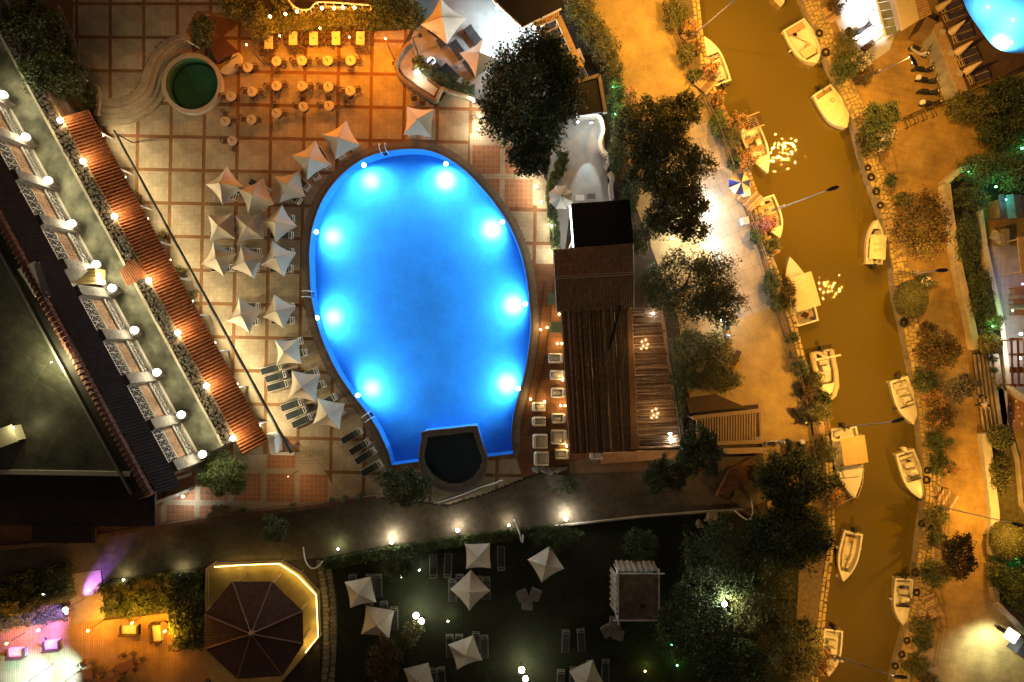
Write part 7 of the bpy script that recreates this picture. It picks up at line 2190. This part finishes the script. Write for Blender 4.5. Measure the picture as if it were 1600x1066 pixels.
tree(1440, 352, 44, 52, 4.0, 'large bronze red shrub tree on the far bank', LEAFR, n=4200, size=.13, lobes=9)
tree(1376, 184, 27, 28, 3.2, 'dark green tree above the white oleander', LEAF, n=1900, size=.13)
tree(1466, 548, 36, 32, 3.6, 'spreading bronze green tree on the bend of the far bank', LEAFR, n=2600, size=.12)
tree(1505, 606, 26, 22, 4.0, 'greyish soft tree beside the outdoor steps', [mat('leaf_grey', (.10, .09, .07), .8, .3), mat('leaf_grey_mid', (.13, .115, .09), .8, .3), mat('leaf_grey_pale', (.16, .15, .12), .8, .3)], n=1500, size=.12)
tree(345, 742, 40, 34, 3.2, 'bright green feathery tree at the lower hotel corner', [LEAF[1], LEAF[2], mat('leaf_fresh', (.12, .19, .04), .6, .3, 8.0)], n=3600, size=.14)
tree(632, 762, 46, 32, 2.6, 'dark bushy tree beside the small dark pool', LEAF, n=3200, size=.13)
tree(602, 1032, 30, 38, 2.8, 'round dark reddish tree on the lawn below the parasols', LEAFR, n=2200, size=.13)
tree(1000, 852, 26, 26, 2.6, 'round dark tree above the curtained daybed', LEAF, n=1900, size=.12)
tree(872, 838, 34, 20, 2.6, 'dark tree by the brightest lane lamp', LEAF, n=1900, size=.12)
tree(624, 886, 26, 20, 2.4, 'dark round tree on the lawn beside the lane hedge', LEAF, n=1500, size=.12)
tree(428, 827, 22, 21, 2.0, 'round dark tree standing alone in the lane bed', LEAF, n=1500, size=.11)
tree(645, 990, 17, 20, 1.6, 'pale leaved shrub tree lit by the bright lamp pair', [LEAFO[1], LEAFO[2], mat('leaf_silver', (.32, .33, .18), .6, .2)], n=900, size=.12)
tree(316, 48, 23, 26, 2.6, 'round dark tree above the round green pool', LEAF, n=1800, size=.12)
# upper corner shrubbery
for (x, y, rx, ry, z, lb) in ((66, 60, 40, 56, 3.6, 'largest dark shrub mass at the upper corner by the hotel'), (96, 108, 40, 46, 3.4, 'dark shrub overhanging the end of the tiled canopy'), (36, 22, 30, 34, 3.6, 'dark shrub in the very upper corner'), (60, 118, 30, 34, 3.6, 'dark shrub against the hotel parapet')):
    tree(x, y, rx, ry, z, lb, LEAF, n=3400, size=.14, group='shrubs of the upper corner', name='shrub', cat='shrub')
bush(132, 148, 16, 26, 'brighter green rounded hedge clump at the head of the curved steps', LEAF, 1.2, 1100, .1)
MBw = MB(); MBw.ribbon([W(x, y, .6) for x, y in smooth_loop([(90, 10), (104, 40), (112, 58), (120, 92), (124, 100)], 4, False)], .3, 0, .7)
tag(MBw.build('terrace_kerb', STONE), 'low curving stone edge along the upper corner shrubs', 'wall')
MBw = MB(); MBw.ribbon([W(x, y, .6) for x, y in smooth_loop([(148, 132), (154, 142), (154, 160), (150, 180)], 4, False)], .3, 0, .7)
tag(MBw.build('terrace_kerb', CREAM), 'short cream kerb at the head of the curved steps', 'wall')

# near bank bushes
NB = [(1056, 22, 22, 26, LEAFO, .9, 'olive bush at the very top of the near bank'), (1080, 44, 15, 14, FLOW, .8, 'orange flowering bush above the top motor boat'), (1088, 72, 12, 12, FLOW, .7, 'orange flowers at the bow of the top motor boat'), (1072, 82, 14, 18, LEAFO, .7, 'green bush behind the top motor boat'), (1112, 106, 15, 12, FLOW, 1.0, 'orange flowers hanging over the top motor boat'), (1086, 116, 12, 10, LEAF, .6, 'dark bush beside the wider jetty'), (1122, 152, 12, 13, FLOW, .8, 'orange flowers below the stern of the top motor boat'), (1121, 192, 14, 26, [LEAF[1], LEAF[2], mat('leaf_fresh', (.12, .19, .04))], .7, 'fresh green bush strip above the striped umbrella'), (1154, 190, 16, 16, FLOW, .9, 'orange flowers beside the slatted roof'), (1143, 214, 16, 18, LEAFO, .9, 'olive bush beside the slatted roof boat'), (1166, 250, 16, 18, FLOW, .9, 'orange flowers along the slatted roof boat'), (1148, 254, 12, 12, LEAF, .7, 'grey green bush above the striped umbrella'), (1198, 350, 17, 15, FLOWP, 1.0, 'pink flowers over the rowing boat'), (1182, 370, 12, 12, LEAF, .8, 'round green bush below the white box'), (1206, 384, 16, 12, LEAFO, .8, 'olive bush at the bow of the rowing boat'), (1206, 440, 14, 24, LEAF, .9, 'dark green bush row beside the big canopy boat'), (1232, 458, 13, 26, LEAFR, .9, 'bronze bush touching the big canopy boat'), (1218, 474, 20, 16, LEAF, .8, 'dark green bush at the end of the dark bush row'), (1239, 528, 12, 9, LEAF, .7, 'small dark bush in the railing bend'), (1252, 575, 15, 16, LEAF, .9, 'round dark bush beside the inflatable boat'), (1272, 596, 14, 18, LEAFO, .9, 'olive leafy bush over the inflatable boat'), (1288, 622, 13, 14, LEAF, .9, 'dark bush at the bow of the inflatable boat'), (1262, 612, 12, 16, LEAFR, .8, 'bronze bush inside the railing by the inflatable boat'), (1280, 644, 22, 18, LEAFO, 1.3, 'palm like bush above the cabin boat jetty'), (1290, 706, 18, 22, LEAFO, 1.1, 'leafy bush beside the canopy of the cabin boat'), (1306, 776, 12, 20, FLOW, .8, 'rust flowers at the bow of the cabin boat'), (1290, 838, 14, 26, LEAFO, .9, 'olive bush behind the open boat'), (1284, 1030, 18, 26, FLOW, .9, 'orange flowers over the lowest boat'), (1262, 800, 40, 10, LEAFR, .8, 'bronze undergrowth between the two largest dark trees')]
for (x, y, rx, ry, m_, z, lb) in NB:
    bush(x, y, rx, ry, lb, m_, z, int(260 + 2.3 * rx * ry), .10, group='bushes of the near bank')
FB = [(1322, 78, 18, 34, LEAFO, 1.0, 'tall green hedge bush below the white lit terrace'), (1318, 110, 20, 26, LEAF, 1.0, 'green hedge bush above the covered boat'), (1344, 96, 15, 16, FLOWW, 1.4, 'white flowering oleander beside the white lit terrace'), (1352, 118, 16, 13, LEAFR, 1.2, 'bronze bush below the upper white oleander'), (1374, 214, 24, 22, FLOWW, 1.6, 'large white flowering oleander on the far bank'), (1352, 224, 14, 26, LEAFO, .8, 'green bush draping over the quay beside the oleander'), (1308, 6, 14, 14, LEAFR, 1.0, 'bronze bush at the top of the far bank'), (1393, 282, 10, 12, LEAF, .9, 'round dark bush inside the far bank railing'), (1412, 310, 16, 10, LEAFO, .8, 'small olive bush above the bronze red tree'), (1440, 440, 18, 12, FLOWW, 1.2, 'pale flowering bush beside the clipped round bush'), (1452, 520, 16, 20, LEAFR, .9, 'bronze shrub on the quay below the clipped round bush'), (1446, 594, 20, 22, LEAF, 1.1, 'deep green bush above the orange flowers'), (1461, 624, 18, 15, FLOW, 1.1, 'bright orange flowering bush on the far bank'), (1470, 652, 24, 22, LEAFR, 1.0, 'mixed bronze bush below the orange flowers'), (1462, 656, 10, 10, FLOW, 1.1, 'small orange flower patch inside the bronze bush'), (1466, 690, 22, 18, LEAF, .9, 'dark green bush nearest the boat with dark cockpit'), (1468, 726, 16, 22, LEAF, .9, 'green bush beside the coral flowers'), (1484, 733, 15, 11, FLOW, 1.1, 'coral flowering bush on the far bank'), (1464, 808, 22, 17, LEAFO, .9, 'olive bush below the far bank landing'), (1464, 838, 14, 18, LEAF, .9, 'dark bush between landing and bronze tree'), (1462, 896, 26, 24, LEAF, 1.0, 'large dark bush hanging over the quay by the narrow boat'), (1440, 982, 20, 16, LEAFO, .9, 'olive bush below the narrow boat'), (1440, 1004, 16, 14, LEAF, .8, 'dark bush in the middle of the three tyres'), (1432, 1042, 24, 18, LEAFO, .9, 'olive bush at the bottom of the far bank'), (1452, 1062, 16, 10, LEAFR, .8, 'bronze bush cut by the bottom edge of the far bank')]
for (x, y, rx, ry, m_, z, lb) in FB:
    bush(x, y, rx, ry, lb, m_, z, int(260 + 2.3 * rx * ry), .10, group='bushes of the far bank')
topiary(1423, 468, 25, 30, 'olive clipped round bush overhanging the quay', LEAFO, 1.1, 2600)
topiary(1545, 537, 18, 17, 'pale flowering clipped ball at the head of the outdoor steps', [LEAFO[0], LEAFO[2], mat('leaf_variegated', (.34, .32, .16), .6, .2)], .9, 1500)
topiary(1563, 683, 19, 20, 'speckled clipped ball below the outdoor steps', [LEAF[0], LEAFO[2], mat('leaf_variegated', (.34, .32, .16))], .9, 1700)
topiary(1574, 845, 27, 31, 'big smooth egg shaped clipped bush at the far right', LEAFO, 1.3, 4200, .05)
bush(1550, 504, 17, 16, 'fresh green leafy shrub above the pale clipped ball', [LEAF[1], LEAF[2], mat('leaf_fresh', (.12, .19, .04))], 1.2, 900, .12)
for (x, y, lb) in ((1551, 562, 'small potted bush, upper of three by the steps'), (1552, 578, 'small potted bush, middle of three by the steps'), (1558, 596, 'wider potted bush, lowest of three by the steps')):
    bush(x, y, 7 if y < 590 else 12, 6 if y < 590 else 14, lb, LEAF, .6, 300, .08, name='potted_bush', group='potted bushes by the outdoor steps')
# dense planting on the far side
for (x, y, rx, ry, z, m_, lb) in ((1545, 262, 44, 26, 1.6, LEAF, 'green lit shrub mass behind the angled wall'), (1590, 270, 30, 34, 1.8, LEAF, 'dark green shrub mass above the tin shed'), (1520, 310, 28, 20, 1.2, LEAF, 'shrub between the two rendered walls, upper'), (1510, 380, 20, 50, .9, LEAF, 'dark planting in the upper part of the bed between the walls'), (1532, 460, 20, 46, .9, LEAF, 'dark planting in the lower part of the bed between the walls'), (1520, 168, 46, 28, 1.2, LEAFO, 'olive shrubs below the sunbathing deck fence'), (1578, 150, 40, 34, 1.4, LEAF, 'dark shrubs at the right edge below the fence'), (1570, 208, 46, 30, 1.2, LEAF, 'dark shadowy shrubs above the green lamp'), (1562, 740, 16, 34, .7, LEAFO, 'low olive planting on the lower lawn strip'), (1590, 920, 26, 40, 1.4, LEAF, 'dark hedge mass above the glowing sign'), (1562, 900, 14, 26, 1.2, LEAF, 'green tinged shrub below the big egg shaped bush')):
    bush(x, y, rx, ry, lb, m_, z, int(300 + 1.9 * rx * ry), .13, name='shrub', group='shrubs of the far gardens', lobes=8)
# hedges and shrubs between bar and promenade
for (x, y, rx, ry, z, m_, lb) in ((905, 12, 24, 26, 1.5, LEAFO, 'hedge bush at the top beside the black roofed house'), (925, 44, 26, 26, 1.6, LEAFO, 'second hedge bush down the promenade edge'), (945, 76, 24, 26, 1.6, LEAFO, 'third hedge bush beside the pergola fence'), (956, 108, 18, 22, 1.4, LEAFO, 'fourth hedge bush beside the square black roof'), (962, 142, 14, 24, 1.3, LEAF, 'green lit hedge bush by the square black roof'), (984, 160, 15, 26, 1.3, FLOW, 'orange flowering shrub at the promenade edge'), (966, 190, 12, 26, 1.2, LEAF, 'green lit narrow shrub below the square black roof'), (965, 240, 16, 34, 1.4, LEAF, 'dark shrub strip beside the wavy wall'), (985, 300, 16, 40, 1.4, LEAF, 'dark shrub strip under the promenade trees'), (1002, 372, 16, 30, 1.2, LEAFO, 'pale edged shrub beside the black bar roof'), (1020, 440, 16, 30, 1.1, LEAF, 'dark shrub behind the tiled bar roof'), (1080, 545, 30, 34, 1.6, LEAFO, 'olive shrub with yellow leaves below the feathery tree'), (1118, 552, 26, 34, 1.6, LEAFO, 'leafy shrub along the orange promenade edge'), (1068, 590, 24, 30, 1.4, LEAF, 'dark shrub beside the reed pergola'), (1124, 594, 38, 22, 1.6, LEAFO, 'spiky palm like shrub above the dark awning'), (1060, 628, 14, 34, 1.2, LEAF, 'narrow dark shrub strip by the glazed pergola edge'), (1192, 745, 18, 26, 1.2, LEAFO, 'olive bush at the end of the boarded platform')):
    bush(x, y, rx, ry, lb, m_, z, int(300 + 2.1 * rx * ry), .12, name='shrub', group='shrubs between bar and promenade', lobes=7)
hedge([(868, 268), (862, 290), (860, 312), (864, 340), (868, 366), (867, 388)], .75, .9, 'narrow green poolside hedge curving past the round parasol', dens=420, size=.08)
hedge([(882, 238), (877, 255), (874, 272)], .9, .9, 'short green hedge above the round parasol', dens=380, size=.08)
hedge([(648, 92), (668, 108), (688, 122), (712, 134), (738, 142)], .9, 1.2, 'dark hedge inside the curved planter wall', dens=330, size=.09)
hedge([(395, 52), (425, 40), (460, 34), (500, 30), (540, 28), (575, 28)], 1.5, 1.5, 'long hedge lit amber along the dining terrace', LEAFO, dens=240, size=.10)
hedge([(572, 28), (605, 28), (640, 24), (658, 18)], 1.6, 1.5, 'dark end of the dining hedge towards the raised terrace', LEAF, dens=240, size=.10)
for (x, y, rx, ry, lb) in ((404, 26, 26, 24, 'bushy shrub at the start of the dining hedge'), (372, 12, 30, 18, 'dark shrub above the maroon planter'), (440, 6, 18, 14, 'shrub inside the white balustrade'), (610, 8, 40, 14, 'dark shrub mass behind the dining hedge end')):
    bush(x, y, rx, ry, lb, LEAFO if x < 450 else LEAF, 1.3, int(300 + 2.1 * rx * ry), .12, name='shrub', group='shrubs behind the dining terrace', lobes=7)
# lane hedge and garden hedges
hedge([(505, 884), (560, 872), (620, 862), (700, 848), (780, 838), (850, 830)], .8, .6, 'long low dark hedge along the lane above the lawn', dens=260, size=.09)
MBw = MB(); MBw.ribbon([W(x, y, .3) for x, y in [(856, 824), (1000, 808), (1100, 800), (1160, 796)]], .12, 0, .35); tag(MBw.build('lane_kerb', CONC), 'thin pale kerb between lane and dark lawn', 'kerb')
MBw = MB(); MBw.ribbon([W(x, y, .5) for x, y in [(-60, 858), (40, 852), (150, 838), (240, 823), (360, 806), (500, 789), (590, 776)]], .35, 0, .9); tag(MBw.build('boundary_wall', mat('boundary_brown', (.13, .075, .045), .85, .3, 2.0)), 'long dark brown wall between terrace and lane', 'wall')
MBw = MB(); MBw.ribbon([W(x, y, .5) for x, y in smooth_loop([(684, 788), (720, 776), (750, 764), (770, 758), (785, 752)], 4, False)], .18, 0, .6); tag(MBw.build('boundary_wall', CONC), 'thin pale curved wall below the small dark pool', 'wall')
for i, (x, y) in enumerate([(456, 792), (520, 782), (538, 780), (563, 776), (330, 806), (378, 800)]):
    bush(x, y, 6, 6, f'small dark potted plant on the lane wall, {ordinal([3, 4, 5, 6, 1, 2][i] - 1)} from the annexe', LEAF, .7, 160, .08, name='potted_bush', group='potted plants on the lane wall')
bush(342, 797, 14, 9, 'reddish leafy plant group in pots by the annexe terrace', LEAFR, .8, 420, .10)
hedge([(0, 925), (50, 915), (104, 902)], 2.2, 1.1, 'thick square hedge above the boarded deck, dark upper block', LEAF, dens=150, size=.12)
hedge([(0, 952), (55, 944), (108, 930)], 1.0, 1.3, 'long clipped hedge strip below the thick square hedge', LEAFO, dens=260, size=.09)
hedge([(0, 975), (50, 966), (98, 958)], 1.2, .7, 'lowest hedge strip beside the violet stage light', LEAF, dens=200, size=.1)
hedge([(156, 924), (210, 915), (262, 904)], 1.0, 1.1, 'long clipped hedge strip beside the paved passage', LEAFO, dens=260, size=.09)
hedge([(166, 950), (210, 944), (256, 934)], 1.8, .9, 'thick dark hedge block above the sofas', LEAF, dens=170, size=.12)
t = hedge([(282, 905), (290, 940), (295, 1005)], 2.4, 1.6, 'big leafy hedge block beside the octagonal pavilion', LEAF, dens=260, size=.14)
# curtained daybed on the lawn
db = thing('curtained_daybed', 'square canopy daybed with white curtains and dark netted roof on the lawn', 'daybed', tuple(W(990, 917)))
cx_, cy_ = W(990, 917).xy
hs_ = 1.7
for a in (-1, 1):
    for c in (-1, 1):
        MB().tube([(cx_ + a * hs_, cy_ + c * 1.95, 0), (cx_ + a * hs_, cy_ + c * 1.95, 2.4)], .06, 6).build('post', WHITEM, db)
for c in (-1, 1):
    MB().box((cx_, cy_ + c * 1.95, 2.4), (hs_ * 2 + .9, .09, .09)).build('beam', WHITEM, db)
    MB().box((cx_ + c * hs_, cy_, 2.38), (.09, 4.7, .08)).build('beam', WHITEM, db)
b = MB(); K = 10; vv = []
for i in range(K + 1):
    for j in range(K + 1):
        u, v = i / K * 2 - 1, j / K * 2 - 1
        vv.append((cx_ + u * hs_, cy_ + v * 1.95, 2.34 - .22 * (1 - u * u) * (1 - v * v) + .03 * math.sin(7 * u + 5 * v)))
b.add(vv, [(i * (K + 1) + j, (i + 1) * (K + 1) + j, (i + 1) * (K + 1) + j + 1, i * (K + 1) + j + 1) for i in range(K) for j in range(K)])
b.build('net_roof', mat('net_brown', (.22, .17, .125), .9, .4, 2.0, stain=.4), db, smooth=True)
def curtain(p0, p1, name):
    b = MB(); n = 26; vv = []
    d = (p1 - p0); nn = Vector((-d.y, d.x, 0)).normalized()
    for i in range(n + 1):
        q = p0 + d * (i / n) + nn * .04 * math.sin(i * 1.7)
        q2 = p0 + d * (i / n) + nn * (.07 * math.sin(i * 1.7) - .25)
        vv += [(q.x, q.y, 2.3), (q2.x, q2.y, .2)]
    b.add(vv, [(2 * i, 2 * i + 1, 2 * i + 3, 2 * i + 2) for i in range(n)])
    return b.build(name, mat('curtain_white', (.27, .23, .19), .9, .1), db)
curtain(Vector((cx_ + hs_, cy_ + 2.1, 0)), Vector((cx_ - hs_, cy_ + 2.1, 0)), 'curtain')
curtain(Vector((cx_ - hs_ - .12, cy_ + 1.9, 0)), Vector((cx_ - hs_ - .12, cy_ - 1.6, 0)), 'curtain')
MB().rbox((cx_, cy_, .25), (3.0, 3.5, .5), .1).build('mattress', CUSH, db)
MB().torus((cx_ + .35, cy_ - .8, 2.28), .16, .05, 12, 5).build('roof_ring', RUB, db)
# floor cushions / low square seats on the lawn
for i, (x, y, rz, m_) in enumerate([(817, 931, .4, 0), (836, 929, -.4, 0), (824, 944, -.1, 0), (961, 973, 0, 1), (949, 986, .5, 1), (966, 991, -.25, 1)]):
    p = W(x, y, .3)
    w_ = ['first of the trio', 'second of the trio', 'lowest of the trio'][i % 3] + (' under the parasol near the daybed' if i < 3 else ' below the curtained daybed')
    o = MB().rbox((p.x, p.y, .25), (.95, .95, .42), .1, rz).build('floor_cushion', mat('cushion_grey', (.16, .16, .14), .9, .2))
    tag(o, f'square grey lawn cushion seat, {w_}', 'cushion', 'square cushion seats on the lawn')
# hoses and white lamp brackets along the lane (curved white pipes)
for (ln, lb) in (([(474, 855), (475, 866), (478, 878), (486, 888), (496, 886), (504, 877)], 'white curved lamp bracket beside the pavilion deck'), ([(803, 812), (808, 824), (813, 838), (816, 848), (817, 836)], 'white hooked lamp bracket on the lawn hedge'), ([(1148, 798), (1160, 808), (1170, 812), (1176, 802), (1174, 780)], 'white curved lamp bracket at the lane end')):
    b = MB(); b.tube([W(x, y, 1.2) for x, y in smooth_loop(ln, 3, False)], .06, 6)
    c = W(*ln[2]); b.tube([(c.x, c.y, 0), (W(*ln[2], 1.2).x, W(*ln[2], 1.2).y, 1.2)], .05, 5)
    tag(b.build('lamp_bracket', WHITEM), lb, 'bracket', 'white curved brackets along the lane')
# bottom corner: sofas and tables
def sofa(px, py, rz, L, label):
    p = W(px, py, .3); t = thing('garden_sofa', label, 'sofa', (p.x, p.y, .03), rz, 'sofas on the boarded deck')
    MB().rbox((0, 0, .2), (L, .8, .4), .06).build('seat', CUSH, t, local=True)
    MB().rbox((0, -.38, .4), (L, .18, .75), .06).build('backrest', WOODD, t, local=True)
    for s_ in (-1, 1):
        MB().rbox((s_ * (L / 2 - .08), 0, .3), (.16, .8, .55), .05).build('armrest', WOODD, t, local=True)
    return t
sofa(203, 984, 0, 1.6, 'dark backed sofa below the square hedge under an amber lantern')
sofa(245, 988, -PI / 2 + .1, 1.7, 'dark backed sofa beside the big leafy hedge under an amber lantern')
sofa(26, 1020, .05, 1.5, 'violet lit sofa at the far end of the boarded deck')
sofa(82, 1008, .1, 1.5, 'orange lit sofa below the violet stage light')
for (x, y, lb) in ((256, 976, 'round low table at the sofa by the leafy hedge'), (196, 972, 'round low table at the sofa below the square hedge'), (66, 1002, 'round low table in the violet light')):
    p = W(x, y, .4); t = thing('coffee_table', lb, 'table', (p.x, p.y, .03), group='low round tables on the boarded deck')
    MB().lathe([(.30, .38), (.31, .41), (.30, .43)], (0, 0, 0), 20).build('tabletop', WOOD, t, local=True)
    MB().tube([(0, 0, 0), (0, 0, .38)], [.2, .06], 8).build('pedestal', WOODD, t, local=True)
for (x, y, rz, lb) in ((202, 1036, .4, 'middle of the boarded deck'), (138, 1050, .3, 'white lit dance floor'), (172, 1062, .2, 'bottom deck edge')):
    long_table(x, y, 1.5, .8, rz, f'dark dining table at the {lb}', group='dining tables on the boarded deck')
    for (dx, dy, w_) in ((-9, -11, 'first on the upper side'), (7, -14, 'second on the upper side'), (-7, 13, 'first on the lower side'), (9, 10, 'second on the lower side'), (20, -5, 'at the head')):
        chair_at(x + dx, y + dy, x, y, f'armchair at the table at the {lb}, {w_}', 'brown armchairs on the boarded deck')
# terrace plants and pots along the canopy
for i, (x, y) in enumerate([(214, 305), (254, 366), (283, 422), (303, 462)]):
    p = W(x, y, .4); t = thing('potted_plant', f'small plant in a brown pot beside the long rail, {ordinal(i)} from the curved steps', 'potted plant', (p.x, p.y, .03), group='potted plants along the tiled canopy')
    MB().lathe([(.16, 0), (.24, .35), (.26, .4), (.2, .4)], (p.x, p.y, .03), 12).build('pot', ROOFT, t)
    leaf_mesh('foliage', [((p.x, p.y, .65), .42, .35, .3)], 130, .09, LEAFO, t)
# cable bundle and rocks at the bar deck end
rs = thing('rock_edge', 'heap of pale rocks at the lower end of the bar deck', 'rocks', tuple(W(856, 735)))
for i in range(16):
    p = W(834 + i * 3.3 + random.uniform(-2, 2), 735 + random.uniform(-5, 4))
    MB().ball((p.x, p.y, .18), random.uniform(.16, .3), 7, sz=.7).build('rock', mat('grey_rock', (.22, .2, .17), .9, .3), rs)
bush(885, 760, 26, 16, 'dark dry shrub with pale stems below the bar deck', LEAF, .9, 600, .1)
b = MB().prism([W(x, y, .05).xy for x, y in smooth_loop([(850, 745), (875, 742), (892, 755), (885, 772), (868, 768)], 3)][::-1], .012, .06); b.build('paved_patch', COPING, kind='structure')
# debris heap at the lane's end
for i, (x, y, r_) in enumerate([(1110, 808, 11), (1134, 822, 9), (1092, 818, 7)]):
    p = W(x, y); b = MB(); b.ball((p.x, p.y, .25), m(r_), 9, sz=.7); b.v = [(v[0] + .1 * math.sin(7 * v[1]), v[1] + .1 * math.sin(9 * v[0]), max(0, v[2])) for v in b.v]
    tag(b.build('garden_boulder', STONE), ['big pale boulder at the lane end beside the lawn', 'second boulder nearest the white curved bracket', 'small boulder at the dark lawn side'][i], 'rock')
